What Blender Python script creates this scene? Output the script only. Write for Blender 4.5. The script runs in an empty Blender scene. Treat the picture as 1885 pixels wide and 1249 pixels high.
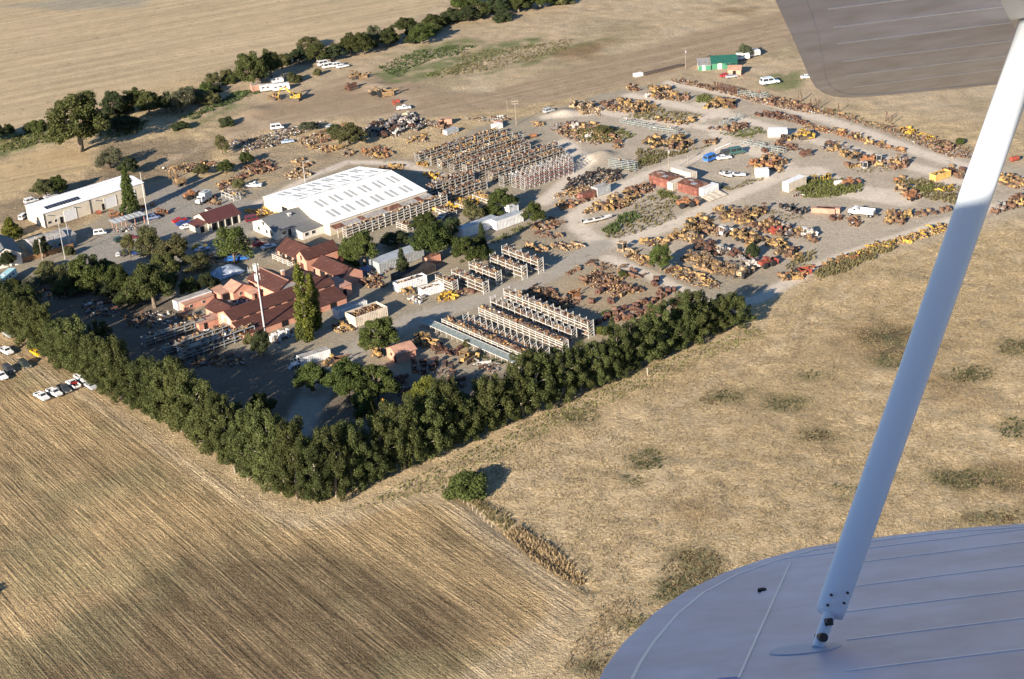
import bpy, math, random
import numpy as np
from mathutils import Vector, Matrix, Euler
rnd = random.Random(11)
nrng = np.random.default_rng(5)
SC = bpy.context.scene
COL = SC.collection

# ------------------------------------------------------------------ camera, sky, sun, exposure
PW, PH = 1885.0, 1249.0                    # frame in which positions were read
FPX, PITCH, ROLL, CAMH = 3195.0, 0.42437, -0.076894, 186.6
FW = Vector((0, math.cos(PITCH), -math.sin(PITCH)))
_rt = Vector((1, 0, 0)); _up = _rt.cross(FW)
RT = _rt * math.cos(ROLL) + _up * math.sin(ROLL)
UP = _up * math.cos(ROLL) - _rt * math.sin(ROLL)
EYE = Vector((0, 0, CAMH))
cam = bpy.data.cameras.new('camera'); camo = bpy.data.objects.new('camera', cam); COL.objects.link(camo)
cam.sensor_width = 36; cam.lens = FPX / PW * 36; cam.clip_start = 0.1; cam.clip_end = 20000
camo.matrix_world = Matrix(((RT.x, UP.x, -FW.x, 0), (RT.y, UP.y, -FW.y, 0), (RT.z, UP.z, -FW.z, CAMH), (0, 0, 0, 1)))
SC.camera = camo
SC.render.resolution_x, SC.render.resolution_y = 1024, 679

SUN_EL, SUN_AZ = math.radians(19.5), math.radians(55.5)   # azimuth the shadows run towards, from +X
SUND = Vector((math.cos(SUN_EL) * math.cos(SUN_AZ), math.cos(SUN_EL) * math.sin(SUN_AZ), -math.sin(SUN_EL)))
w = bpy.data.worlds.new('World'); SC.world = w; w.use_nodes = True
nt = w.node_tree; bg = nt.nodes['Background']
sky = nt.nodes.new('ShaderNodeTexSky'); sky.sky_type = 'NISHITA'; sky.sun_disc = False
sky.sun_elevation = SUN_EL; sky.sun_rotation = math.atan2(-SUND.x, -SUND.y); sky.air_density = 1.0; sky.dust_density = 0.0; sky.ozone_density = 4.5
nt.links.new(sky.outputs[0], bg.inputs[0]); bg.inputs[1].default_value = 0.068
sl = bpy.data.lights.new('sun', 'SUN'); sl.energy = 5.0; sl.angle = math.radians(0.53); sl.color = (1.0, 0.88, 0.72)
so = bpy.data.objects.new('sun', sl); COL.objects.link(so); so.rotation_euler = SUND.to_track_quat('-Z', 'Y').to_euler()
so.location = (0, 0, 400)
vs = SC.view_settings; vs.view_transform = 'Standard'; vs.look = 'None'; vs.gamma = 1; vs.use_curve_mapping = False
vs.exposure = 1.22
try:
    SC.cycles.max_bounces = 5; SC.cycles.diffuse_bounces = 3; SC.cycles.glossy_bounces = 2
    SC.cycles.transparent_max_bounces = 4; SC.cycles.use_adaptive_sampling = True
except Exception:
    pass

# ------------------------------------------------------------------ positions
def G(x, y, z=0.0):
    """point of the level z that the surveyed picture position stands for"""
    d = FW * FPX + RT * (x - PW / 2) - UP * (y - PH / 2)
    return EYE + d * ((z - CAMH) / d.z)
def Zm(ox, oy, s=3.904):
    return lambda X, Y, z=0.0: G(ox + X / s, oy + Y / s, z)
Z1 = Zm(0, 0); Z2 = Zm(400, 0); Z3 = Zm(0, 280); Z4 = Zm(400, 280); Z5 = Zm(740, 180, 4.6775); Z6 = Zm(1020, 60)
Z7 = Zm(1020, 280); Z8 = Zm(1405, 100); Z9 = Zm(700, 360); Z10 = Zm(240, 460); Z11 = Zm(0, 520); Z12 = Zm(500, 560)
Z13 = Zm(880, 480); ZF = Zm(0, 0, 1.0)
def pxm(y): return 4.01 + 0.00487 * y           # picture units per metre across at row y
YA = math.radians(38.2)                         # the yard's own axis
U = Vector((math.cos(YA), math.sin(YA), 0)); V = Vector((-math.sin(YA), math.cos(YA), 0))

# ------------------------------------------------------------------ materials
MATS = {}
def mat(name, col=(0.5, 0.5, 0.5), rough=0.75, var=0.25, scale=1.0, col2=None, mix=(0.5, 0.7), mscale=1.5, metal=0.0, objcol=False, bump=0.0, bscale=8.0, spec=0.3, stretch=None, jitter=0.0):
    """weathered surface: base colour, broad variation, second colour in worn patches"""
    if name in MATS: return MATS[name]
    m = bpy.data.materials.new(name); MATS[name] = m; m.use_nodes = True
    n = m.node_tree.nodes; l = m.node_tree.links; b = n['Principled BSDF']
    b.inputs['Roughness'].default_value = rough; b.inputs['Metallic'].default_value = metal
    b.inputs['Specular IOR Level'].default_value = spec
    geo = n.new('ShaderNodeNewGeometry'); vec = geo.outputs['Position']
    if stretch:
        mp = n.new('ShaderNodeMapping'); mp.inputs['Scale'].default_value = stretch; mp.inputs['Rotation'].default_value = (0, 0, -YA)
        l.new(vec, mp.inputs[0]); vec = mp.outputs[0]
    src = None
    if objcol:
        oi = n.new('ShaderNodeObjectInfo'); src = oi.outputs['Color']
    else:
        rgb = n.new('ShaderNodeRGB'); rgb.outputs[0].default_value = (*col, 1); src = rgb.outputs[0]
    if jitter:
        oi = n.new('ShaderNodeObjectInfo'); hs = n.new('ShaderNodeHueSaturation')
        mr = n.new('ShaderNodeMapRange'); mr.inputs[3].default_value = 1 - jitter; mr.inputs[4].default_value = 1 + jitter
        l.new(oi.outputs['Random'], mr.inputs[0]); l.new(mr.outputs[0], hs.inputs['Value']); l.new(src, hs.inputs['Color']); src = hs.outputs[0]
    if col2:
        t2 = n.new('ShaderNodeTexNoise'); t2.inputs['Scale'].default_value = mscale; t2.inputs['Detail'].default_value = 5
        l.new(vec, t2.inputs['Vector'])
        mr = n.new('ShaderNodeMapRange'); mr.inputs[1].default_value = mix[0]; mr.inputs[2].default_value = mix[1]
        l.new(t2.outputs[0], mr.inputs[0])
        mx = n.new('ShaderNodeMix'); mx.data_type = 'RGBA'; l.new(mr.outputs[0], mx.inputs[0]); l.new(src, mx.inputs[6]); mx.inputs[7].default_value = (*col2, 1)
        src = mx.outputs[2]
    if var:
        t = n.new('ShaderNodeTexNoise'); t.inputs['Scale'].default_value = scale; t.inputs['Detail'].default_value = 4
        l.new(vec, t.inputs['Vector'])
        mr = n.new('ShaderNodeMapRange'); mr.inputs[1].default_value = 0.3; mr.inputs[2].default_value = 0.7
        mr.inputs[3].default_value = 1 - var; mr.inputs[4].default_value = 1 + var * 0.6
        l.new(t.outputs[0], mr.inputs[0])
        mx = n.new('ShaderNodeMix'); mx.data_type = 'RGBA'; mx.blend_type = 'MULTIPLY'; mx.inputs[0].default_value = 1
        l.new(src, mx.inputs[6]); l.new(mr.outputs[0], mx.inputs[7]); src = mx.outputs[2]
    l.new(src, b.inputs['Base Color'])
    if bump:
        tb = n.new('ShaderNodeTexNoise'); tb.inputs['Scale'].default_value = bscale; tb.inputs['Detail'].default_value = 3
        l.new(vec, tb.inputs['Vector']); bp = n.new('ShaderNodeBump'); bp.inputs['Strength'].default_value = bump; bp.inputs['Distance'].default_value = 0.1
        l.new(tb.outputs[0], bp.inputs['Height']); l.new(bp.outputs[0], b.inputs['Normal'])
    return m
def leafmat(name, dark=0.58, light=1.28):
    if name in MATS: return MATS[name]
    m = bpy.data.materials.new(name); MATS[name] = m; m.use_nodes = True
    n = m.node_tree.nodes; l = m.node_tree.links; b = n['Principled BSDF']
    b.inputs['Roughness'].default_value = 0.75; b.inputs['Specular IOR Level'].default_value = 0.12
    oi = n.new('ShaderNodeObjectInfo'); geo = n.new('ShaderNodeNewGeometry')
    t = n.new('ShaderNodeTexNoise'); t.inputs['Scale'].default_value = 0.55; t.inputs['Detail'].default_value = 3; l.new(geo.outputs['Position'], t.inputs['Vector'])
    mr = n.new('ShaderNodeMapRange'); mr.inputs[1].default_value = 0.3; mr.inputs[2].default_value = 0.7; mr.inputs[3].default_value = 0.7; mr.inputs[4].default_value = 1.3; l.new(t.outputs[0], mr.inputs[0])
    mr2 = n.new('ShaderNodeMapRange'); mr2.inputs[3].default_value = dark; mr2.inputs[4].default_value = light; l.new(geo.outputs['Random Per Island'], mr2.inputs[0])
    mm = n.new('ShaderNodeMath'); mm.operation = 'MULTIPLY'; l.new(mr.outputs[0], mm.inputs[0]); l.new(mr2.outputs[0], mm.inputs[1])
    mx = n.new('ShaderNodeMix'); mx.data_type = 'RGBA'; mx.blend_type = 'MULTIPLY'; mx.inputs[0].default_value = 1
    l.new(oi.outputs['Color'], mx.inputs[6]); l.new(mm.outputs[0], mx.inputs[7]); l.new(mx.outputs[2], b.inputs['Base Color'])
    tr = n.new('ShaderNodeBsdfTranslucent'); l.new(mx.outputs[2], tr.inputs[0]); ms = n.new('ShaderNodeMixShader'); ms.inputs[0].default_value = 0.18
    l.new(b.outputs[0], ms.inputs[1]); l.new(tr.outputs[0], ms.inputs[2]); l.new(ms.outputs[0], n['Material Output'].inputs[0])
    return m

# ------------------------------------------------------------------ mesh building
class MB:
    def __init__(s): s.v = []; s.f = []; s.m = []
    def add(s, vs, fs, mi=0):
        o = len(s.v); s.v += [tuple(p) for p in vs]; s.f += [tuple(i + o for i in f) for f in fs]; s.m += [mi] * len(fs); return s
    def box(s, c, d, rz=0.0, mi=0, R=None):
        x, y, z = d[0] / 2, d[1] / 2, d[2] / 2
        P = [Vector((a, b, e)) for e in (-z, z) for a, b in ((-x, -y), (x, -y), (x, y), (-x, y))]
        M = R if R is not None else (Matrix.Rotation(rz, 3, 'Z') if rz else None)
        c = Vector(c); P = [(M @ p if M else p) + c for p in P]
        return s.add(P, [(0, 3, 2, 1), (4, 5, 6, 7), (0, 1, 5, 4), (1, 2, 6, 5), (2, 3, 7, 6), (3, 0, 4, 7)], mi)
    def bar(s, a, b, w, h=None, mi=0):
        a = Vector(a); b = Vector(b); d = b - a; L = d.length
        if L < 1e-6: return s
        q = d.to_track_quat('X', 'Z').to_matrix()
        return s.box((a + b) / 2, (L, w, h or w), R=q, mi=mi)
    def tube(s, pts, r, n=6, mi=0, cap=True):
        pts = [Vector(p) for p in pts]; rr = r if isinstance(r, (list, tuple)) else [r] * len(pts); V_ = []; F = []
        for i, p in enumerate(pts):
            d = (pts[min(i + 1, len(pts) - 1)] - pts[max(i - 1, 0)]).normalized(); q = d.to_track_quat('Z', 'X').to_matrix()
            for k in range(n):
                a = 2 * math.pi * k / n; V_.append(p + q @ Vector((math.cos(a) * rr[i], math.sin(a) * rr[i], 0)))
        for i in range(len(pts) - 1):
            for k in range(n): F.append((i * n + k, i * n + (k + 1) % n, (i + 1) * n + (k + 1) % n, (i + 1) * n + k))
        if cap: F.append(tuple(range(n - 1, -1, -1))); F.append(tuple(range((len(pts) - 1) * n, len(pts) * n)))
        return s.add(V_, F, mi)
    def prism(s, poly, axis, a, b, mi=0):
        """polygon in two axes swept along the third from a to b; axis 'y': poly=(x,z); 'x': poly=(y,z); 'z': poly=(x,y)"""
        n = len(poly)
        mk = {'y': lambda p, t: (p[0], t, p[1]), 'x': lambda p, t: (t, p[0], p[1]), 'z': lambda p, t: (p[0], p[1], t)}[axis]
        P = [mk(p, a) for p in poly] + [mk(p, b) for p in poly]
        F = [tuple(range(n)), tuple(range(2 * n - 1, n - 1, -1))] + [(i, i + n, (i + 1) % n + n, (i + 1) % n) for i in range(n)]
        return s.add(P, F, mi)
    def loft(s, rings, mi=0, cap=True):
        n = len(rings[0]); V_ = [p for r in rings for p in r]; F = []
        for i in range(len(rings) - 1):
            for k in range(n): F.append((i * n + k, i * n + (k + 1) % n, (i + 1) * n + (k + 1) % n, (i + 1) * n + k))
        if cap: F.append(tuple(range(n - 1, -1, -1))); F.append(tuple(range((len(rings) - 1) * n, len(rings) * n)))
        return s.add(V_, F, mi)
    def mesh(s, name, mats, smooth=False):
        me = bpy.data.meshes.new(name); me.from_pydata(s.v, [], s.f)
        mats = mats if isinstance(mats, (list, tuple)) else [mats]
        for m in mats: me.materials.append(m)
        if len(mats) > 1: me.polygons.foreach_set('material_index', s.m)
        if smooth: me.polygons.foreach_set('use_smooth', [True] * len(me.polygons))
        me.update(); fix_normals(me); return me
    def build(s, name, mats, parent=None, smooth=False, **kw):
        return link(name, s.mesh(name, mats, smooth), parent, **kw)
import bmesh
def fix_normals(me):
    bm = bmesh.new(); bm.from_mesh(me); bmesh.ops.recalc_face_normals(bm, faces=bm.faces); bm.to_mesh(me); bm.free()
def link(name, me, parent=None, loc=None, rz=None, color=None, label=None, cat=None, group=None, kind=None, scale=None):
    o = bpy.data.objects.new(name, me); COL.objects.link(o)
    if parent is not None: o.parent = parent
    if loc is not None: o.location = loc
    if rz is not None: o.rotation_euler = (0, 0, rz)
    if scale is not None: o.scale = scale
    if color is not None: o.color = (*color, 1)
    if label: o['label'] = label
    if cat: o['category'] = cat
    if group: o['group'] = group
    if kind: o['kind'] = kind
    return o
def thing(name, label, cat, loc=(0, 0, 0), rz=0.0, group=None):
    return link(name, None, None, loc=loc, rz=rz, label=label, cat=cat, group=group)
def npmesh(name, verts, faces, mats, midx=None, smooth=False):
    """verts (n,3) array, faces (m,k) array of equal-sided faces"""
    me = bpy.data.meshes.new(name); k = faces.shape[1]
    me.vertices.add(len(verts)); me.vertices.foreach_set('co', np.ascontiguousarray(verts, dtype=np.float32).ravel())
    me.loops.add(faces.size); me.loops.foreach_set('vertex_index', np.ascontiguousarray(faces, dtype=np.int32).ravel())
    me.polygons.add(len(faces)); me.polygons.foreach_set('loop_start', np.arange(0, faces.size, k, dtype=np.int32))
    me.polygons.foreach_set('loop_total', np.full(len(faces), k, dtype=np.int32))
    for m in (mats if isinstance(mats, (list, tuple)) else [mats]): me.materials.append(m)
    if midx is not None: me.polygons.foreach_set('material_index', np.ascontiguousarray(midx, dtype=np.int32))
    if smooth: me.polygons.foreach_set('use_smooth', np.ones(len(faces), dtype=bool))
    me.update(calc_edges=True); return me
def rotmats(n, rng, tilt=math.pi):
    """n random rotations: free heading, limited tilt"""
    a = rng.uniform(0, 2 * np.pi, n); t = rng.uniform(-1, 1, n) * tilt; b = rng.uniform(0, 2 * np.pi, n)
    ca, sa, ct, st, cb, sb = np.cos(a), np.sin(a), np.cos(t), np.sin(t), np.cos(b), np.sin(b)
    Z0 = np.zeros(n); O = np.ones(n)
    Ra = np.stack([ca, -sa, Z0, sa, ca, Z0, Z0, Z0, O], -1).reshape(n, 3, 3)
    Rt = np.stack([O, Z0, Z0, Z0, ct, -st, Z0, st, ct], -1).reshape(n, 3, 3)
    Rb = np.stack([cb, -sb, Z0, sb, cb, Z0, Z0, Z0, O], -1).reshape(n, 3, 3)
    return Ra @ Rt @ Rb
# value noise for masks and scatter
_perm = nrng.random((256, 256))
def vnoise(x, y, s):
    x = np.asarray(x) / s + 1000.3; y = np.asarray(y) / s + 1000.7
    xi = np.floor(x).astype(int); yi = np.floor(y).astype(int); fx = x - xi; fy = y - yi
    fx = fx * fx * (3 - 2 * fx); fy = fy * fy * (3 - 2 * fy); p = lambda a, b: _perm[a % 256, b % 256]
    return (p(xi, yi) * (1 - fx) + p(xi + 1, yi) * fx) * (1 - fy) + (p(xi, yi + 1) * (1 - fx) + p(xi + 1, yi + 1) * fx) * fy
def fbm(x, y, s): return (vnoise(x, y, s) + vnoise(x, y, s / 2.1) * .5 + vnoise(x, y, s / 4.3) * .25) / 1.75
def polydist(px, py, poly):
    """signed distance (inside positive) of arrays of points to a polygon"""
    P = np.array([(p[0], p[1]) for p in poly]); n = len(P); ins = np.zeros(px.shape, bool); d = np.full(px.shape, 1e9)
    for i in range(n):
        a = P[i]; b = P[(i + 1) % n]; e = b - a; L = max((e ** 2).sum(), 1e-9)
        t = np.clip(((px - a[0]) * e[0] + (py - a[1]) * e[1]) / L, 0, 1)
        d = np.minimum(d, np.hypot(px - a[0] - t * e[0], py - a[1] - t * e[1]))
        c = (a[1] > py) != (b[1] > py)
        with np.errstate(divide='ignore', invalid='ignore'):
            xx = (b[0] - a[0]) * (py - a[1]) / (b[1] - a[1] if b[1] != a[1] else 1e-9) + a[0]
        ins ^= c & (px < xx)
    return np.where(ins, d, -d)
def linedist(px, py, line):
    P = np.array([(p[0], p[1]) for p in line]); d = np.full(px.shape, 1e9)
    for a, b in zip(P[:-1], P[1:]):
        e = b - a; L = max((e ** 2).sum(), 1e-9); t = np.clip(((px - a[0]) * e[0] + (py - a[1]) * e[1]) / L, 0, 1)
        d = np.minimum(d, np.hypot(px - a[0] - t * e[0], py - a[1] - t * e[1]))
    return d
def wp(pts, Z=None):
    Z = Z or ZF; return [Z(*p) for p in pts]
def inpoly(poly, n, rng):
    """n points spread through a polygon"""
    P = np.array([(p[0], p[1]) for p in poly]); lo = P.min(0); hi = P.max(0); out = []
    while len(out) < n:
        q = rng.uniform(lo, hi, (max(200, n * 2), 2)); out += list(q[polydist(q[:, 0], q[:, 1], poly) > 0])
        if len(P) < 3: break
    return np.array(out[:n])
def polyarea(poly):
    P = [(p[0], p[1]) for p in poly]; return abs(sum(P[i][0] * P[(i + 1) % len(P)][1] - P[(i + 1) % len(P)][0] * P[i][1] for i in range(len(P)))) / 2
# ------------------------------------------------------------------ ground: one sheet to the horizon, its zones kept as surface colours
def axis_lines(lo, hi, step, far):
    a = list(np.arange(lo, hi + step / 2, step)); s = step; x = lo; y = hi; L = []; R = []
    while x > -far: s *= 1.35; x -= s; L.append(x)
    s = step
    while y < far: s *= 1.35; y += s; R.append(y)
    return np.array(L[::-1] + a + R)
gx = axis_lines(-235, 235, .95, 9000); gy = axis_lines(245, 905, .95, 9000)
GX, GY = np.meshgrid(gx, gy); SHP = GX.shape; X = GX.ravel(); Y = GY.ravel()
wob = (fbm(X, Y, 9.0) - .5) * 7.0; wob2 = (fbm(X + 300, Y, 3.0) - .5) * 3.0
def soft(d, s): return np.clip(d / s + .5, 0, 1)
FIELD = [(-400, 500), (-10, 606), (40, 638), (160, 708), (240, 760), (350, 842), (480, 925), (545, 952), (620, 950), (700, 915), (800, 897), (860, 930), (930, 985), (1000, 1045), (1065, 1100), (1050, 1150), (980, 1205), (900, 1249), (840, 1420), (-500, 1600)]
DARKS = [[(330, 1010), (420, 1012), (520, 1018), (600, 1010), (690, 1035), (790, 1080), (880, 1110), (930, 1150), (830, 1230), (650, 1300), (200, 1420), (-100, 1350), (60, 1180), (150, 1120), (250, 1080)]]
FARF = [(-700, 260), (0, 256), (90, 232), (250, 170), (420, 122), (560, 92), (660, 62), (780, 22), (860, -30), (1000, -200), (-900, -500), (-1200, 100)]
FARF2 = [(-300, 420), (0, 360), (70, 338), (150, 312), (168, 295), (150, 278), (110, 270), (60, 278), (0, 298), (-300, 340)]
YARD = [(-60, 520), (0, 480), (60, 452), (135, 430), (260, 345), (330, 322), (480, 345), (640, 290), (760, 292), (880, 232), (1010, 205), (1100, 172), (1230, 150), (1400, 172), (1560, 215), (1720, 262), (1900, 310), (2000, 380), (1885, 385), (1700, 432), (1500, 492), (1410, 540), (1350, 580), (1000, 715), (700, 850), (560, 895), (380, 760), (260, 650), (150, 575), (-60, 560)]
LITTER_SHADE = [(-60, 500), (60, 505), (200, 505), (330, 560), (420, 640), (540, 655), (640, 700), (860, 690), (960, 690), (860, 770), (700, 860), (560, 905), (380, 770), (150, 630), (-60, 570)]
STRIP = [(380, 262), (450, 205), (560, 168), (640, 140), (720, 130), (800, 165), (900, 172), (1050, 122), (1250, 68), (1420, 25), (1500, 0), (1560, 40), (1420, 92), (1250, 130), (1100, 172), (900, 205), (760, 218), (600, 215), (500, 235)]
COURT = [(128, 470), (265, 385), (275, 350), (335, 338), (480, 372), (468, 430), (420, 460), (340, 480), (240, 520), (150, 500)]
GREENS = [[(690, 135), (800, 112), (920, 78), (1010, 62), (990, 82), (880, 112), (760, 150), (705, 150)], [(-20, 250), (60, 236), (120, 232), (90, 262), (20, 285), (-20, 290)], [(330, 240), (400, 205), (450, 170), (440, 190), (380, 225)], [(720, 100), (850, 65), (890, 75), (790, 108)], [(1000, 90), (1120, 72), (1010, 110), (900, 135)], [(1400, 140), (1480, 130), (1470, 165), (1400, 160)]]
BROWNS = [[(1555, 590), (1690, 600), (1740, 660), (1700, 690), (1600, 680), (1560, 640)], [(1700, 700), (1800, 690), (1790, 750), (1720, 740)], [(1760, 870), (1900, 850), (1900, 905), (1780, 900)], [(1020, 92), (1120, 78), (1080, 105), (990, 110)], [(1270, 940), (1360, 935), (1340, 960), (1280, 955)], [(1330, 20), (1390, 15), (1380, 30)]]
ROADS = [([(540, 800), (600, 690), (690, 620), (760, 588), (880, 552), (1000, 510), (1070, 470), (1105, 450)], 6.5), ([(1105, 450), (1150, 445), (1250, 408), (1350, 360), (1440, 322), (1500, 312), (1560, 345), (1640, 355), (1720, 335), (1900, 330)], 6.5), ([(1110, 452), (1062, 418), (1060, 395), (1110, 360), (1200, 318), (1300, 285), (1340, 262), (1310, 235), (1200, 222), (1110, 205), (1010, 215)], 6), ([(1235, 152), (1400, 183), (1560, 232), (1700, 283), (1900, 342)], 6), ([(1160, 175), (1240, 192), (1330, 210), (1460, 246), (1640, 295), (1740, 322)], 6), ([(1120, 475), (1210, 512), (1310, 560)], 5), ([(1330, 568), (1400, 548), (1500, 492), (1620, 448), (1750, 405), (1900, 360)], 5), ([(1290, 220), (1330, 205), (1290, 190)], 6), ([(1480, 330), (1420, 290), (1350, 262)], 7), ([(1560, 355), (1660, 370), (1720, 335)], 8), ([(480, 372), (560, 330), (640, 298), (740, 300), (830, 330)], 4), ([(1000, 372), (1050, 330), (1080, 300), (1040, 262)], 6)]
TRACK = [ ([(940, 905), (1440, 632), (1560, 545)], 4.5), ([(600, 945), (780, 885), (1090, 735), (1400, 600)], 3), ([(545, 962), (620, 958), (700, 930), (800, 912), (860, 945), (940, 1010), (1030, 1090), (1035, 1130), (960, 1195), (870, 1249)], 5), ([(545, 962), (470, 932), (350, 860), (240, 780), (100, 700), (0, 650)], 4)]
col = np.tile(np.array([.445, .338, .20]), (len(X), 1)); rough = np.ones(len(X)); stripe = np.zeros(len(X))
def paint(wt, c, k=1.0):
    global col
    wt = (wt * k)[:, None]; col = col * (1 - wt) + np.array(c) * wt
big = fbm(X, Y, 38); paint(np.clip((big - .5) * 3, 0, 1), (.36, .27, .155), .7); paint(np.clip((.42 - big) * 4, 0, 1), (.51, .395, .245), .5)
# dry land beyond the yard, a little greener and greyer
beyond = soft(polydist(X, Y, wp([(380, 240), (760, 200), (1100, 150), (1885, 230), (1885, 420), (3000, 300), (2600, -500), (400, -300)])) + wob, 14); paint(beyond, (.40, .31, .205), .85); rough = rough * (1 - .3 * beyond)
bp1 = np.clip((fbm(X + 900, Y, 30) - .5) * 6, 0, 1); paint(bp1 * beyond, (.26, .215, .13), .6); paint(np.clip((.45 - fbm(X, Y + 700, 22)) * 6, 0, 1) * beyond, (.45, .36, .25), .6)
fd = polydist(X, Y, wp(FIELD)) + wob * .35; f = soft(fd, 3); paint(f, (.395, .282, .15)); stripe = np.maximum(stripe, f)
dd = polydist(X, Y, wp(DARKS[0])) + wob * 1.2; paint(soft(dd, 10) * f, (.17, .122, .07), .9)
dk2 = np.clip((fbm(X + 77, Y - 40, 26) - .53) * 6, 0, 1) * f; paint(dk2, (.20, .15, .085), .5)
gr = np.clip((fbm(X - 577, Y - 40, 16) - .56) * 7, 0, 1) * f; paint(gr, (.21, .19, .10), .4)
paint(np.clip(1 - fd / 9, 0, 1) * f, (.45, .335, .20), .6)
f2 = soft(polydist(X, Y, wp(FARF)) + wob * .5, 5); paint(f2, (.425, .33, .205)); farst = f2
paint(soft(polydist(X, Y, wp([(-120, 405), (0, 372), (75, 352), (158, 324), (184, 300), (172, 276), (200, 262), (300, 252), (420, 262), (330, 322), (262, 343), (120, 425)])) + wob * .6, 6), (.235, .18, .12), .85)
f3 = soft(polydist(X, Y, wp(FARF2)) + wob * .3, 3); paint(f3, (.44, .33, .19)); farst = np.maximum(farst, f3); rough *= 1 - np.maximum(f2, f3) * .7
for c, k in (((.46, .35, .23), .5),): paint(np.clip((fbm(X, Y, 60) - .55) * 5, 0, 1) * f2, c, k)
paint(soft(polydist(X, Y, wp([(0, 10), (90, 0), (290, -20), (260, 12), (120, 20)])) + wob, 8), (.27, .25, .2), .7)
s = soft(polydist(X, Y, wp(STRIP)) + wob * .6, 6); paint(s, (.305, .228, .15)); ss = (X * math.sin(math.radians(26)) - Y * math.cos(math.radians(26))); paint(s * np.clip((vnoise(ss * 6, X * .12, 4) - .45) * 3, 0, 1), (.25, .185, .125), .5); paint(s * np.clip((vnoise(ss * 5 + 90, X * .1, 5) - .6) * 4, 0, 1), (.40, .31, .215), .6); rough *= 1 - s * .6
y = soft(polydist(X, Y, wp(YARD)) + wob * .4, 4); paint(y, (.30, .258, .192)); rough *= 1 - y * .55
paint(np.clip((fbm(X, Y + 90, 14) - .5) * 4, 0, 1) * y, (.33, .26, .175), .75)
paint(soft(polydist(X, Y, wp([(980, 545), (1100, 480), (1240, 540), (1310, 575), (1200, 620), (1060, 610)])) + wob, 10), (.345, .265, .17), .75)
paint(soft(polydist(X, Y, wp([(430, 275), (640, 262), (740, 290), (640, 310), (540, 330), (430, 330)])) + wob, 8), (.31, .245, .17), .7)
paint(soft(polydist(X, Y, wp(COURT)) + wob2, 3), (.285, .262, .228), .9)
lt = soft(polydist(X, Y, wp(LITTER_SHADE)) + wob * .6, 5); paint(lt, (.14, .115, .09), .88)  # leaf litter under the trees, darkened further with painted tree shade
paint(soft(polydist(X, Y, wp([(1020, 380), (1000, 215), (1250, 150), (1900, 310), (1900, 390), (1480, 500), (1200, 470), (1090, 470)])) + wob, 14), (.43, .365, .285), .75)
rd = np.zeros(len(X))
for ln, wd in ROADS: rd = np.maximum(rd, soft(wd / 2 - linedist(X, Y, wp(ln)) + wob2 * .4, 2.2))
paint(rd, (.58, .50, .405), .95); rough *= 1 - rd * .7
rt2 = soft(4 - linedist(X, Y, wp(ROADS[0][0])), 3); paint(rt2, (.31, .28, .235), .85)
for ln, wd in TRACK: paint(soft(wd / 2 - linedist(X, Y, wp(ln)) + wob2 * .5, 1.6), (.46, .36, .235), .5)
for ln in ([(1250, 890), (1185, 960), (1130, 1010), (1110, 1060)], [(1262, 890), (1197, 962), (1142, 1014), (1122, 1062)], [(1490, 545), (1470, 640), (1440, 700)], [(1620, 520), (1600, 600)]): paint(soft(.5 - linedist(X, Y, wp(ln)) + wob2 * .15, 1.2), (.26, .19, .12), .6)
for ln in ([(440, 215), (520, 240), (640, 232), (740, 205), (760, 190), (700, 160), (650, 150)], [(560, 170), (640, 150), (720, 95), (760, 60)], [(300, 300), (420, 250), (520, 245)]): paint(soft(2.5 - linedist(X, Y, wp(ln)) + wob2 * .4, 3), (.42, .325, .225), .6)
for g in GREENS: paint(soft(polydist(X, Y, wp(g)) + wob * .9, 5) * np.clip(vnoise(X, Y, 4) * 1.8, 0, 1), (.15, .165, .07), .9)
for g in BROWNS: paint(soft(polydist(X, Y, wp(g)) + wob * 1.8, 10), (.20, .135, .072), .85)
SCRUB = [(1345, 728, 34, 10), (1445, 742, 40, 12), (1310, 735, 22, 8), (1190, 848, 34, 20), (1165, 885, 20, 10), (1275, 1055, 55, 40), (1240, 1085, 45, 22), (1490, 688, 22, 6), (1640, 620, 60, 15), (1650, 665, 50, 14), (1780, 880, 70, 16), (1830, 950, 60, 14), (1870, 790, 30, 18), (1880, 640, 40, 14), (1120, 1225, 60, 16), (1060, 765, 40, 12), (1790, 690, 40, 14), (1500, 800, 30, 8), (1560, 905, 40, 12), (1180, 1150, 40, 14)]
scr = np.zeros(len(X))
SCRUB = [(a_, b_, c_ * 1.1, d_ * 1.2) for a_, b_, c_, d_ in SCRUB]
for (cx, cy, rx, ry) in SCRUB:
    p = wp([(cx + rx * math.cos(t), cy + ry * math.sin(t)) for t in np.linspace(0, 2 * math.pi, 13)[:-1]]); scr = np.maximum(scr, soft(polydist(X, Y, p) + wob * .8, 5))
paint(scr * np.clip(vnoise(X, Y, 2.5) * 2, 0, 1), (.115, .11, .055), .9)
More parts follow.
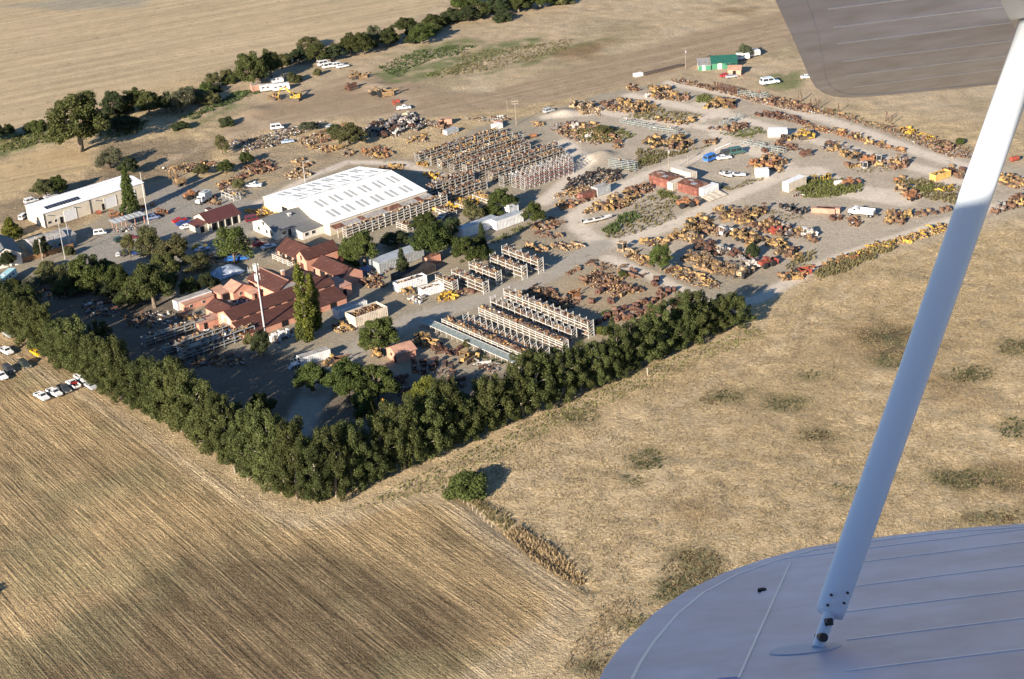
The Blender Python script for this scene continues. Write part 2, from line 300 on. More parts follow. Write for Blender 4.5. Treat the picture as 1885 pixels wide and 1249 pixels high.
# relief: gentle swells away from the yard, mounds, the ditch bank
zz = (fbm(X, Y, 70) - .5) * 0.9 * (1 - y) * (1 - s)
yd = np.clip(-polydist(X, Y, wp(YARD)) / 40, 0, 1); zz *= yd
zz += (vnoise(X, Y, 2.6) - .5) * .28 * rough * (1 - f) * (1 - f2) * np.clip(yd * 6, 0, 1)
zz += (vnoise(X + 31, Y, 5.2) - .5) * .4 * rough * (1 - f) * (1 - f2) * np.clip(yd * 6, 0, 1)
for (mx, my, r, h) in ((1040, 207, 5, 1.1), (1095, 292, 6, 1.5), (1112, 285, 4, 1.2), (690, 158, 6, .9), (470, 205, 8, 1.0), (1660, 520, 12, 1.0)):
    c = G(mx, my); zz += h * np.exp(-((X - c.x) ** 2 + (Y - c.y) ** 2) / (r * r * .6))
zz -= np.clip(1 - linedist(X, Y, wp([(830, 895), (900, 960), (980, 1010), (1090, 1085)])) / 2.2, 0, 1) * .6
def ground_z(px, py):
    i = np.clip(np.searchsorted(gy, py), 1, len(gy) - 1); j = np.clip(np.searchsorted(gx, px), 1, len(gx) - 1); Zg = zz.reshape(SHP)
    ty = np.clip((py - gy[i - 1]) / (gy[i] - gy[i - 1]), 0, 1); tx = np.clip((px - gx[j - 1]) / (gx[j] - gx[j - 1]), 0, 1)
    return (Zg[i - 1, j - 1] * (1 - tx) + Zg[i - 1, j] * tx) * (1 - ty) + (Zg[i, j - 1] * (1 - tx) + Zg[i, j] * tx) * ty
def gz(p): return float(ground_z(np.array([p[0]]), np.array([p[1]]))[0])
idx = np.arange(len(X)).reshape(SHP); FQ = np.stack([idx[:-1, :-1], idx[:-1, 1:], idx[1:, 1:], idx[1:, :-1]], -1).reshape(-1, 4)
def ground_material():
    m = bpy.data.materials.new('ground_soil'); m.use_nodes = True; n = m.node_tree.nodes; l = m.node_tree.links; b = n['Principled BSDF']
    b.inputs['Roughness'].default_value = .95; b.inputs['Specular IOR Level'].default_value = .1
    at = n.new('ShaderNodeAttribute'); at.attribute_name = 'zone'; ms = n.new('ShaderNodeAttribute'); ms.attribute_name = 'mask'
    sp = n.new('ShaderNodeSeparateColor'); l.new(ms.outputs['Color'], sp.inputs[0])
    geo = n.new('ShaderNodeNewGeometry'); pos = geo.outputs['Position']
    def noise(sc, det, vec=pos, dist=0):
        t = n.new('ShaderNodeTexNoise'); t.inputs['Scale'].default_value = sc; t.inputs['Detail'].default_value = det; t.inputs['Distortion'].default_value = dist; l.new(vec, t.inputs['Vector']); return t.outputs[0]
    def mr(x, a, b_, c, d):
        r = n.new('ShaderNodeMapRange'); l.new(x, r.inputs[0]); r.inputs[1].default_value = a; r.inputs[2].default_value = b_; r.inputs[3].default_value = c; r.inputs[4].default_value = d; return r.outputs[0]
    def mth(op, a, b_):
        r = n.new('ShaderNodeMath'); r.operation = op
        for i, q in enumerate((a, b_)):
            if isinstance(q, (int, float)): r.inputs[i].default_value = q
            else: l.new(q, r.inputs[i])
        return r.outputs[0]
    def rows(ang, sx, sy, sc):   # noise drawn out along the drilling direction
        mp = n.new('ShaderNodeMapping'); mp.vector_type = 'TEXTURE'; mp.inputs['Rotation'].default_value = (0, 0, ang); mp.inputs['Scale'].default_value = (sx, sy, 1); l.new(pos, mp.inputs[0]); return noise(sc, 3, mp.outputs[0])
    coarse = mr(noise(.16, 5), .3, .7, .84, 1.14); fine = mr(noise(1.1, 6), .3, .7, .74, 1.24); grit = mr(noise(4.5, 3), .25, .75, .82, 1.18)
    var = mth('MULTIPLY', mth('MULTIPLY', coarse, fine), grit)
    r1 = mr(rows(math.radians(-56.5), 26, .8, 1.0), .34, .66, .72, 1.24); r2 = mr(rows(math.radians(-55.0), 9, .38, 1.0), .32, .68, .74, 1.24); r3 = mr(rows(math.radians(-56.5), 70, 3.4, 1.0), .33, .67, .84, 1.14)
    st = mth('MULTIPLY', mth('MULTIPLY', r1, r2), r3)
    q1 = mr(rows(math.radians(24), 90, 2.2, 1.0), .35, .65, .88, 1.1); q2 = mr(rows(math.radians(24), 120, 7, 1.0), .35, .65, .9, 1.08); fs = mth('MULTIPLY', q1, q2)
    def mixv(fac, a, b_):
        x = n.new('ShaderNodeMix'); l.new(fac, x.inputs[0])
        for i, q in ((2, a), (3, b_)):
            if isinstance(q, (int, float)): x.inputs[i].default_value = q
            else: l.new(q, x.inputs[i])
        return x.outputs[0]
    var = mixv(mr(sp.outputs[1], .2, .9, .45, 1.0), 1.0, var); var = mth('MULTIPLY', var, mixv(sp.outputs[0], 1.0, st)); var = mth('MULTIPLY', var, mixv(sp.outputs[2], 1.0, fs))
    stn = mth('MULTIPLY', mr(noise(.33, 4, dist=.7), .60, .72, 0, 1), mr(sp.outputs[1], .3, .7, 1, 0)); var = mth('MULTIPLY', var, mth('SUBTRACT', 1.0, mth('MULTIPLY', stn, .3)))
    # wheelings between the drilled rows, and trodden lines through the rough grass
    sx = n.new('ShaderNodeSeparateXYZ'); l.new(pos, sx.inputs[0]); an = math.radians(-56.5)
    tt = mth('ADD', mth('ADD', mth('MULTIPLY', sx.outputs[0], -math.sin(an)), mth('MULTIPLY', sx.outputs[1], math.cos(an))), mth('MULTIPLY', noise(.02, 2), 3.0))
    for off in (0.0, 2.0):
        saw = mth('ABSOLUTE', mth('SUBTRACT', mth('FRACT', mth('MULTIPLY', mth('ADD', tt, off), 1 / 9.5), 0.0), .5), 0.0)
        ln = mth('MULTIPLY', mr(saw, .012, .035, 1.0, 0.0), mr(noise(.07, 3), .42, .6, 0, 1)); var = mth('MULTIPLY', var, mth('SUBTRACT', 1.0, mth('MULTIPLY', mth('MULTIPLY', ln, sp.outputs[0]), .38)))
    vo = n.new('ShaderNodeTexVoronoi'); vo.feature = 'DISTANCE_TO_EDGE'; vo.inputs['Scale'].default_value = .16
    wv = n.new('ShaderNodeVectorMath'); wv.operation = 'ADD'; nz = n.new('ShaderNodeTexNoise'); nz.inputs['Scale'].default_value = .18; nz.inputs['Detail'].default_value = 4; l.new(pos, nz.inputs['Vector'])
    sc_ = n.new('ShaderNodeVectorMath'); sc_.operation = 'SCALE'; sc_.inputs['Scale'].default_value = 9.0; l.new(nz.outputs['Color'], sc_.inputs[0]); l.new(pos, wv.inputs[0]); l.new(sc_.outputs[0], wv.inputs[1]); l.new(wv.outputs[0], vo.inputs['Vector'])
    crk = mth('MULTIPLY', mth('MULTIPLY', mr(vo.outputs['Distance'], .014, .045, 1.0, 0.0), mr(noise(.05, 3), .42, .56, 0, 1)), mth('MULTIPLY', mr(sp.outputs[1], .9, 1.0, 0, 1), mth('SUBTRACT', 1.0, sp.outputs[0])))
    var = mth('MULTIPLY', var, mth('SUBTRACT', 1.0, mth('MULTIPLY', crk, .26)))
    mx = n.new('ShaderNodeMix'); mx.data_type = 'RGBA'; mx.blend_type = 'MULTIPLY'; mx.inputs[0].default_value = 1; l.new(at.outputs['Color'], mx.inputs[6]); l.new(var, mx.inputs[7])
    l.new(mx.outputs[2], b.inputs['Base Color'])
    h = mth('ADD', mth('MULTIPLY', noise(1.1, 6, dist=1.2), .7), mth('MULTIPLY', noise(3.2, 4, dist=.8), .35)); h = mth('ADD', h, mth('MULTIPLY', mth('MULTIPLY', st, .3), sp.outputs[0]))
    bp = n.new('ShaderNodeBump'); bp.inputs['Distance'].default_value = .6; l.new(mr(sp.outputs[1], 0, 1, .12, .95), bp.inputs['Strength']); l.new(h, bp.inputs['Height']); l.new(bp.outputs[0], b.inputs['Normal'])
    return m
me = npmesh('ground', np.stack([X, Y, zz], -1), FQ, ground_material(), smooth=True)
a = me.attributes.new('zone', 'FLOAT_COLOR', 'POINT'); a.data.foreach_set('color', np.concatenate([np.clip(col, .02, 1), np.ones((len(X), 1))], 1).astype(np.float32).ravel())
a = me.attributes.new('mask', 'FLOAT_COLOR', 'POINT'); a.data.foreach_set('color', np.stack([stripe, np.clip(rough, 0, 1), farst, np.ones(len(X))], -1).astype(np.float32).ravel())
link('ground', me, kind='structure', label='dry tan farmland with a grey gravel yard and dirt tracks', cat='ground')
# ------------------------------------------------------------------ loose vegetation that nobody could count
def scatter(name, tv, tf, pos, R, S, mats, midx=None, **kw):
    n = len(pos); tv = np.asarray(tv, float); tf = np.asarray(tf, int)
    v = np.einsum('nij,nkj->nki', R, tv[None] * S[:, None, :]) + pos[:, None, :]
    f = (tf[None] + (np.arange(n) * len(tv))[:, None, None]).reshape(-1, tf.shape[1])
    mi = None if midx is None else np.repeat(midx, len(tf))
    return link(name, npmesh(name, v.reshape(-1, 3), f, mats, mi), **kw)
def blades(k, seed, spread=.5, lean=.45):
    r = random.Random(seed); v = []; f = []
    for i in range(k):
        a = r.uniform(0, 6.283); ox, oy = r.uniform(-spread, spread) * .6, r.uniform(-spread, spread) * .6; w = r.uniform(.16, .34); h = r.uniform(.6, 1.0); lx, ly = r.uniform(-lean, lean), r.uniform(-lean, lean)
        dx, dy = math.cos(a) * w, math.sin(a) * w; o = len(v)
        v += [(ox - dx, oy - dy, -.05), (ox + dx, oy + dy, -.05), (ox + lx + dx * .4, oy + ly + dy * .4, h * .8), (ox + lx * 1.5 - dx * .3, oy + ly * 1.5, h)]; f += [(o, o + 1, o + 2), (o, o + 2, o + 3)]
    return v, f
GRASSM = leafmat('grass_blades', .72, 1.2)
def grass(name, poly, dens, h, colr, label, cat, seed=1, hmul=1.0, keep=None, w=1.0, k=4):
    rng = np.random.default_rng(seed); n = max(6, int(polyarea(poly) * dens)); p = inpoly(poly, n, rng)
    edge = polydist(p[:, 0], p[:, 1], poly) + (fbm(p[:, 0], p[:, 1], 6) - .5) * 6; p = p[edge > 0] if (edge > 0).sum() > 4 else p
    if keep is not None: p = p[keep(p[:, 0], p[:, 1])]
    n = len(p); pos = np.stack([p[:, 0], p[:, 1], ground_z(p[:, 0], p[:, 1])], -1); hh = rng.uniform(.5, 1.15, n) * h
    tv, tf = blades(k, seed); S = np.stack([hh * w, hh * w, hh * hmul], -1)
    return scatter(name, tv, tf, pos, rotmats(n, rng, .25), S, GRASSM, kind='stuff', label=label, cat=cat, color=colr)
F2 = wp([(650, 945), (800, 862), (1000, 765), (1250, 660), (1400, 600), (1500, 512), (1620, 470), (1900, 410), (1950, 1260), (1060, 1290), (1080, 1120), (930, 985), (850, 925), (790, 895)])
grass('dry_grass', F2, 4.2, .24, (.30, .235, .135), 'dry straw grass in rough tufts covering the field right of the tree rows', 'grass', 3, w=1.25, keep=lambda a, b: (vnoise(a, b, 2.2) + vnoise(a, b, 9) * .6) > .60)
grass('dry_grass', wp([(640, 940), (800, 858), (1000, 760), (1250, 652), (1390, 595), (1410, 615), (1260, 680), (1000, 800), (830, 900)]), 1.6, .4, (.19, .185, .075), 'greener verge grass along the foot of the right tree row', 'grass', 4, w=1.4)
grass('tall_grass', wp([(925, 978), (960, 968), (1010, 1000), (1050, 1035), (1088, 1068), (1075, 1088), (1030, 1070), (980, 1030)]), 9, .9, (.32, .235, .135), 'tall golden reed grass standing along the ditch below the lone bush', 'grass', 5, w=.5)
grass('tall_grass', wp([(850, 895), (900, 925), (950, 960), (930, 975), (880, 940), (845, 912)]), 5, .8, (.19, .16, .08), 'brown rank grass beside the lone bush', 'grass', 6, w=.7)
grass('tall_grass', wp([(1100, 1120), (1180, 1080), (1160, 1140), (1080, 1230), (1000, 1249), (1050, 1190)]), 3, .45, (.27, .20, .12), 'golden brush at the corner of the stubble field by the wing', 'grass', 7, w=.8)
for i, (cx, cy, rx, ry) in enumerate(SCRUB):
    g = i % 3; p = wp([(cx + rx * math.cos(t), cy + ry * math.sin(t)) for t in np.linspace(0, 2 * math.pi, 13)[:-1]])
    where = ('upper part of the dry field', 'middle of the dry field', 'lower part of the dry field')[0 if cy < 720 else (1 if cy < 900 else 2)]
    grass('scrub', p, 1.3, .42, ((.07, .08, .032), (.09, .085, .04), (.12, .08, .045))[g], f'low dark scrub patch in the {where}', 'scrub', 20 + i, w=1.2)
WEEDS = [  # (points, zoom, density, height, colour, where)
    (Z7, [(330, 560), (450, 480), (640, 330), (760, 280), (920, 330), (860, 420), (880, 480), (700, 560), (480, 620), (350, 610)], .9, .9, 0, 'between the pale track and the red tin sheds'),
    (Z7, [(450, 450), (560, 420), (640, 470), (560, 520), (460, 510)], 2.2, 1.3, 2, 'in the middle of the weedy island'),
    (Z7, [(330, 570), (440, 500), (480, 560), (420, 600)], 2.2, 1.3, 2, 'at the tip of the weedy island by the road fork'),
    (Z7, [(720, 260), (880, 310), (900, 340), (760, 320)], 2, 1.1, 1, 'in front of the red tin sheds'),
    (Z7, [(1050, 230), (1280, 240), (1440, 190), (1640, 140), (1670, 110), (1640, 150), (1450, 220), (1280, 290), (1180, 280)], 1.2, .8, 0, 'around the two small boats'),
    (Z8, [(210, 960), (330, 900), (560, 900), (720, 940), (700, 990), (480, 1030), (300, 1030)], 2.4, 1.1, 1, 'on the round island with the cream container'),
    (Z8, [(930, 920), (1080, 870), (1220, 920), (1400, 950), (1390, 1080), (1180, 1040), (1080, 990), (1000, 960)], 1.6, 1.1, 0, 'on the island beside the strut'),
    (Z8, [(1080, 960), (1220, 930), (1240, 990), (1100, 1000)], 2.4, 1.2, 1, 'in the yellow green clump by the boom'),
    (Z8, [(560, 800), (800, 800), (1030, 790), (960, 840), (700, 850)], 1.0, .6, 0, 'along the far row of scrap'),
    (Z8, [(380, 360), (700, 450), (1000, 560), (1400, 640), (1500, 690), (1280, 680), (1000, 600), (700, 480), (400, 400)], .8, .7, 0, 'among the long far row of scrap'),
    (Z6, [(1000, 470), (1080, 440), (1180, 480), (1120, 510), (1020, 500)], 2.4, 1.0, 1, 'on the far island of machines'),
    (Z6, [(430, 600), (640, 580), (720, 530), (860, 560), (1060, 590), (1000, 650), (760, 640), (500, 610)], 1.2, .8, 0, 'behind the silver racks'),
    (Z6, [(100, 700), (300, 690), (460, 680), (600, 740), (400, 800), (200, 780)], 1.4, .9, 1, 'through the mixed scrap island'),
    (Z6, [(600, 830), (860, 860), (1180, 800), (1000, 850), (800, 920), (520, 1010), (560, 970)], 1.6, .9, 0, 'along the bank beside the straight track'),
    (Z6, [(470, 980), (640, 900), (860, 860), (700, 920), (560, 985)], 2.4, 1.0, 1, 'in the green drain left of the straight track'),
    (Z6, [(1190, 720), (1350, 700), (1480, 670), (1530, 720), (1400, 760), (1250, 750)], 1.3, .8, 1, 'around the white trailer'),
    (Z7, [(1160, 400), (1500, 380), (1700, 440), (1820, 480), (1600, 500), (1560, 470)], .9, .6, 0, 'by the row of dark wheels'),
    (Z7, [(340, 1160), (400, 1130), (430, 1180), (370, 1190)], 3, 1.2, 2, 'by the rusty track rolls'),
    (Z7, [(1640, 800), (1874, 700), (1874, 780), (1700, 860)], 1.6, .9, 0, 'on the bank above the dry field'),
    (Z12, [(1440, 340), (1560, 370), (1680, 420), (1640, 440), (1500, 400), (1400, 360)], 2.5, .8, 2, 'below the grey decked rack'),
    (Z2, [(1160, 480), (1400, 370), (1700, 320), (1874, 330), (1700, 400), (1500, 440), (1300, 560), (1180, 520)], .8, .9, 2, 'on the rough ground by the airstrip'),
    (Z2, [(1480, 540), (1640, 480), (1874, 420), (1800, 500), (1600, 560)], .8, .8, 1, 'edging the airstrip'),
    (Z2, [(0, 740), (100, 660), (250, 640), (380, 640), (200, 700), (60, 760)], 1.2, .9, 2, 'below the parked caravans'),
    (Z1, [(0, 1010), (200, 960), (420, 960), (520, 1000), (300, 1030), (0, 1100)], 1.2, 1.0, 1, 'along the creek left of the big tree'),
    (Z1, [(1280, 840), (1480, 760), (1740, 640), (1800, 660), (1560, 780), (1400, 860)], 1.0, 1.0, 2, 'along the creek bank'),
    (Z1, [(640, 940), (900, 880), (1100, 860), (1000, 950), (760, 1000)], 1.0, .9, 1, 'under the creek trees'),
    (Z9, [(760, 330), (960, 230), (1080, 170), (1120, 200), (960, 290), (800, 360)], 1.2, .8, 1, 'along the bank by the long trailers'),
    (Z3, [(250, 860), (480, 800), (560, 900), (480, 960), (240, 950)], 1.5, 1.2, 1, 'left of the parking trees'),
    (Z2, [(280, 990), (560, 950), (720, 900), (760, 870), (760, 890), (560, 980), (360, 1050)], .8, .8, 0, 'along the row of old trucks'),
    (ZF, [(850, 95), (960, 85), (1060, 70), (1040, 95), (900, 130), (820, 140)], .8, .7, 0, 'on the scrubby flat beyond the airstrip'),
    (ZF, [(1500, 500), (1560, 470), (1640, 445), (1650, 460), (1560, 500), (1500, 525)], 2, 1.1, 0, 'on the fence bank at the yard edge'),
]
WC = ((.175, .15, .075), (.13, .14, .05), (.085, .115, .045))
for i, (Zf, pts, dn, h, c, wh) in enumerate(WEEDS): grass('weeds', wp(pts, Zf), dn, h, WC[c], f'rank {("dry", "olive", "green")[c]} weeds {wh}', 'weeds', 60 + i, w=.9, k=5)

# ------------------------------------------------------------------ trees
BARK = mat('bark', (.20, .16, .12), .9, .4, 1.5); PALEBARK = mat('pale_bark', (.42, .36, .29), .85, .4, 1.2)
LEAF = leafmat('foliage')
def tree_meshes(kind, seed):
    r = random.Random(seed * 7 + 3); rng = np.random.default_rng(seed * 13 + 1); C = []; tb = MB()
    if kind == 'eucalyptus':      # 12 m tall, about 7.5 across
        top = Vector((r.uniform(-.4, .4), r.uniform(-.4, .4), 10.0)); pts = [Vector((0, 0, -.4)), Vector((r.uniform(-.2, .2), r.uniform(-.2, .2), 3)), Vector((r.uniform(-.4, .4), r.uniform(-.4, .4), 6.5)), top]
        tb.tube(pts, [.34, .27, .19, .06], 7)
        for i in range(66):
            t = (i + r.random()) / 66; z = 1.2 + t * 10.6; rad = (1.3 + 2.3 * math.sin(min(1, t * 1.15 + .12) * 2.7) ** .8) * r.uniform(.25, 1.08); a = i * 2.4 + r.uniform(-.5, .5)
            c = Vector((math.cos(a) * rad, math.sin(a) * rad, z)); C.append((c, r.uniform(.45, 1.05), r.uniform(.6, 1.5)))
            if i % 4 == 0: b0 = Vector((0, 0, max(1.2, z - 2.2))); tb.tube([b0, b0.lerp(c, .55) + Vector((0, 0, .25)), c], [.08, .05, .02], 5)
        nl, ls = 17000, .15
    elif kind == 'oak':           # 8 m tall, 9 across
        tb.tube([(0, 0, -.4), (r.uniform(-.2, .2), .1, 1.4), (r.uniform(-.3, .3), 0, 2.6)], [.42, .34, .26], 7)
        for i in range(60):
            a = i * 2.399 + r.uniform(-.3, .3); e = r.uniform(0, 1); rad = 3.3 * math.sqrt(1 - (e * .92) ** 2) * r.uniform(.5, 1.14); z = 2.3 + 4.3 * e * r.uniform(.75, 1.1)
            c = Vector((math.cos(a) * rad, math.sin(a) * rad, z)); C.append((c, r.uniform(.5, 1.15), r.uniform(.45, .95)))
            if i % 3 == 0: tb.tube([(0, 0, 2.2), (c.x * .5, c.y * .5, 2.2 + (z - 2.2) * .62), c], [.18, .11, .03], 5)
        nl, ls = 15000, .145
    elif kind == 'poplar':        # 20 m tall, 4.2 across
        tb.tube([(0, 0, -.4), (.1, 0, 8), (0, .1, 18.5)], [.4, .26, .05], 7)
        for i in range(48):
            t = (i + r.random()) / 48; z = 1.2 + t * 18; rad = (1.5 * (1 - t) ** .45 * min(1, .45 + t * 2)) * r.uniform(.3, 1); a = i * 2.4 + r.random()
            C.append((Vector((math.cos(a) * rad, math.sin(a) * rad, z)), r.uniform(.45, .85) * (1.15 - t * .55), r.uniform(1.0, 1.8) * (1.1 - t * .4)))
        nl, ls = 14000, .145
    elif kind == 'cypress':       # 10 m tall, 3.6 across, pointed
        tb.tube([(0, 0, -.3), (0, .05, 4), (.05, 0, 9.4)], [.26, .16, .03], 6)
        for i in range(40):
            t = (i + r.random()) / 40; z = .9 + t * 8.6; rad = 1.4 * (1 - t) ** .7 * r.uniform(.4, 1.05); a = i * 2.4 + r.random()
            C.append((Vector((math.cos(a) * rad, math.sin(a) * rad, z)), r.uniform(.5, .8) * (1.15 - t * .6), r.uniform(.55, 1.0)))
        nl, ls = 7500, .15
    elif kind == 'bush':          # 3 m tall, 5 across
        for k in range(5): a = k * 1.26; tb.tube([(0, 0, -.3), (math.cos(a) * .5, math.sin(a) * .5, .9), (math.cos(a) * 1.3, math.sin(a) * 1.3, 1.9)], [.08, .05, .02], 5)
        for i in range(24):
            a = i * 2.4 + r.random(); e = r.random(); rad = 2.0 * math.sqrt(1 - (e * .85) ** 2) * r.uniform(.35, 1.05)
            C.append((Vector((math.cos(a) * rad, math.sin(a) * rad, .55 + 1.75 * e)), r.uniform(.55, .95), r.uniform(.5, .85)))
        nl, ls = 8500, .125
    else:                         # willow: loose, feathery, 7 m tall, 7 across
        tb.tube([(0, 0, -.3), (.2, 0, 1.6), (.1, .2, 3.6)], [.26, .2, .12], 6)
        for i in range(26):
            a = i * 2.4 + r.random(); e = r.random(); rad = 2.9 * math.sqrt(1 - (e * .9) ** 2) * r.uniform(.5, 1.05); z = 2.0 + 4.4 * e
            c = Vector((math.cos(a) * rad, math.sin(a) * rad, z)); C.append((c, r.uniform(.7, 1.2), r.uniform(.8, 1.2))); 
            if i % 2 == 0: tb.tube([(.1, .1, 1.6), (c.x * .5, c.y * .5, z * .65 + .6), c], [.1, .06, .02], 4)
        nl, ls = 6500, .15
    wts = np.array([c[1] * c[1] * c[2] for c in C]) ** .8; wts /= wts.sum(); pick = rng.choice(len(C), nl, p=wts)
    cc = np.array([tuple(c[0]) for c in C])[pick]; rr = np.array([(c[1], c[1], c[2]) for c in C])[pick]
    d = rng.normal(size=(nl, 3)); d /= np.linalg.norm(d, axis=1)[:, None]; rad = rng.uniform(.25, 1.0, nl) ** .45 * rng.uniform(.85, 1.14, nl)
    pos = cc + d * rr * rad[:, None]; pos[:, 2] = np.maximum(pos[:, 2], .08)
    nrm = d * 1.0 + rng.normal(size=(nl, 3)) * .7 + np.array([0, 0, .2]); nrm /= np.linalg.norm(nrm, axis=1)[:, None]
    t1 = np.cross(nrm, rng.normal(size=(nl, 3))); t1 /= np.linalg.norm(t1, axis=1)[:, None]; t2 = np.cross(nrm, t1)
    s1 = (ls * rng.uniform(.6, 1.35, nl))[:, None]; s2 = s1 * rng.uniform(.45, .9, nl)[:, None]
    q = np.stack([pos - t1 * s1, pos - t2 * s2 * .9 + nrm * s1 * .15, pos + t1 * s1, pos + t2 * s2 * .9 + nrm * s1 * .1], 1).reshape(-1, 3)
    crown = npmesh('crown', q, np.arange(nl * 4).reshape(-1, 4), LEAF)
    return tb.mesh('trunk', PALEBARK if kind in ('eucalyptus', 'poplar') else BARK, True), crown
NOM = {'eucalyptus': (12, 7.4), 'oak': (7.6, 8.6), 'poplar': (19.6, 3.8), 'cypress': (9.8, 3.5), 'bush': (2.9, 5.0), 'willow': (7.0, 7.2)}
PROTO = {k: [tree_meshes(k, s) for s in range({'eucalyptus': 5, 'oak': 4, 'poplar': 2, 'cypress': 2, 'bush': 3, 'willow': 3}[k])] for k in NOM}
TREE_N = [0]
def tree(kind, p, h, wd, colr, name, label, group=None):
    TREE_N[0] += 1; pr = PROTO[kind][TREE_N[0] % len(PROTO[kind])]; H, W_ = NOM[kind]
    t = thing(name, label, 'tree' if kind != 'bush' else 'bush', (p[0], p[1], gz(p) - .05), rnd.uniform(0, 6.28), group); t.scale = (wd / W_, wd / W_, h / H)
    if pr[0].polygons: link('trunk', pr[0], t)
    j = rnd.uniform(.74, 1.28); link('crown', pr[1], t, color=(colr[0] * j * rnd.uniform(.94, 1.06), colr[1] * j, colr[2] * j)); return t
EUC = (.076, .088, .030); OAK = (.072, .092, .027); YGR = (.125, .135, .028); DRK = (.048, .062, .028); OLV = (.120, .120, .052); GRY = (.105, .112, .066)
ORD = 'first second third fourth fifth sixth seventh eighth ninth tenth eleventh twelfth thirteenth fourteenth fifteenth sixteenth seventeenth eighteenth nineteenth twentieth'.split()
def ordinal(k): return ORD[k - 1] if k <= 20 else ('thirtieth' if k == 30 else ('twenty-' if k < 30 else 'thirty-') + ORD[k % 10 - 1])
# the two windbreak rows that meet in a corner
def row(A, B, n, hh, wd, labeler, group, skip=()):
    for i in range(n):
        t = i / (n - 1); p = A.lerp(B, t) + Vector((rnd.uniform(-.8, .8), rnd.uniform(-.8, .8), 0)); h = hh(t) * rnd.uniform(.76, 1.22)
        tree('eucalyptus', p, h, wd * rnd.uniform(.9, 1.2), EUC, 'eucalyptus_tree', labeler(n - i if skip else i + 1), group)
row(G(-30, 588) + U * 1.6, G(545, 922) + U * .8, 35, lambda t: 11.5 + 4.2 * t, 8.8, lambda k: f'dark green eucalyptus, {ordinal(k)} from the corner in the left windbreak row', 'left windbreak row', skip=True)
row(G(590, 925), G(1345, 598), 30, lambda t: 15.2 - 4.4 * t, 8.8, lambda k: f'dark green eucalyptus, {ordinal(k)} from the corner in the right windbreak row', 'right windbreak row')
for i, (a, b) in enumerate(((40, 590), (170, 665), (300, 742), (430, 838), (520, 890))):
    tree('eucalyptus', G(a, b) + V * 0 + U * 3.5, 9 + i, 7.5, EUC, 'eucalyptus_tree', 'eucalyptus on the yard side of the left windbreak row', 'left windbreak row, yard side')
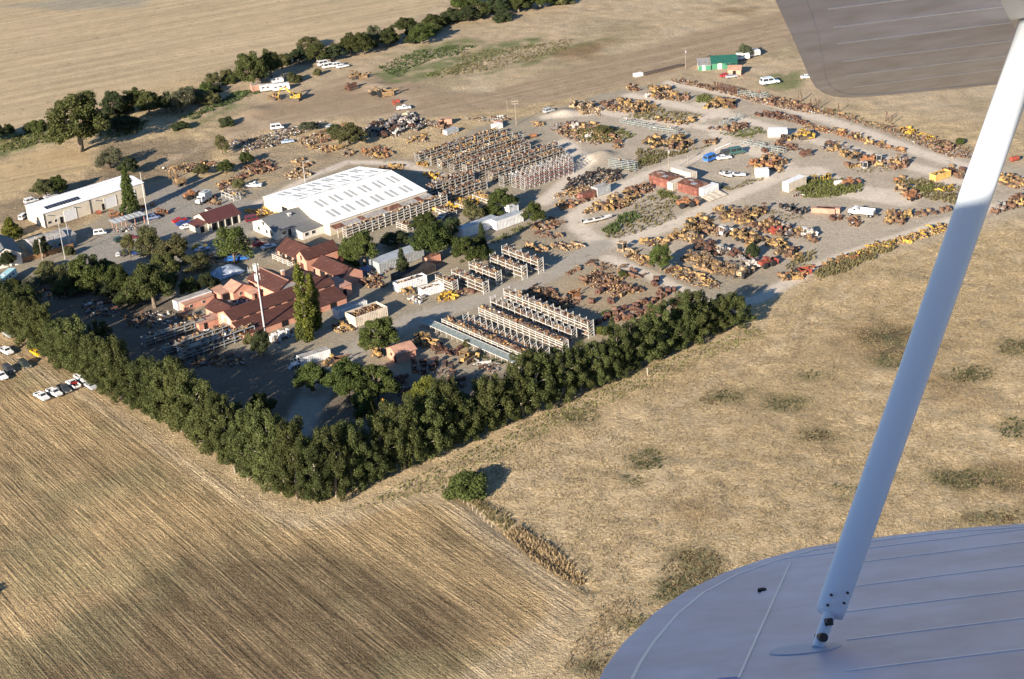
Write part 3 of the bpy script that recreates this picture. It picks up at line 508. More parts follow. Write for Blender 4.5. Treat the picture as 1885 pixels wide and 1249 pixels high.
TREES = [  # kind, zoom, base, top y, width, colour, label
    ('bush', ZF, (857, 908), 868, 78, OAK, 'lone round bush in the open field below the right tree row'),
    ('poplar', ZF, (565, 626), 478, 40, YGR, 'taller left poplar of the pair behind the long pink barn'),
    ('poplar', ZF, (582, 606), 496, 33, YGR, 'shorter right poplar of the pair behind the long pink barn'),
    ('bush', ZF, (560, 626), 582, 30, OAK, 'dense bush at the foot of the tall poplars'),
    ('oak', ZF, (482, 655), 605, 42, DRK, 'dark dense shrub at the foot of the antenna mast'),
    ('bush', ZF, (458, 632), 612, 20, OLV, 'small olive bush at the barn corner left of the mast'),
    ('oak', Z12, (780, 345), 75, 300, OAK, 'round oak left of the grey decked rack'),
    ('oak', Z12, (300, 620), 410, 260, OAK, 'oak in front of the small white trailer'),
    ('oak', Z12, (560, 690), 370, 330, OAK, 'largest oak of the clump above the orange boom frame'),
    ('oak', Z12, (770, 690), 420, 300, OAK, 'right oak of the clump above the orange boom frame'),
    ('bush', Z12, (670, 790), 620, 170, OAK, 'low oak bush left of the orange boom frame'),
    ('oak', Z12, (1130, 750), 510, 290, YGR, 'yellow green oak right of the orange boom frame'),
    ('oak', Z10, (950, 1210), 1010, 210, OAK, 'small oak on the shaded lane inside the left row'),
    ('oak', Z3, (650, 990), 705, 290, OAK, 'spreading oak over the parked cars left of the court'),
    ('oak', Z3, (860, 1035), 790, 220, OAK, 'bright leaning oak left of the pink sheds'),
    ('oak', Z3, (1110, 1115), 760, 340, EUC, 'big dark oak left of the pink sheds'),
    ('willow', Z3, (1080, 770), 525, 190, OLV, 'airy pale tree at the edge of the court'),
    ('oak', Z3, (1250, 800), 585, 270, OLV, 'broad olive tree beside the yellow car'),
    ('willow', Z3, (940, 755), 575, 110, OLV, 'thin young tree in the middle of the court'),
    ('willow', Z3, (1695, 800), 520, 260, OAK, 'tall tree with bare trunk beside the red car'),
    ('oak', Z3, (1365, 1040), 885, 160, OAK, 'small bright oak behind the long white trailer roof'),
    ('oak', Z3, (1500, 1010), 850, 170, DRK, 'dark small oak behind the tarpaulin'),
    ('willow', Z3, (400, 960), 810, 210, OLV, 'olive shrub tree left of the court'),
    ('willow', Z3, (230, 1000), 900, 190, GRY, 'grey green shrub near the turquoise bus'),
    ('bush', Z3, (330, 850), 780, 130, OLV, 'low shrub by the wooden fence'),
    ('bush', Z3, (500, 740), 670, 90, OLV, 'small shrub at the foot of the two lamp posts'),
    ('cypress', Z3, (945, 445), 95, 130, OAK, 'tall narrow tree before the cream metal building'),
    ('oak', Z3, (330, 325), 175, 190, OLV, 'olive tree behind the cream metal building, left'),
    ('oak', Z3, (430, 300), 155, 150, OAK, 'olive tree behind the cream metal building, right'),
    ('cypress', Z3, (85, 610), 455, 150, YGR, 'bright conifer at the left edge above the grey roofed house'),
    ('oak', Z3, (310, 760), 585, 130, DRK, 'dark tree between the two white houses'),
    ('oak', Z3, (65, 830), 690, 130, DRK, 'dark palm like tree before the left house'),
    ('willow', Z3, (800, 110), -40, 220, GRY, 'bare looking willow below the big creek tree'),
    ('oak', Z3, (930, 160), 20, 150, DRK, 'dark tree above the end of the metal building'),
    ('oak', ZF, (150, 277), 160, 118, EUC, 'huge old eucalyptus with white trunk by the creek'),
    ('oak', ZF, (-6, 262), 222, 50, DRK, 'dark tree cut off by the left edge'),
    ('oak', Z1, (830, 850), 640, 190, DRK, 'dark creek tree right of the huge eucalyptus'),
    ('oak', Z1, (960, 800), 620, 170, EUC, 'creek tree second right of the huge eucalyptus'),
    ('oak', Z1, (1080, 830), 625, 170, EUC, 'creek tree with the tallest crown in the creek thicket'),
    ('oak', Z1, (1200, 800), 655, 170, DRK, 'dark creek bush in the thicket'),
    ('willow', Z1, (1310, 800), 630, 210, GRY, 'grey green willow in the creek thicket'),
    ('willow', Z1, (1400, 740), 600, 150, GRY, 'grey willow at the right end of the creek thicket'),
    ('oak', Z1, (1500, 745), 650, 180, OLV, 'olive creek bush casting a long shadow'),
    ('willow', Z1, (1540, 620), 520, 120, OLV, 'small creek willow by the far field'),
    ('bush', Z1, (1630, 560), 500, 100, OLV, 'low bush by the far field edge'),
    ('bush', Z1, (1300, 920), 865, 130, DRK, 'dark brush heap on the dirt slope'),
    ('bush', Z1, (1630, 900), 840, 110, DRK, 'second brush heap on the dirt slope'),
    ('oak', Z1, (600, 940), 820, 260, DRK, 'low creek growth right of the big trunk'),
    ('oak', Z1, (900, 930), 830, 260, DRK, 'shaded creek growth under the thicket'),
    ('bush', Z1, (420, 1000), 950, 130, OLV, 'low bush left of the big trunk'),
    ('oak', Z2, (255, 620), 365, 240, EUC, 'tall tree with pale trunk behind the caravans'),
    ('oak', Z2, (390, 560), 345, 170, EUC, 'tall tree right of the pale trunked one behind the caravans'),
    ('bush', Z2, (70, 560), 500, 90, OLV, 'low bush left of the caravans'),
    ('bush', Z2, (550, 590), 510, 110, OLV, 'small bush right of the white caravan'),
    ('bush', Z2, (720, 540), 490, 60, OLV, 'tiny bush below the parked cars'),
    ('oak', Z2, (590, 450), 330, 140, DRK, 'creek oak left of the parked cars'),
    ('oak', Z2, (720, 450), 310, 180, EUC, 'creek oak above the parked cars'),
    ('willow', Z2, (650, 350), 270, 170, OLV, 'pale willow behind the parked cars'),
    ('oak', Z2, (840, 430), 320, 150, DRK, 'dark creek oak right of the parked cars'),
    ('oak', Z2, (960, 390), 235, 170, EUC, 'creek tree above the dirt ramp'),
    ('oak', Z2, (1050, 390), 230, 170, EUC, 'second creek tree above the dirt ramp'),
    ('oak', Z2, (1140, 340), 175, 130, GRY, 'grey creek tree in the long belt'),
    ('oak', Z2, (1230, 330), 190, 160, EUC, 'creek tree in the long belt above the dirt track'),
    ('oak', Z2, (1360, 230), 120, 180, EUC, 'creek tree at the bend of the belt'),
    ('oak', Z2, (1470, 310), 170, 190, OAK, 'bright tree beside the creek belt casting a long shadow'),
    ('bush', Z2, (1400, 310), 235, 130, DRK, 'dark bush beside the bright creek tree'),
    ('oak', Z2, (1560, 195), 95, 180, EUC, 'tree in the far creek belt'),
    ('oak', Z2, (1700, 150), 50, 170, DRK, 'dark tree in the far creek belt'),
    ('oak', Z2, (1800, 150), 45, 170, DRK, 'second dark tree in the far creek belt'),
    ('oak', ZF, (880, 32), 0, 46, EUC, 'far belt tree at the top edge, first'), ('oak', ZF, (915, 28), -10, 46, DRK, 'far belt tree at the top edge, second'),
    ('oak', ZF, (955, 22), -12, 46, EUC, 'far belt tree at the top edge, third'), ('oak', ZF, (995, 15), -18, 44, OAK, 'far belt tree at the top edge, fourth'),
    ('bush', ZF, (1035, 8), -10, 40, OLV, 'far belt bush at the top edge'), ('bush', ZF, (845, 12), -6, 36, OAK, 'far green bush behind the belt'), ('oak', ZF, (865, 8), -18, 40, EUC, 'far tree behind the belt'),
    ('bush', ZF, (925, 38), 22, 34, DRK, 'round dark bush before the far belt'), ('bush', ZF, (790, 60), 40, 50, EUC, 'bush joining the far belt'),
    ('oak', Z9, (330, 250), 120, 200, OAK, 'tree right of the warehouse rack'), ('oak', Z9, (400, 450), 170, 330, OAK, 'broad bright tree above the white containers'),
    ('oak', Z9, (520, 290), 150, 150, DRK, 'dark tree behind the broad bright one'), ('oak', Z9, (650, 500), 285, 270, OAK, 'tree left of the road side racks'),
    ('cypress', Z9, (740, 430), 195, 85, DRK, 'narrow dark conifer before the long grey trailer'), ('cypress', Z9, (165, 575), 372, 95, DRK, 'narrow dark conifer above the white container'),
    ('oak', Z9, (1110, 210), 40, 160, OAK, 'tree at the end of the long trailers by the track'), ('oak', Z9, (880, 110), -60, 200, OAK, 'tree below the empty silver racks'),
    ('willow', Z9, (660, 190), 20, 160, OLV, 'thin tree by the yellow stock pile'), ('oak', Z9, (800, 150), 60, 170, OAK, 'low tree behind the grey trailers'),
    ('oak', Z4, (1060, 810), 550, 210, OAK, 'pale trunked tree right of the brown roofed barns'), ('oak', Z4, (960, 800), 590, 150, OAK, 'left tree right of the brown roofed barns'),
    ('oak', Z4, (1290, 680), 560, 220, DRK, 'dark low tree below the warehouse rack'), ('bush', Z4, (960, 830), 750, 120, OAK, 'bush at the end of the brown roofs'),
    ('oak', Z7, (765, 850), 655, 175, OAK, 'round dark green tree among the parked machines'), ('bush', Z7, (1430, 755), 655, 90, DRK, 'small dark bush among the machines'),
    ('oak', ZF, (1371, 107), 82, 27, GRY, 'grey green tree beyond the green barn'),
    ('oak', Z2, (955, 1040), 885, 240, OLV, 'olive tree on the scrap rows above the warehouse'), ('bush', Z2, (840, 960), 890, 110, OLV, 'olive bush left of the tree above the warehouse'),
    ('willow', Z2, (40, 1105), 965, 110, OLV, 'thin pale tree above the white pickup'), ('oak', Z2, (210, 1170), 1085, 110, OAK, 'green bush on the scrap row'), ('oak', Z2, (60, 1240), 1140, 130, OAK, 'green tree at the left end of the scrap row'),
    ('willow', Z2, (660, 930), 870, 140, GRY, 'grey shrub on the old truck row'), ('oak', Z3, (1450, 160), 80, 120, OLV, 'olive shrub behind the yellow crane'),
    ('bush', Z7, (500, 890), 850, 70, OAK, 'green clump in the scattered beams'), ('bush', Z6, (360, 720), 665, 120, OLV, 'large weed bush on the mixed scrap island'),
    ('bush', Z9, (1600, 990), 930, 120, YGR, 'yellow green bush at the end of the white racks'), ('bush', Z8, (1410, 640), 600, 60, OAK, 'bush at the end of the far row by the strut'),
    ('oak', Z3, (1190, 900), 720, 240, EUC, 'dark oak filling the gap behind the big dark one'), ('oak', Z3, (760, 900), 760, 200, OAK, 'oak between the spreading oak and the bright leaning one'), ('oak', Z3, (1010, 1060), 860, 230, EUC, 'dark oak left of the big dark one'), ('willow', Z3, (1420, 860), 730, 220, OLV, 'loose olive tree above the tarpaulin'), ('oak', Z3, (1060, 690), 570, 170, OLV, 'olive tree at the lower edge of the court'), ('oak', Z3, (540, 960), 840, 200, OLV, 'olive tree left of the spreading oak'), ('oak', Z3, (100, 1010), 900, 180, EUC, 'dark tree behind the turquoise bus'), ('oak', ZF, (-62, 1118), 1085, 50, OAK, 'tree outside the left edge throwing its shadow on the stubble'),
    ('oak', Z11, (640, 60), -60, 240, EUC, 'dark tree on the yard side of the left windbreak, upper'), ('oak', Z11, (800, 120), -40, 220, DRK, 'dark tree in the shade left of the salmon sheds'), ('oak', Z11, (470, 90), -40, 230, EUC, 'dark tree behind the upper left windbreak'), ('oak', Z11, (930, 170), 20, 200, EUC, 'low dark tree right of the shaded lot'), ('oak', Z11, (1200, 40), -90, 200, EUC, 'dark tree over the long white trailer'),
    ('willow', Z3, (1720, 260), 190, 110, OLV, 'small tree before the white pickup'), ('bush', Z12, (1400, 300), 250, 60, OLV, 'weed bush by the orange tractor'),
]
for kind, Zf, b, ty, wd, c, lab in TREES:
    p = Zf(*b); s_ = 1.0 if Zf is ZF else 3.904
    oy = {Z1: 0, Z2: 0, Z3: 280, Z4: 280, Z6: 60, Z7: 280, Z8: 100, Z9: 360, Z10: 460, Z11: 520, Z12: 560, ZF: 0}[Zf]; yy = oy + b[1] / s_; k = pxm(yy)
    nm = {'oak': 'oak_tree', 'bush': 'bush', 'poplar': 'poplar_tree', 'cypress': 'conifer_tree', 'willow': 'willow_tree', 'eucalyptus': 'eucalyptus_tree'}[kind]
    tree(kind, p, max(1.2, (b[1] - ty) / s_ / (.91 * k) * .96), wd / s_ / k * (1.25 if yy < 250 else 1.2), c, nm, lab)

# thicket along the creek, bush by bush
CRK = [(-20, 252), (60, 244), (115, 240), (195, 222), (240, 208), (290, 196), (345, 188), (395, 168), (440, 150), (540, 112), (600, 100), (660, 92), (730, 76), (800, 52), (860, 34), (930, 16), (1000, 2)]
CW = [wp([c])[0] for c in CRK]; L_ = 0
for a_, b_ in zip(CW[:-1], CW[1:]):
    n_ = max(1, int((b_ - a_).length / 5.2))
    for k in range(n_):
        p = a_.lerp(b_, (k + rnd.random() * .7) / n_) + Vector((rnd.uniform(-2.5, 2.5), rnd.uniform(-2.5, 2.5), 0)); seg = 'left of the caravans' if p.x < -120 else ('between the caravans and the bend' if p.x < -60 else 'at the top of the picture')
        tree('bush', p, rnd.uniform(2.2, 4.6), rnd.uniform(5, 8.5), rnd.choice((EUC, DRK, OLV, EUC, OAK)), 'bush', f'dense creek side bush in the thicket {seg}', f'creek thicket bushes {seg}')
# ------------------------------------------------------------------ buildings
CREAM = mat('cream_metal_wall', (.62, .55, .44), .6, .12, .5); WHITE = mat('white_paint', (.76, .75, .72), .5, .1, .6); WHITER = mat('white_metal_roof', (.78, .78, .78), .45, .1, .25, (.62, .60, .57), (.6, .8), .5, stretch=(1.4, .15, 1))
SKYL = mat('skylight_panel', (.40, .40, .37), .5, .1, .5); RUSTR = mat('rusty_tin_roof', (.17, .075, .05), .7, .35, 1.2, (.34, .22, .15), (.55, .68), .8, stretch=(1, .12, 1)); BROWNR = mat('brown_painted_roof', (.085, .036, .028), .62, .18, .5, (.19, .12, .1), (.62, .74), 1.3, stretch=(.3, 1.6, 1))
MAROON = mat('maroon_roof', (.095, .036, .034), .6, .12, .5); PINK = mat('salmon_wall', (.60, .30, .21), .75, .16, .6, (.5, .3, .22), (.58, .75), .9); PINKR = mat('salmon_roof', (.44, .25, .18), .7, .2, .6)
GREYR = mat('grey_shingle_roof', (.155, .158, .16), .85, .15, 1.5, bump=.3, bscale=6); DARKG = mat('dark_glass', (.03, .035, .04), .15, 0, spec=.6); BLACK = mat('black_opening', (.012, .012, .014), .9, 0)
TRIM = mat('pale_trim', (.66, .62, .56), .6, .1); GREENW = mat('green_wall', (.06, .21, .125), .6, .12, .6); GREENR = mat('green_roof', (.025, .115, .085), .55, .12, .6); GALV = mat('galvanised_sheet', (.45, .47, .48), .45, .2, .8, (.33, .26, .2), (.6, .75), .7, metal=.25)
REDW = mat('red_corrugated_wall', (.22, .085, .065), .7, .3, .8, (.36, .15, .1), (.55, .7), .8); SOLAR = mat('solar_glass', (.015, .016, .03), .2, 0, spec=.6); DOORW = mat('roller_door_white', (.68, .68, .70), .5, .06); WOODF = mat('fence_wood', (.30, .17, .09), .8, .3, 2)
CONC = mat('concrete', (.42, .40, .37), .85, .2, .8); CREAMC = mat('cream_container', (.60, .52, .42), .6, .2, .6, (.33, .2, .13), (.66, .74), 1.1); WHITEC = mat('white_container', (.70, .70, .70), .55, .15, .6, (.4, .3, .24), (.68, .76), 1.1); DIRTR = mat('dirty_pale_roof', (.36, .34, .32), .75, .3, .8, (.2, .13, .09), (.55, .68), 1.0); TURQ = mat('turquoise_paint', (.35, .62, .62), .45, .08); BLUET = mat('blue_tarpaulin', (.03, .16, .42), .5, .3, 1.2); TARP = mat('silver_tarpaulin', (.30, .36, .46), .4, .35, .7, (.62, .64, .66), (.5, .62), .8, bump=.8, bscale=2)
def bld(name, label, cat, corner, Lu, Lv, prof, wall, roof, ang=None, ridge='u', oh=.35, seam=.0, gable_mat=None):
    """building with its near-left corner at `corner`, sides Lu along the axis and Lv across; prof = roof line [(fraction, height)...] across the ridge"""
    a = YA if ang is None else ang; o = thing(name, label, cat, (corner[0], corner[1], 0), a)
    W_ = Lv if ridge == 'u' else Lu; L = Lu if ridge == 'u' else Lv
    fl = (lambda x, yv, z: (x, yv, z)) if ridge == 'u' else (lambda x, yv, z: (yv, x, z))
    P = [(t * W_, z) for t, z in prof]; mb = MB(); n = len(P)
    ring = lambda x: [fl(x, 0, -.2)] + [fl(x, yv, z - .03) for yv, z in P] + [fl(x, W_, -.2)]
    A, B = ring(0), ring(L); k = n + 2
    mb.add(A + B, [tuple(range(k)), tuple(range(2 * k - 1, k - 1, -1)), (0, k, k + 1, 1), (n, n + k, n + 1 + k, n + 1)])
    for i in range(n - 1):
        if abs(P[i][0] - P[i + 1][0]) < .05: mb.add([A[i + 1], A[i + 2], B[i + 2], B[i + 1]], [(0, 1, 2, 3)])
    mb.build('wall', gable_mat or wall, o)
    for i in range(n - 1):
        (y0, z0), (y1, z1) = P[i], P[i + 1]
        if abs(y1 - y0) < .05: continue
        sl = (z1 - z0) / (y1 - y0)
        if i == 0 or abs(P[i - 1][0] - y0) < .05: y0 -= oh; z0 -= oh * sl
        if i == n - 2 or abs(P[i + 2][0] - y1) < .05: y1 += oh if i == n - 2 else oh * .0; z1 += (oh if i == n - 2 else 0) * sl
        if i + 2 < n and abs(P[i + 2][0] - y1) < .05 and P[i + 2][1] > z1: pass
        rb = MB(); rb.add([fl(x, yv, z + t) for x in (-oh, L + oh) for yv, z in ((y0, z0), (y1, z1)) for t in (.02, .12)], [(0, 2, 3, 1), (4, 5, 7, 6), (0, 1, 5, 4), (2, 6, 7, 3), (1, 3, 7, 5), (0, 4, 6, 2)])
        if seam:
            x = 0.0
            while x <= L + .01: rb.bar(fl(x, y0, z0 + .13), fl(x, y1, z1 + .13), .06, .06); x += seam
        rb.build('roof', roof, o)
    o['dims'] = 0; del o['dims']; return o
def panel(par, name, c, d, m, tilt=None, **kw):
    q = MB().box(c, d).build(name, m, par, **kw)
    if tilt: q.rotation_euler = (tilt[0], 0, 0); q.location = (0, tilt[1], 0)
    return q
def window(par, c, w_, h_, axis, frame=TRIM):
    """window on a wall; axis = outward normal '-x','+x','-y','+y'"""
    s = -1 if axis[0] == '-' else 1; t = .06
    d = (t, w_, h_) if axis[1] == 'x' else (w_, t, h_); f = panel(par, 'window', c, d, frame); e = .035 * s
    c2 = (c[0] + e, c[1], c[2]) if axis[1] == 'x' else (c[0], c[1] + e, c[2]); d2 = (t * .6, w_ * .82, h_ * .82) if axis[1] == 'x' else (w_ * .82, t * .6, h_ * .82)
    panel(f, 'pane', c2, d2, DARKG); return f
def rollerdoor(par, x, w_, h_, axis='-y', yy=0.0):
    f = panel(par, 'roller_door', (x, yy - .03, h_ / 2), (w_, .08, h_), DOORW)
    for k in range(1, 9): panel(f, 'slat', (x, yy - .08, h_ * k / 9), (w_ * .98, .03, .03), TRIM)
    for sx in (-1, 1): panel(f, 'jamb', (x + sx * (w_ / 2 + .09), yy - .06, h_ / 2), (.14, .14, h_), TRIM)
    panel(f, 'lintel', (x, yy - .06, h_ + .08), (w_ + .32, .14, .14), TRIM); return f
# big white-roofed warehouse
cW = Vector((-53.0, 500.5)); o = bld('warehouse', 'big cream warehouse with a white ridged roof full of grey skylights', 'warehouse', cW, 37.5, 37.5, [(0, 4), (.5, 6.75), (1, 4)], CREAM, WHITER, oh=.25, seam=1.25)
sl_ = 2.75 / 18.75
for side in (0, 1):
    for rr_, (a0, a1) in enumerate(((2.6, 7.4), (10.4, 15.2))):
        for k in range(6):
            for j in (0, 1):
                x = 4.0 + k * 5.6 + j * 1.9 + rr_ * .9
                if x > 36.5: continue
                y0, y1 = (a0, a1) if side == 0 else (37.5 - a1, 37.5 - a0); zf = lambda q: 4 + sl_ * (q if side == 0 else 37.5 - q) + .14
                MB().add([(x - .42, y0, zf(y0) + .04), (x + .42, y0, zf(y0) + .04), (x + .42, y1, zf(y1) + .04), (x - .42, y1, zf(y1) + .04)], [(0, 1, 2, 3)]).build('skylight', SKYL, o)
MB().box((18.75, 18.75, 6.9), (38, .5, .14)).build('ridge_cap', TRIM, o)
for k in range(7): panel(o, 'ridge_vent', (3 + k * 5.4, 18.75, 7.05), (2.2, .45, .22), GALV)
panel(o, 'doorway', (-.04, 25.2, 1.7), (.1, 3.2, 3.4), BLACK); panel(o, 'side_door', (-.04, 31, 1.05), (.1, 1.0, 2.1), DOORW)
ln = MB()
for i in range(38):
    if i % 2 == 0: panel(o, 'roof_sheet', (i + .95, -1.9, 3.22 - .0), (1.96, 3.7, .06), RUSTR if (i * 7 % 11) in (0, 3, 4, 8) else DIRTR, tilt=(math.radians(7), .38))
for i in range(10): panel(o, 'post', (.4 + i * 4.05, -3.5, 1.4), (.14, .14, 2.9), TRIM)
panel(o, 'awning_beam', (18.7, -3.5, 2.85), (37.4, .16, .2), TRIM)
# grey shingled office against the warehouse
oA = cW + Vector((-13.3 * U.x, -13.3 * U.y)) + Vector((V.x, V.y)) * 10.2
o = bld('office', 'low office with a grey shingle roof joined to the warehouse end', 'building', oA, 13.1, 13, [(0, 3), (.5, 5.4), (1, 3)], TRIM, GREYR, oh=.6)
for yv in (2.2, 5.0, 9.5): window(o, (-.04, yv, 1.6), 1.3, 1.4, '-x')
window(o, (3, -.04, 1.6), 1.6, 1.3, '-y'); window(o, (7, -.04, 1.6), 1.6, 1.3, '-y'); panel(o, 'door', (5, -.04, 1.05), (1, .1, 2.1), DARKG)
panel(o, 'gable_window', (-.05, 6.5, 3.9), (.1, 1.0, 1.0), DARKG)
v_ = panel(o, 'roof_vent', (8.2, 4.2, 4.9), (.9, .9, .8), GALV); panel(v_, 'cap', (8.2, 4.2, 5.4), (1.2, 1.2, .14), TRIM)
oB = oA + Vector((U.x, U.y)) * 5.5 - Vector((V.x, V.y)) * 6.5
o = bld('office_lean_to', 'flat grey roofed lean-to in shade before the office', 'building', oB, 7.6, 6.3, [(0, 2.6), (1, 3.0)], TRIM, GREYR, oh=.3)
for x in (1.5, 4.0): window(o, (x, -.04, 1.5), 1.4, 1.1, '-y')
# cream metal building with the solar panel
cM = Vector((-146.6, 527.5)); o = bld('metal_building', 'long cream metal building with a white ribbed roof and solar panel', 'building', cM, 37, 12, [(0, 4.9), (.55, 5.75), (1, 5.1)], CREAM, WHITER, ang=math.radians(40), oh=.2, seam=1.2)
rollerdoor(o, 9.2, 4.2, 3.6); rollerdoor(o, 24.0, 4.2, 3.6); rollerdoor(o, 31.5, 3.6, 3.4)
for x, w_ in ((1.6, 1.2), (3.9, 1.1)): window(o, (x, -.04, 1.5), w_, .9, '-y')
for x in (5.9, 21.2): panel(o, 'door', (x, -.05, 1.05), (.95, .1, 2.1), BLACK)
for x in (0.0, 16.6, 29.0): panel(o, 'downpipe', (x + .05, -.1, 2.4), (.14, .14, 4.8), BLACK)
for k in range(9): panel(o, 'wall_rib', (.0 - .03, .7 + k * 1.3, 2.4), (.05, .06, 4.8), TRIM)
sp_ = panel(o, 'solar_array', (8.6, 3.0, 5.37), (12.2, 2.3, .08), SOLAR); sp_.rotation_euler = (.13, 0, 0); sp_.location = (0, .7, -.24)
for k in range(1, 12): panel(sp_, 'solar_frame', (2.5 + k * 1.02, 3.0, 5.42), (.04, 2.3, .02), GALV)
for x in (1.2, 10.5, 18.5): lm = panel(o, 'wall_lamp', (x, -.45, 4.1), (.5, .7, .12), GALV); panel(lm, 'arm', (x, -.12, 4.2), (.06, .3, .06), TRIM)
# maroon-roofed shop
cS = Vector((-91.8, 512.5)); o = bld('shop', 'small shop with a maroon roof, cream gable and open front', 'building', cS, 11.3, 9.2, [(0, 2.9), (.5, 5.0), (1, 2.9)], CREAM, MAROON, oh=.5)
for k in range(5): panel(o, 'porch_post', (.6 + k * 2.5, -.55, 1.35), (.16, .16, 2.7), TRIM)
for k in range(4): panel(o, 'open_bay', (1.8 + k * 2.5, -.04, 1.15), (2.0, .1, 2.2), BLACK)
d_ = MB().prism([(-.8, 0), (.8, 0), (.8, .9), (-.8, .9)], 'y', 5.8, 7.4).build('dormer', TRIM, o, loc=(4.2, 0, 4.0)); panel(d_, 'dormer_roof', (0, 6.6, .96), (1.9, 1.9, .12), MAROON)
cS2 = cS + Vector((U.x, U.y)) * -3.3 + Vector((V.x, V.y)) * 1.2
o = bld('shop_porch', 'lean-to porch with brown roof at the cream gable of the shop', 'building', cS2, 3.1, 5.5, [(0, 2.1), (1, 2.9)], CREAM, MAROON, ridge='v', oh=.3); panel(o, 'doorway', (1.5, -.04, 1.0), (1.3, .1, 1.9), BLACK)
# long salmon barn with clerestory
cP = Vector((-71.35, 425.3)); o = bld('barn', 'long salmon barn with brown lean-to roof and raised upper roof', 'barn', cP, 33.5, 12.8, [(0, 1.8), (5.5 / 12.8, 3.7), (5.5 / 12.8, 4.55), (9.0 / 12.8, 6.2), (1, 4.5)], PINK, BROWNR, oh=.22, seam=1.1)
for yv in (2.0, 4.2): window(o, (-.04, yv, 1.3), .9, 1.0, '-x', PINK)
panel(o, 'gable_panel', (-.05, 8.6, 3.9), (.12, 4.2, 1.8), TRIM); panel(o, 'loft_door', (-.12, 8.6, 3.6), (.1, 1.6, 1.7), PINK)
for k in range(8): panel(o, 'clerestory_window', (2.4 + k * 4.1, 5.44, 4.12), (2.0, .08, .3), DARKG)
for k in range(4): panel(o, 'door', (5 + k * 8, -.04, .8), (2.0, .1, 1.6), BLACK)
o = bld('barn_annex', 'flat salmon roofed annex at the right end of the long barn', 'building', cP + Vector((U.x, U.y)) * 33.9 + Vector((V.x, V.y)) * 4.5, 4.6, 7.0, [(0, 3.0), (1, 3.3)], PINK, PINKR, oh=.15); panel(o, 'door', (2.2, -.04, 1.05), (1.1, .1, 2.1), BLACK)
# house with streaked roof
cQ = Vector((-64.6, 449.8)); o = bld('house', 'salmon house with a streaked brown roof and chimney behind the mast', 'house', cQ, 8.2, 15, [(0, 3.5), (.5, 5.6), (1, 3.5)], PINK, BROWNR, ridge='v', oh=.4, seam=1.2)
for yv in (3, 7.5, 12): window(o, (-.04, yv, 1.8), 1.1, 1.3, '-x')
panel(o, 'gable_boards', (4.1, -.05, 3.6), (4.6, .1, 2.2), GALV); ch = panel(o, 'chimney', (6.0, 5.6, 5.7), (.8, .8, 1.7), PINK); panel(ch, 'cap', (6.0, 5.6, 6.6), (1.0, 1.0, .14), TRIM)
panel(o, 'ridge_cap', (4.1, 7.5, 5.76), (.4, 15.6, .1), PINKR)
for nm_, lab_, cc_, lu, lv, pf, rg in (
    ('barn', 'brown roofed barn with open side below the office', (-60.0, 475.0), 7.8, 12.6, [(0, 2.9), (.5, 5.4), (1, 2.9)], 'v'),
    ('barn', 'tall salmon gabled barn between two brown roofs', (-58.0, 471.7), 11.2, 5.0, [(0, 4.1), (.5, 6.1), (1, 4.1)], 'u'),
    ('barn', 'brown roofed barn wing running down to the blue machine', (-46.9, 458.0), 7.2, 14.6, [(0, 2.9), (.5, 4.9), (1, 2.9)], 'v')):
    o = bld(nm_, lab_, 'barn', cc_, lu, lv, pf, PINK, BROWNR, ridge=rg, oh=.4, seam=1.1)
    if rg == 'v':
        for k in range(3): panel(o, 'open_bay', (-.04, 2.2 + k * 3.8, 1.2), (.1, 2.6, 2.3), BLACK)
    else: panel(o, 'loft_window', (-.05, 2.5, 3.9), (.1, .7, 1.3), BLACK); panel(o, 'door', (-.05, 2.5, 1.1), (.1, 1.6, 2.2), BROWNR)
o = bld('chimney_shed', 'low salmon extension at the right gable of the tall barn', 'building', (-47.4, 477.0), 4.0, 5.0, [(0, 2.7), (1, 3.0)], PINK, BROWNR, oh=.2); panel(o, 'door', (1.6, -.04, 1.05), (1, .1, 2.1), BLACK)
# smaller salmon sheds left of the barn
c4 = Z10(655, 470, 2.7); o = bld('shed', 'salmon shed with brown gable roof left of the long barn', 'shed', (c4.x, c4.y), 6.4, 8.6, [(0, 2.7), (.5, 4.4), (1, 2.7)], PINK, BROWNR, ridge='v', oh=.3, seam=1.0); window(o, (-.04, 3.5, 1.5), 1.0, 1.0, '-x'); window(o, (-.04, 6.2, 1.5), 1.0, 1.0, '-x')
c4 = Z10(500, 585); o = bld('shed', 'low flat salmon shed at the end of the dark racks', 'shed', (c4.x, c4.y), 7.5, 3.6, [(0, 2.0), (1, 2.2)], PINK, PINKR, oh=.15); panel(o, 'door', (2, -.04, .95), (1, .1, 1.8), BLACK)
c4 = Z10(395, 445); o = bld('shed', 'long low salmon shed against the white trailer', 'shed', (c4.x, c4.y), 9.6, 3.0, [(0, 2.1), (1, 2.4)], PINK, PINKR, oh=.15); window(o, (2, -.04, 1.2), .9, .8, '-y'); window(o, (6, -.04, 1.2), .9, .8, '-y')
c4 = Z10(655, 375); o = bld('shed', 'small open fronted salmon shed between white trailer and hut', 'shed', (c4.x, c4.y), 3.4, 5.8, [(0, 2.3), (1, 2.6)], PINK, PINKR, ridge='v', oh=.2); panel(o, 'opening', (1.7, -.05, 1.1), (2.3, .12, 2.0), BLACK)
c4 = Z10(745, 365); o = bld('hut', 'salmon hut with a pale pitched roof beside the tarpaulin', 'hut', (c4.x, c4.y), 6.2, 5.2, [(0, 2.6), (.5, 4.2), (1, 2.6)], PINK, PINKR, ridge='v', oh=.3); window(o, (2.4, -.04, 1.6), 1.0, 1.0, '-y')
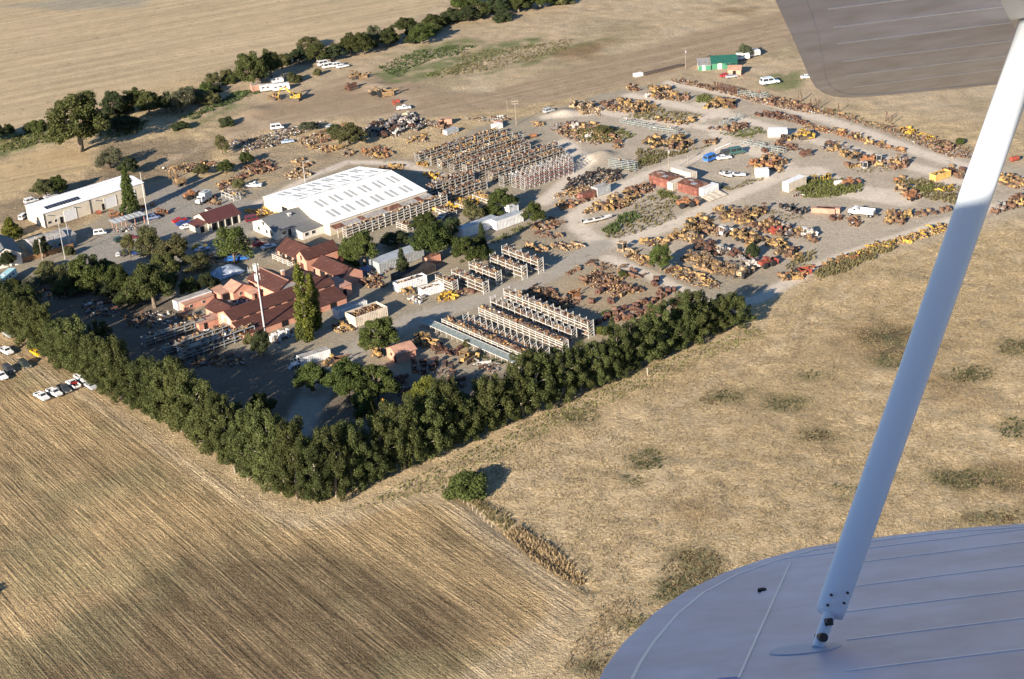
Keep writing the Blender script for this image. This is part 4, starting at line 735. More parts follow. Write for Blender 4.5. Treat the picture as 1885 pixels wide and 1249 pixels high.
c4 = Z10(880, 365); o = bld('shed', 'tiny salmon shed tucked under the long barn roof', 'shed', (c4.x, c4.y), 2.6, 4.4, [(0, 1.9), (1, 2.3)], PINK, PINKR, ridge='v', oh=.2); panel(o, 'door', (1.2, -.04, .9), (.8, .1, 1.7), BLACK)
c4 = Z12(905, 425); o = bld('hut', 'salmon hut with round window and pale roof among the trees', 'hut', (c4.x, c4.y), 5.6, 5.4, [(0, 2.5), (.5, 3.7), (1, 2.5)], PINK, PINKR, ang=YA - .12, oh=.35, seam=.9)
MB().tube([(-.08, 2.9, 1.7), (.02, 2.9, 1.7)], .42, 12).build('round_window', BLACK, o); panel(o, 'doorway', (-.05, .8, .95), (.1, .9, 1.9), BLACK)
# houses at the left edge
c4 = Z3(165, 800); o = bld('house', 'white house with grey gable roof at the left edge', 'house', (c4.x, c4.y), 9.5, 15, [(0, 3.6), (.5, 6.3), (1, 3.6)], TRIM, GREYR, ridge='v', ang=YA - .25, oh=.5); o.location = o.location - Vector((9.5 * math.cos(YA - .25), 9.5 * math.sin(YA - .25), 0))
for x in (2.5, 6.5): window(o, (x, -.04, 1.7), 1.2, 1.3, '-y')
window(o, (4.7, -.04, 4.2), 1.0, 1.0, '-y')
c4 = Z3(260, 745); o = bld('house', 'white roofed house behind the wooden fence', 'house', (c4.x, c4.y), 10.5, 9, [(0, 3.0), (.5, 4.3), (1, 3.0)], GALV, DIRTR, ang=YA - .1, oh=.5)
for x in (2, 5, 8): window(o, (x, -.04, 1.6), 1.1, 1.1, '-y')
c4 = Z3(400, 690); o = bld('garage', 'grey flat roofed garage behind the lamp posts', 'garage', (c4.x, c4.y), 7.0, 7, [(0, 2.8), (1, 3.1)], GALV, DIRTR, ang=YA - .1, oh=.3); rollerdoor(o, 3.5, 2.8, 2.2)
fen = thing('wooden_fence', 'orange brown board fence in front of the white roofed house', 'fence', (0, 0, 0))
A, B = Z3(170, 795), Z3(530, 690); n_ = 44
for k in range(n_):
    p = A.lerp(B, k / (n_ - 1)); MB().box((0, 0, .85), (.42, .04, 1.7 + (k % 3) * .03)).build('board', WOODF, fen, loc=p, rz=math.atan2(B.y - A.y, B.x - A.x))
# open carport on the court
c4 = Z3(840, 565); o = thing('carport', 'open carport with a pale flat roof on the court', 'carport', (c4.x, c4.y, 0), YA - .05)
MB().box((5.0, 1.8, 2.75), (11, 4.4, .14)).build('roof', GALV, o)
for x in (.2, 3.4, 6.6, 9.8):
    for yv in (.1, 3.5): panel(o, 'post', (x, yv, 1.35), (.16, .16, 2.7), PINK)
for k in range(7): panel(o, 'roof_rib', (.2 + k * 1.6, 1.8, 2.85), (.08, 4.3, .06), TRIM)
# green barn and shed far right
c4 = Z6(1230, 270); o = bld('barn', 'bright green barn with a green roof by the airstrip', 'barn', Z6(1135, 265)[:2], 9.5, 10, [(0, 2.5), (.5, 4.1), (1, 2.5)], GREENW, GREENR, ang=math.radians(-4), oh=.4, seam=1.1); panel(o, 'door', (3, -.05, 1.3), (1.6, .1, 2.6), TRIM); window(o, (6.5, -.04, 1.7), 1.2, 1.0, '-y')
o = bld('barn_wing', 'lower green lean-to with a weathered tin roof beside the green barn', 'shed', Z6(1038, 272)[:2], 4.8, 8.5, [(0, 1.9), (1, 2.4)], GREENW, DIRTR, ang=math.radians(-4), oh=.2); panel(o, 'door', (2, -.05, 1.05), (1.2, .1, 2.1), TRIM); panel(o, 'corner_board', (-.03, 4, 1.2), (.06, 7, 1.9), TRIM)
o = bld('barn_porch', 'dark open porch under the green roof at the barn end', 'porch', Z6(1237, 262)[:2], 4.0, 7.5, [(0, 1.9), (.5, 3.2), (1, 1.9)], GREENW, GREENR, ang=math.radians(-4), oh=.3); panel(o, 'opening', (2, -.05, 1.1), (3.0, .1, 2.1), BLACK)
o = bld('shed', 'salmon gabled shed in front of the green barn', 'shed', Z6(1250, 310)[:2], 4.9, 6, [(0, 2.3), (.5, 3.3), (1, 2.3)], PINK, PINKR, ang=math.radians(-12), oh=.25); panel(o, 'door', (2.4, -.05, 1.0), (1.2, .1, 2.0), BLACK)
# rusty tin sheds
for i, (px_, L_, d_, lab_) in enumerate(((Z7(826, 262), 9.0, 5.2, 'rusty red tin shed with blue drum, left of the white containers'), (Z7(1030, 318), 8.6, 5.6, 'rusty red tin shed with patched roof between two white containers'))):
    o = bld('tin_shed', lab_, 'shed', (px_.x, px_.y), d_, L_, [(0, 2.7), (.5, 3.1), (1, 2.8)], REDW, RUSTR, ridge='v', oh=.15, seam=.9, ang=YA)
    for k in range(int(L_ / .6)): panel(o, 'wall_rib', (-.03, .3 + k * .6, 1.3), (.05, .1, 2.6), REDW)
    panel(o, 'roof_patch', (d_ * .3, L_ * .35, 3.16), (1.6, 1.8, .05), GALV); panel(o, 'roof_patch', (d_ * .6, L_ * .7, 3.2), (1.2, 2.2, .05), DIRTR)
def container(p, L, wd, h, ang, m, lab, name='container', roofm=None, open_top=False, load=False, doors=True, cat='container', wheels=False, z0=.12):
    o = thing(name, lab, cat, (p[0], p[1], 0), ang); b = MB(); zb = z0 + (.9 if wheels else 0)
    if open_top:
        for c, d in (((L / 2, .06, zb + h / 2), (L, .12, h)), ((L / 2, wd - .06, zb + h / 2), (L, .12, h)), ((.06, wd / 2, zb + h / 2), (.12, wd - .24, h)), ((L - .06, wd / 2, zb + h / 2), (.12, wd - .24, h)), ((L / 2, wd / 2, zb + .1), (L - .24, wd - .24, .2))): b.box(c, d)
    else: b.box((L / 2, wd / 2, zb + h / 2), (L, wd, h))
    b.build('body', m, o); r = MB(); k = .3
    while k < L - .1: r.box((k, -.02, zb + h / 2), (.22, .05, h * .88)); r.box((k, wd + .02, zb + h / 2), (.22, .05, h * .88)); k += .55
    r.build('side_corrugation', m, o, kind='stuff')
    if not open_top: panel(o, 'roof_sheet', (L / 2, wd / 2, zb + h + .02), (L * .985, wd * .96, .05), roofm or m)
    if doors:
        for s in (0, 1): d = panel(o, 'door', (-.035, wd * (.26 + .48 * s), zb + h / 2), (.06, wd * .45, h * .9), m); panel(d, 'lock_bar', (-.09, wd * (.26 + .48 * s), zb + h / 2), (.05, .06, h * .9), GALV)
    for x in (0, L):
        for yv in (0, wd): panel(o, 'corner_post', (x, yv, zb + h / 2), (.13, .13, h + .06), m)
    if wheels:
        for x in (L * .68, L * .8):
            for yv in (.15, wd - .15): wl = MB().tube([(x, yv - .14, .5), (x, yv + .14, .5)], .5, 12).build('wheel', MATS['tyre_rubber'], o)
        for yv in (.5, wd - .5): panel(o, 'landing_leg', (L * .2, yv, .5), (.12, .12, 1.0), MATS['tyre_rubber'])
    return o
mat('tyre_rubber', (.025, .025, .026), .9, .2)
container(Z4(1300, 1010), 9.5, 2.5, 2.6, YA - .12, WHITEC, 'white open container full of scrap beside the yard lane', open_top=True)
container(Z4(1480, 1045), 6.8, 2.5, 2.3, YA - .14, WHITEC, 'white open container with salmon end above the yellow drums', open_top=True)
container(Z4(1000, 1262), 10.2, 5.2, 3.0, YA - .05, CREAMC, 'large cream open bin heaped with rusty scrap by the lane', open_top=True, doors=False, cat='bin', name='scrap_bin')
container(Z4(868, 1205), 9.6, 2.4, 2.7, YA - .05, WHITEC, 'grey white trailer behind the cream scrap bin', roofm=DIRTR)
o = container(ZF(555.7, 675.5), 8.4, 2.4, 2.4, YA - .13, WHITEC, 'small white trailer with steps on the shaded lane', roofm=DIRTR, name='site_trailer', cat='trailer', doors=False)
panel(o, 'doorway', (-.04, 1.2, 1.3), (.08, 1.2, 2.0), BLACK); st_ = panel(o, 'landing', (-1.1, 1.2, 1.0), (1.9, 2.0, .1), WHITE)
for k in range(4): panel(st_, 'step', (-2.2 - k * .3, 1.2, .8 - k * .22), (.3, 1.4, .08), WHITE)
for x in (-2.0, -1.1, -.2):
    for yv in (.2, 2.2): panel(o, 'rail_post', (x, yv, 1.0), (.06, .06, 2.0), WHITE)
for yv in (.2, 2.2): panel(o, 'hand_rail', (-1.1, yv, 2.0), (1.9, .07, .07), WHITE)
container(Z10(345, 440), 11, 2.5, 2.6, YA - .02, WHITEC, 'long white trailer with a dirty roof left of the salmon sheds', roofm=DIRTR, name='box_trailer', cat='trailer')
container(Z9(600, 310), 13.5, 3.0, 3.1, YA, WHITEC, 'long grey trailer with white end among the trees', name='box_trailer', cat='trailer', roofm=GALV)
container(Z9(840, 255), 10.5, 3.0, 3.0, YA, WHITEC, 'grey trailer at the bank end of the tree clump', name='box_trailer', cat='trailer', roofm=GALV)
container(Z9(930, 140), 4.0, 3.0, 3.0, YA + .1, WHITEC, 'upright white box among the trees below the silver racks', roofm=DIRTR)
container(Z9(0, 560), 16.0, 5.0, 3.0, YA, GALV, 'long low grey roof under the trees right of the brown barns', name='long_shed', cat='shed', roofm=GALV, doors=False)
container(Z9(140, 640), 13.0, 4.0, 2.2, YA, mat('dark_shed_wood', (.05, .042, .04), .9, .3), 'dark flat shed roof behind the white container', name='dark_shed', cat='shed', doors=False)
container(Z9(345, 505), 4.6, 2.6, 2.2, YA, PINK, 'rusty pink box below the broad bright tree', roofm=RUSTR)
container(Z7(1075, 322), 6.6, 2.6, 2.5, YA, WHITEC, 'clean white container right of the rusty tin sheds')
container(Z7(855, 278), 5.6, 2.4, 2.4, YA, CREAMC, 'cream container between the two rusty tin sheds')
container(Z7(985, 218), 2.6, 9.0, 3.0, YA, CREAMC, 'tall cream box van body behind the rusty tin sheds', doors=False)
container(Z7(970, 224), 2.0, 5.0, 1.6, YA, GALV, 'low grey container before the tall cream box', doors=False)
container(Z7(1447, 182), 4.2, 2.4, 2.4, math.radians(-6), WHITE, 'white cube container beside the orange machines', doors=False)
container(Z7(1688, 292), 8.4, 2.6, 3.0, YA + .05, CREAMC, 'cream container with white roof on the round island', roofm=WHITER)
container(Z6(1538, 752), 6.4, 2.6, 2.6, math.radians(-12), WHITE, 'white trailer on the weedy far island', roofm=WHITER)
for k in (0, 1): container(Z8(345 + k * 36, 1140 + k * 26 - 30 * k), 7.0, 1.7, 1.5, math.radians(-22), PINKR, 'left pale salmon container of the pair by the white dump truck' if k == 0 else 'right pale salmon container of the pair by the white dump truck', doors=False)
container(Z8(1240, 915), 6.6, 2.6, 2.0, YA - .1, mat('yellow_bin', (.60, .38, .12), .7, .25, .8), 'yellow open dump box on the island by the strut', open_top=True, doors=False)
container(Z5(1690, 850), 5.2, 3.2, 2.6, YA, GALV, 'grey tin container beside the straight track', roofm=DIRTR); container(Z5(1560, 890), 6.0, 2.4, 2.0, YA, REDW, 'rusty red container left of the grey one', roofm=RUSTR)
container(Z2(255, 660), 4.0, 3.0, 2.4, YA * .6, PINKR, 'low salmon caravan annex at the creek camp', roofm=DIRTR, doors=False)
container(Z2(1600, 900), 4.4, 2.2, 1.8, .1, PINKR, 'pale salmon crate at the end of the grey scrap row', doors=False); container(Z2(1655, 975), 5.0, 2.6, 1.6, YA, GALV, 'blue grey box at the head of the racks', doors=False)
container(Z5(805, 280), 3.4, 2.2, 1.8, YA, WHITE, 'white box at the head of the racks', doors=False); container(Z5(820, 245), 2.4, 1.8, 1.6, YA, PINKR, 'salmon tank box at the head of the racks', doors=False)
# stack of white panels, tarpaulin, barn odds
o = thing('panel_stack', 'sloping stack of white wall panels beside the white container', 'panels', Z7(1100, 355), YA)
for k in range(6): panel(o, 'sheet', (1.2 + k * 1.25, 1.2, .35 + (k % 2) * .12), (1.16, 4.2, .12), CREAMC).rotation_euler = (.12 + .03 * (k % 2), 0, 0)
c4 = Z10(640, 225); o = thing('tarpaulin_pile', 'blue and white tarpaulin over goods behind the salmon hut', 'tarpaulin', (c4.x, c4.y, 0), YA)
gv = []; gf = []
for i in range(13):
    for j in range(9): u, v = i / 12, j / 8; gv.append((u * 9, v * 7, .1 + 2.2 * (math.sin(u * 3.1) * math.sin(v * 3.1)) ** .5 + .3 * vnoise(u * 9, v * 7, 1.3)))
for i in range(12):
    for j in range(8): q = i * 9 + j; gf.append((q, q + 9, q + 10, q + 1))
MB().add(gv, gf).build('sheet', TARP, o, smooth=True)
# ------------------------------------------------------------------ scrap: heaps of small parts, and the machines and parts one can tell apart
SM = [mat('scrap_yellow', (.43, .285, .11), .7, .35, 1.2, (.2, .08, .035), (.52, .68), 1.6), mat('scrap_ochre', (.34, .23, .115), .75, .35, 1.2, (.2, .09, .045), (.5, .68), 1.6), mat('scrap_rust', (.185, .105, .068), .85, .4, 1.5), mat('scrap_dark_rust', (.10, .05, .037), .85, .4, 1.5), mat('scrap_orange', (.33, .17, .085), .75, .35, 1.2, (.18, .07, .04), (.5, .7), 1.6), mat('scrap_grey', (.25, .245, .24), .7, .35, 1.2), mat('scrap_white', (.62, .60, .57), .6, .2, 1), mat('scrap_black', (.04, .038, .037), .8, .3, 1), mat('scrap_blue', (.06, .17, .36), .6, .3, 1), mat('scrap_tan', (.42, .31, .19), .8, .3, 1.2)]
PAL = {'yellow': (24, 22, 18, 13, 5, 5, 3, 6, 0, 10), 'rust': (4, 11, 32, 28, 6, 6, 1, 5, 0, 9), 'dark': (2, 4, 24, 46, 3, 6, 1, 12, 0, 2), 'mix': (10, 14, 24, 14, 8, 12, 5, 6, 1, 6), 'grey': (2, 5, 12, 12, 3, 36, 8, 18, 1, 3), 'orange': (16, 14, 14, 8, 34, 4, 3, 4, 0, 3), 'tan': (12, 22, 14, 8, 6, 6, 6, 4, 0, 22), 'bright': (70, 14, 4, 2, 4, 1, 1, 2, 0, 2), 'blue': (3, 5, 10, 8, 3, 16, 26, 6, 18, 5), 'tyre': (0, 1, 6, 10, 0, 12, 1, 68, 0, 2)}
def tri_of(mb):
    f = []
    for q in mb.f:
        for i in range(1, len(q) - 1): f.append((q[0], q[i], q[i + 1]))
    return np.array(mb.v), np.array(f)
def T_(fn): m = MB(); fn(m); return tri_of(m)
def _bucket(m):
    arc = [(math.cos(a) * .5, math.sin(a) * .5) for a in np.linspace(1.2, 4.4, 6)]; m.prism(arc + [(p[0] * .82, p[1] * .82) for p in arc[::-1]], 'y', -.5, .5)
def _ring(m):
    R = [[(math.cos(a) * r, y_, math.sin(a) * r) for a in np.linspace(0, 6.2832, 11)[:-1]] for r, y_ in ((.5, -.18), (.5, .18), (.26, .18), (.26, -.18), (.5, -.18))]; m.loft(R, cap=False)
TPL = [T_(lambda m: m.box((0, 0, 0), (1, .7, .6))), T_(lambda m: (m.box((0, 0, 0), (1, .55, .4)), m.box((.2, 0, .3), (.5, .4, .4)))), T_(lambda m: m.tube([(-.5, 0, 0), (.5, 0, 0)], .25, 7)), T_(lambda m: m.box((0, 0, 0), (1.1, .9, .12))), T_(lambda m: (m.box((0, 0, 0), (2.0, .16, .22)), m.box((.9, 0, .15), (.25, .3, .3)))), T_(_ring), T_(_bucket), T_(lambda m: (m.tube([(-.5, 0, 0), (-.2, 0, 0), (.2, 0, 0), (.5, 0, 0)], [.3, .16, .16, .3], 7)))]
TW = np.array([22, 18, 12, 10, 14, 8, 8, 8.]); TW /= TW.sum()
def pieces(name, pos, size, pal, rng, tilt=.5, **kw):
    """loose parts joined into one heap mesh"""
    n = len(pos); w_ = np.array(PAL[pal], float); w_ /= w_.sum(); mi = rng.choice(10, n, p=w_); ti = rng.choice(len(TPL), n, p=TW); V_ = []; F = []; M = []; o = 0
    for k, (tv, tf) in enumerate(TPL):
        s = ti == k; c = int(s.sum())
        if not c: continue
        S = rng.uniform(size[0], size[1], (c, 1)) * rng.uniform(.7, 1.3, (c, 3)); R = rotmats(c, rng, tilt)
        v = np.einsum('nij,nkj->nki', R, tv[None] * S[:, None, :]) + pos[s][:, None, :]; V_.append(v.reshape(-1, 3)); F.append((tf[None] + (np.arange(c) * len(tv))[:, None, None]).reshape(-1, 3) + o); M.append(np.repeat(mi[s], len(tf))); o += c * len(tv)
    return link(name, npmesh(name, np.concatenate(V_), np.concatenate(F), SM, np.concatenate(M)), **kw)
PAINT = mat('machine_paint', rough=.6, var=.3, scale=1.0, objcol=True, col2=(.15, .085, .055), mix=(.44, .62), mscale=1.4); PLAIN = mat('plain_paint', rough=.4, var=.08, scale=.8, objcol=True, spec=.5); STEEL = mat('worn_steel', (.11, .085, .07), .7, .4, 2.0); TYRE = MATS['tyre_rubber']; CHROME = mat('bright_metal', (.55, .55, .55), .3, .1, metal=.7)
def loop_track(m, L, h, w_, y):
    n = 12; arc = [(L / 2 - h / 2 + math.cos(a) * h / 2, h / 2 + math.sin(a) * h / 2) for a in np.linspace(-1.57, 1.57, 6)] + [(-L / 2 + h / 2 + math.cos(a) * h / 2, h / 2 + math.sin(a) * h / 2) for a in np.linspace(1.57, 4.71, 6)]; m.prism(arc, 'y', y - w_ / 2, y + w_ / 2)
    for k in range(9): m.box((-L / 2 + (k + .5) * L / 9, y, h + .02), (.12, w_ * 1.04, .08))
def wheelmesh(r, w_):
    m = MB(); R = [[(math.cos(a) * q, y_, math.sin(a) * q) for a in np.linspace(0, 6.2832, 15)[:-1]] for q, y_ in ((r * .55, -w_ / 2), (r * .93, -w_ / 2), (r, -w_ * .3), (r, w_ * .3), (r * .93, w_ / 2), (r * .55, w_ / 2))]; m.loft(R); return m
def rimmesh(r, w_): return MB().tube([(0, -w_ * .53, 0), (0, w_ * .53, 0)], r * .5, 10)
KINDS = {}
def kind(name, *parts): KINDS[name] = [(pn, m.mesh(pn, mt), pnt, loc, sub) for pn, m, mt, pnt, loc, sub in parts]
def P_(n, m, mt, painted=True, loc=(0, 0, 0), sub=None): return (n, m, mt, painted, loc, sub)
def curved(w_, h, t=.12, bend=.5):
    arc = [(math.cos(a) * bend, h / 2 + math.sin(a) * h / 2) for a in np.linspace(-1.35, 1.35, 6)]; m = MB(); m.prism([(-p[0] + bend, p[1]) for p in arc] + [(-p[0] + bend + t, p[1]) for p in arc[::-1]], 'y', -w_ / 2, w_ / 2); return m
def tr(l): m = MB(); loop_track(m, 3.3, .95, .5, l); return m
kind('crawler_tractor', P_('body', MB().box((-.1, 0, 1.05), (3.0, 1.0, .75)).box((.75, 0, 1.65), (1.5, .85, .55)), PAINT), P_('track', tr(-.95), STEEL, False), P_('track', tr(.95), STEEL, False), P_('blade', curved(3.0, 1.1), PAINT, True, (2.1, 0, .1)), P_('push_arm', MB().box((1.3, -1.35, .5), (2.2, .16, .2)), PAINT), P_('push_arm', MB().box((1.3, 1.35, .5), (2.2, .16, .2)), PAINT), P_('canopy', MB().box((-.7, 0, 2.7), (1.5, 1.5, .12)).box((-1.35, -.6, 2.1), (.1, .1, 1.2)).box((-1.35, .6, 2.1), (.1, .1, 1.2)).box((-.05, -.6, 2.1), (.1, .1, 1.2)).box((-.05, .6, 2.1), (.1, .1, 1.2)), PAINT), P_('seat', MB().box((-.8, 0, 1.6), (.6, .6, .25)).box((-1.05, 0, 1.9), (.15, .6, .5)), STEEL, False), P_('exhaust', MB().tube([(.9, .2, 1.9), (.9, .2, 2.6)], .07, 6), STEEL, False))
kind('crawler_hulk', P_('body', MB().box((-.2, 0, 1.0), (2.8, .9, .8)).box((.8, .05, 1.5), (1.1, .75, .4)), PAINT), P_('track_frame', MB().box((0, -.95, .45), (2.8, .4, .5)), STEEL, False), P_('track_frame', MB().box((0, .95, .45), (2.8, .4, .5)), STEEL, False), P_('sprocket', MB().tube([(-1.25, -1.2, .55), (-1.25, -.7, .55)], .5, 10), PAINT), P_('sprocket', MB().tube([(-1.25, .7, .55), (-1.25, 1.2, .55)], .5, 10), PAINT), P_('seat_box', MB().box((-1.1, 0, 1.7), (.7, .8, .6)), PAINT))
_w = wheelmesh(.75, .5)
kind('wheel_loader', P_('body', MB().box((-.9, 0, 1.35), (2.3, 1.3, .9)).box((.8, 0, 1.0), (1.6, 1.0, .5)), PAINT), P_('cab', MB().box((.05, 0, 2.35), (1.2, 1.25, .1)).box((-.5, -.55, 1.9), (.1, .1, 1.0)).box((-.5, .55, 1.9), (.1, .1, 1.0)).box((.6, -.55, 1.9), (.1, .1, 1.0)).box((.6, .55, 1.9), (.1, .1, 1.0)).box((.05, 0, 1.8), (.9, .9, .5)), PAINT), P_('wheel', _w, TYRE, False, (1.2, -1.0, .75)), P_('wheel', _w, TYRE, False, (1.2, 1.0, .75)), P_('wheel', _w, TYRE, False, (-1.2, -1.0, .75)), P_('wheel', _w, TYRE, False, (-1.2, 1.0, .75)), P_('bucket', curved(2.6, 1.1, .12, .8), PAINT, True, (2.5, 0, .15)), P_('lift_arm', MB().bar((.4, -.6, 1.7), (2.6, -.6, .7), .18, .3), PAINT), P_('lift_arm', MB().bar((.4, .6, 1.7), (2.6, .6, .7), .18, .3), PAINT))
kind('excavator', P_('track', tr(-.95), STEEL, False), P_('track', tr(.95), STEEL, False), P_('house', MB().box((-.6, 0, 1.6), (2.8, 2.3, 1.1)).box((-1.7, 0, 1.7), (.7, 2.3, 1.2)), PAINT), P_('cab', MB().box((.55, .7, 2.0), (1.2, .9, 1.6)), PAINT, True, (0, 0, 0), ('window', MB().box((.55, 1.17, 2.2), (.95, .05, .9)).box((1.17, .7, 2.2), (.05, .7, .9)), DARKG)), P_('boom', MB().bar((.6, -.2, 1.9), (2.9, -.2, 4.3), .4, .55).bar((2.9, -.2, 4.3), (4.6, -.2, 3.6), .38, .45), PAINT), P_('stick', MB().bar((4.5, -.2, 3.8), (5.4, -.2, 1.4), .3, .4), PAINT), P_('bucket', curved(1.0, 1.0, .1, .5), PAINT, True, (5.0, -.2, .4)), P_('ram', MB().tube([(.9, -.2, 1.6), (2.4, -.2, 3.5)], .1, 6), CHROME, False))
kind('loader_bucket', P_('bucket', curved(2.4, 1.1, .1, .9), PAINT), P_('side_plate', MB().box((.45, -1.2, .5), (.8, .07, .9)), PAINT), P_('side_plate', MB().box((.45, 1.2, .5), (.8, .07, .9)), PAINT))
kind('dozer_blade', P_('blade', curved(3.2, 1.15, .12, .4), PAINT), P_('rib', MB().box((.6, -.8, .55), (.2, .14, 1.0)).box((.6, .8, .55), (.2, .14, 1.0)).box((.6, 0, .25), (.18, 2.8, .16)), PAINT))
kind('engine', P_('block', MB().box((0, 0, .6), (1.5, .7, .75)).box((0, 0, 1.1), (1.3, .4, .3)), PAINT), P_('flywheel', MB().tube([(-.95, 0, .6), (-.75, 0, .6)], .42, 10), STEEL, False), P_('radiator', MB().box((.95, 0, .7), (.18, .9, 1.0)), PAINT), P_('pipe', MB().tube([(-.4, .3, 1.1), (.5, .35, 1.1), (.5, .35, 1.7)], .08, 6), STEEL, False))
_m = MB()
for k in range(3):
    R = [[(math.cos(a) * r, y_, .55 + math.sin(a) * r) for a in np.linspace(0, 6.2832, 13)[:-1]] for r, y_ in ((.55, k * .36 - .54), (.55, k * .36 - .22), (.2, k * .36 - .22), (.2, k * .36 - .54), (.55, k * .36 - .54))]; _m.loft(R, cap=False)
kind('track_roll', P_('coil', _m, PAINT), P_('link_end', MB().box((.5, 0, .12), (.5, 1.0, .14)), PAINT))
kind('salvaged_boom', P_('arm', MB().bar((-2.2, 0, .3), (0, 0, 1.1), .35, .5).bar((0, 0, 1.1), (2.2, 0, .4), .3, .42), PAINT), P_('pivot', MB().tube([(-2.2, -.4, .3), (-2.2, .4, .3)], .25, 8), STEEL, False), P_('ram', MB().tube([(-1.8, .3, .25), (.8, .3, .75)], .1, 6), STEEL, False))
kind('axle', P_('housing', MB().tube([(0, -1.1, .5), (0, -.3, .5), (0, 0, .55), (0, .3, .5), (0, 1.1, .5)], [.16, .2, .42, .2, .16], 8), PAINT), P_('hub', MB().tube([(0, -1.25, .5), (0, -1.0, .5)], .42, 10), PAINT), P_('hub', MB().tube([(0, 1.0, .5), (0, 1.25, .5)], .42, 10), PAINT))
kind('machine_cab', P_('frame', MB().box((0, 0, 1.95), (1.5, 1.5, .12)).box((0, 0, .3), (1.5, 1.5, .5)).box((-.7, -.7, 1.2), (.1, .1, 1.5)).box((-.7, .7, 1.2), (.1, .1, 1.5)).box((.7, -.7, 1.2), (.1, .1, 1.5)).box((.7, .7, 1.2), (.1, .1, 1.5)), PAINT), P_('pane', MB().box((0, -.7, 1.2), (1.25, .04, 1.1)).box((-.7, 0, 1.2), (.04, 1.25, 1.1)), DARKG, False))
kind('big_tyre', P_('tyre', wheelmesh(.85, .55), TYRE, False, (0, 0, .85)), P_('rim', rimmesh(.85, .55), PAINT, True, (0, 0, .85)))
kind('scraper_bowl', P_('bowl', MB().box((0, -1.1, .8), (3.0, .14, 1.2)).box((0, 1.1, .8), (3.0, .14, 1.2)).box((-1.45, 0, .9), (.14, 2.1, 1.4)).box((0, 0, .25), (3.0, 2.1, .14)), PAINT), P_('gooseneck', MB().bar((1.4, 0, 1.2), (2.8, 0, 1.7), .35, .4), PAINT), P_('wheel', _w, TYRE, False, (-2.0, -.6, .75)), P_('wheel', _w, TYRE, False, (-2.0, .6, .75)))
kind('salvaged_undercarriage', P_('frame', MB().box((0, 0, .4), (2.8, .4, .45)), PAINT), P_('idler', MB().tube([(1.4, -.2, .45), (1.4, .2, .45)], .42, 10), STEEL, False), P_('roller', MB().tube([(-.8, -.25, .2), (-.8, .25, .2)], .2, 8).tube([(0, -.25, .2), (0, .25, .2)], .2, 8).tube([(.7, -.25, .2), (.7, .25, .2)], .2, 8), STEEL, False))
kind('fuel_tank', P_('tank', MB().tube([(-1.1, 0, .6), (-1.0, 0, .6), (1.0, 0, .6), (1.1, 0, .6)], [.4, .58, .58, .4], 12), PAINT), P_('cradle', MB().box((-.6, 0, .12), (.2, .9, .24)).box((.6, 0, .12), (.2, .9, .24)), STEEL, False))
KW = {'crawler_tractor': 'crawler tractor with blade', 'crawler_hulk': 'stripped crawler hulk', 'wheel_loader': 'wheel loader', 'excavator': 'excavator with raised boom', 'loader_bucket': 'loader bucket', 'dozer_blade': 'curved dozer blade', 'engine': 'engine block', 'track_roll': 'rolled up track chain', 'salvaged_boom': 'boom arm', 'axle': 'axle housing', 'machine_cab': 'bare machine cab', 'big_tyre': 'large tyre', 'scraper_bowl': 'scraper bowl', 'salvaged_undercarriage': 'track frame', 'fuel_tank': 'steel tank'}
CV = {'yellow': (.43, .285, .11), 'ochre': (.34, .23, .115), 'rusty': (.185, .105, .068), 'dark rusty': (.095, .045, .036), 'orange': (.38, .165, .07), 'grey': (.27, .265, .26), 'white': (.64, .62, .58), 'red': (.36, .06, .04), 'bright yellow': (.62, .40, .05), 'blue': (.06, .17, .38), 'tan': (.44, .33, .2)}
PCV = {'yellow': ('yellow', 'ochre', 'yellow', 'rusty', 'yellow'), 'rust': ('rusty', 'dark rusty', 'ochre', 'rusty'), 'dark': ('dark rusty', 'rusty', 'dark rusty'), 'mix': ('ochre', 'rusty', 'grey', 'yellow', 'rusty'), 'grey': ('grey', 'grey', 'dark rusty', 'white'), 'orange': ('orange', 'yellow', 'orange', 'ochre'), 'tan': ('tan', 'ochre', 'yellow'), 'bright': ('bright yellow',), 'blue': ('white', 'blue', 'grey'), 'tyre': ('grey', 'dark rusty')}
HAVE_PUT = 1
def put(kd, p, rz, colname, label, group=None, sc=1.0, z=0.0, tilt=0.0):
    t = thing(kd, label, 'machine part' if kd not in ('crawler_tractor', 'wheel_loader', 'excavator', 'crawler_hulk') else 'machine', (p[0], p[1], gz(p) + z - .03), rz, group)
    t.scale = (sc, sc, sc); t.rotation_euler = (tilt, 0, rz); c = CV[colname]; j = rnd.uniform(.85, 1.15)
    for pn, me_, painted, loc, sub in KINDS[kd]:
        q = link(pn, me_, t, loc=loc, color=tuple(x * j for x in c))
        if sub: link(sub[0], SUBM[(kd, sub[0])], q)
    return t
SUBM = {('excavator', 'window'): MB().box((.55, 1.17, 2.2), (.95, .05, .9)).box((1.17, .7, 2.2), (.05, .7, .9)).mesh('window', DARKG)}
SETS = {'big': ('crawler_tractor', 'crawler_hulk', 'wheel_loader', 'crawler_hulk', 'engine', 'scraper_bowl', 'loader_bucket'), 'part': ('engine', 'salvaged_undercarriage', 'axle', 'loader_bucket', 'dozer_blade', 'salvaged_boom', 'fuel_tank', 'crawler_hulk'), 'hulk': ('crawler_hulk', 'crawler_tractor', 'machine_cab', 'crawler_hulk', 'wheel_loader'), 'small': ('engine', 'axle', 'salvaged_undercarriage', 'fuel_tank', 'loader_bucket'), 'roll': ('track_roll',), 'tyre': ('big_tyre',), 'blade': ('dozer_blade', 'salvaged_boom', 'salvaged_undercarriage')}
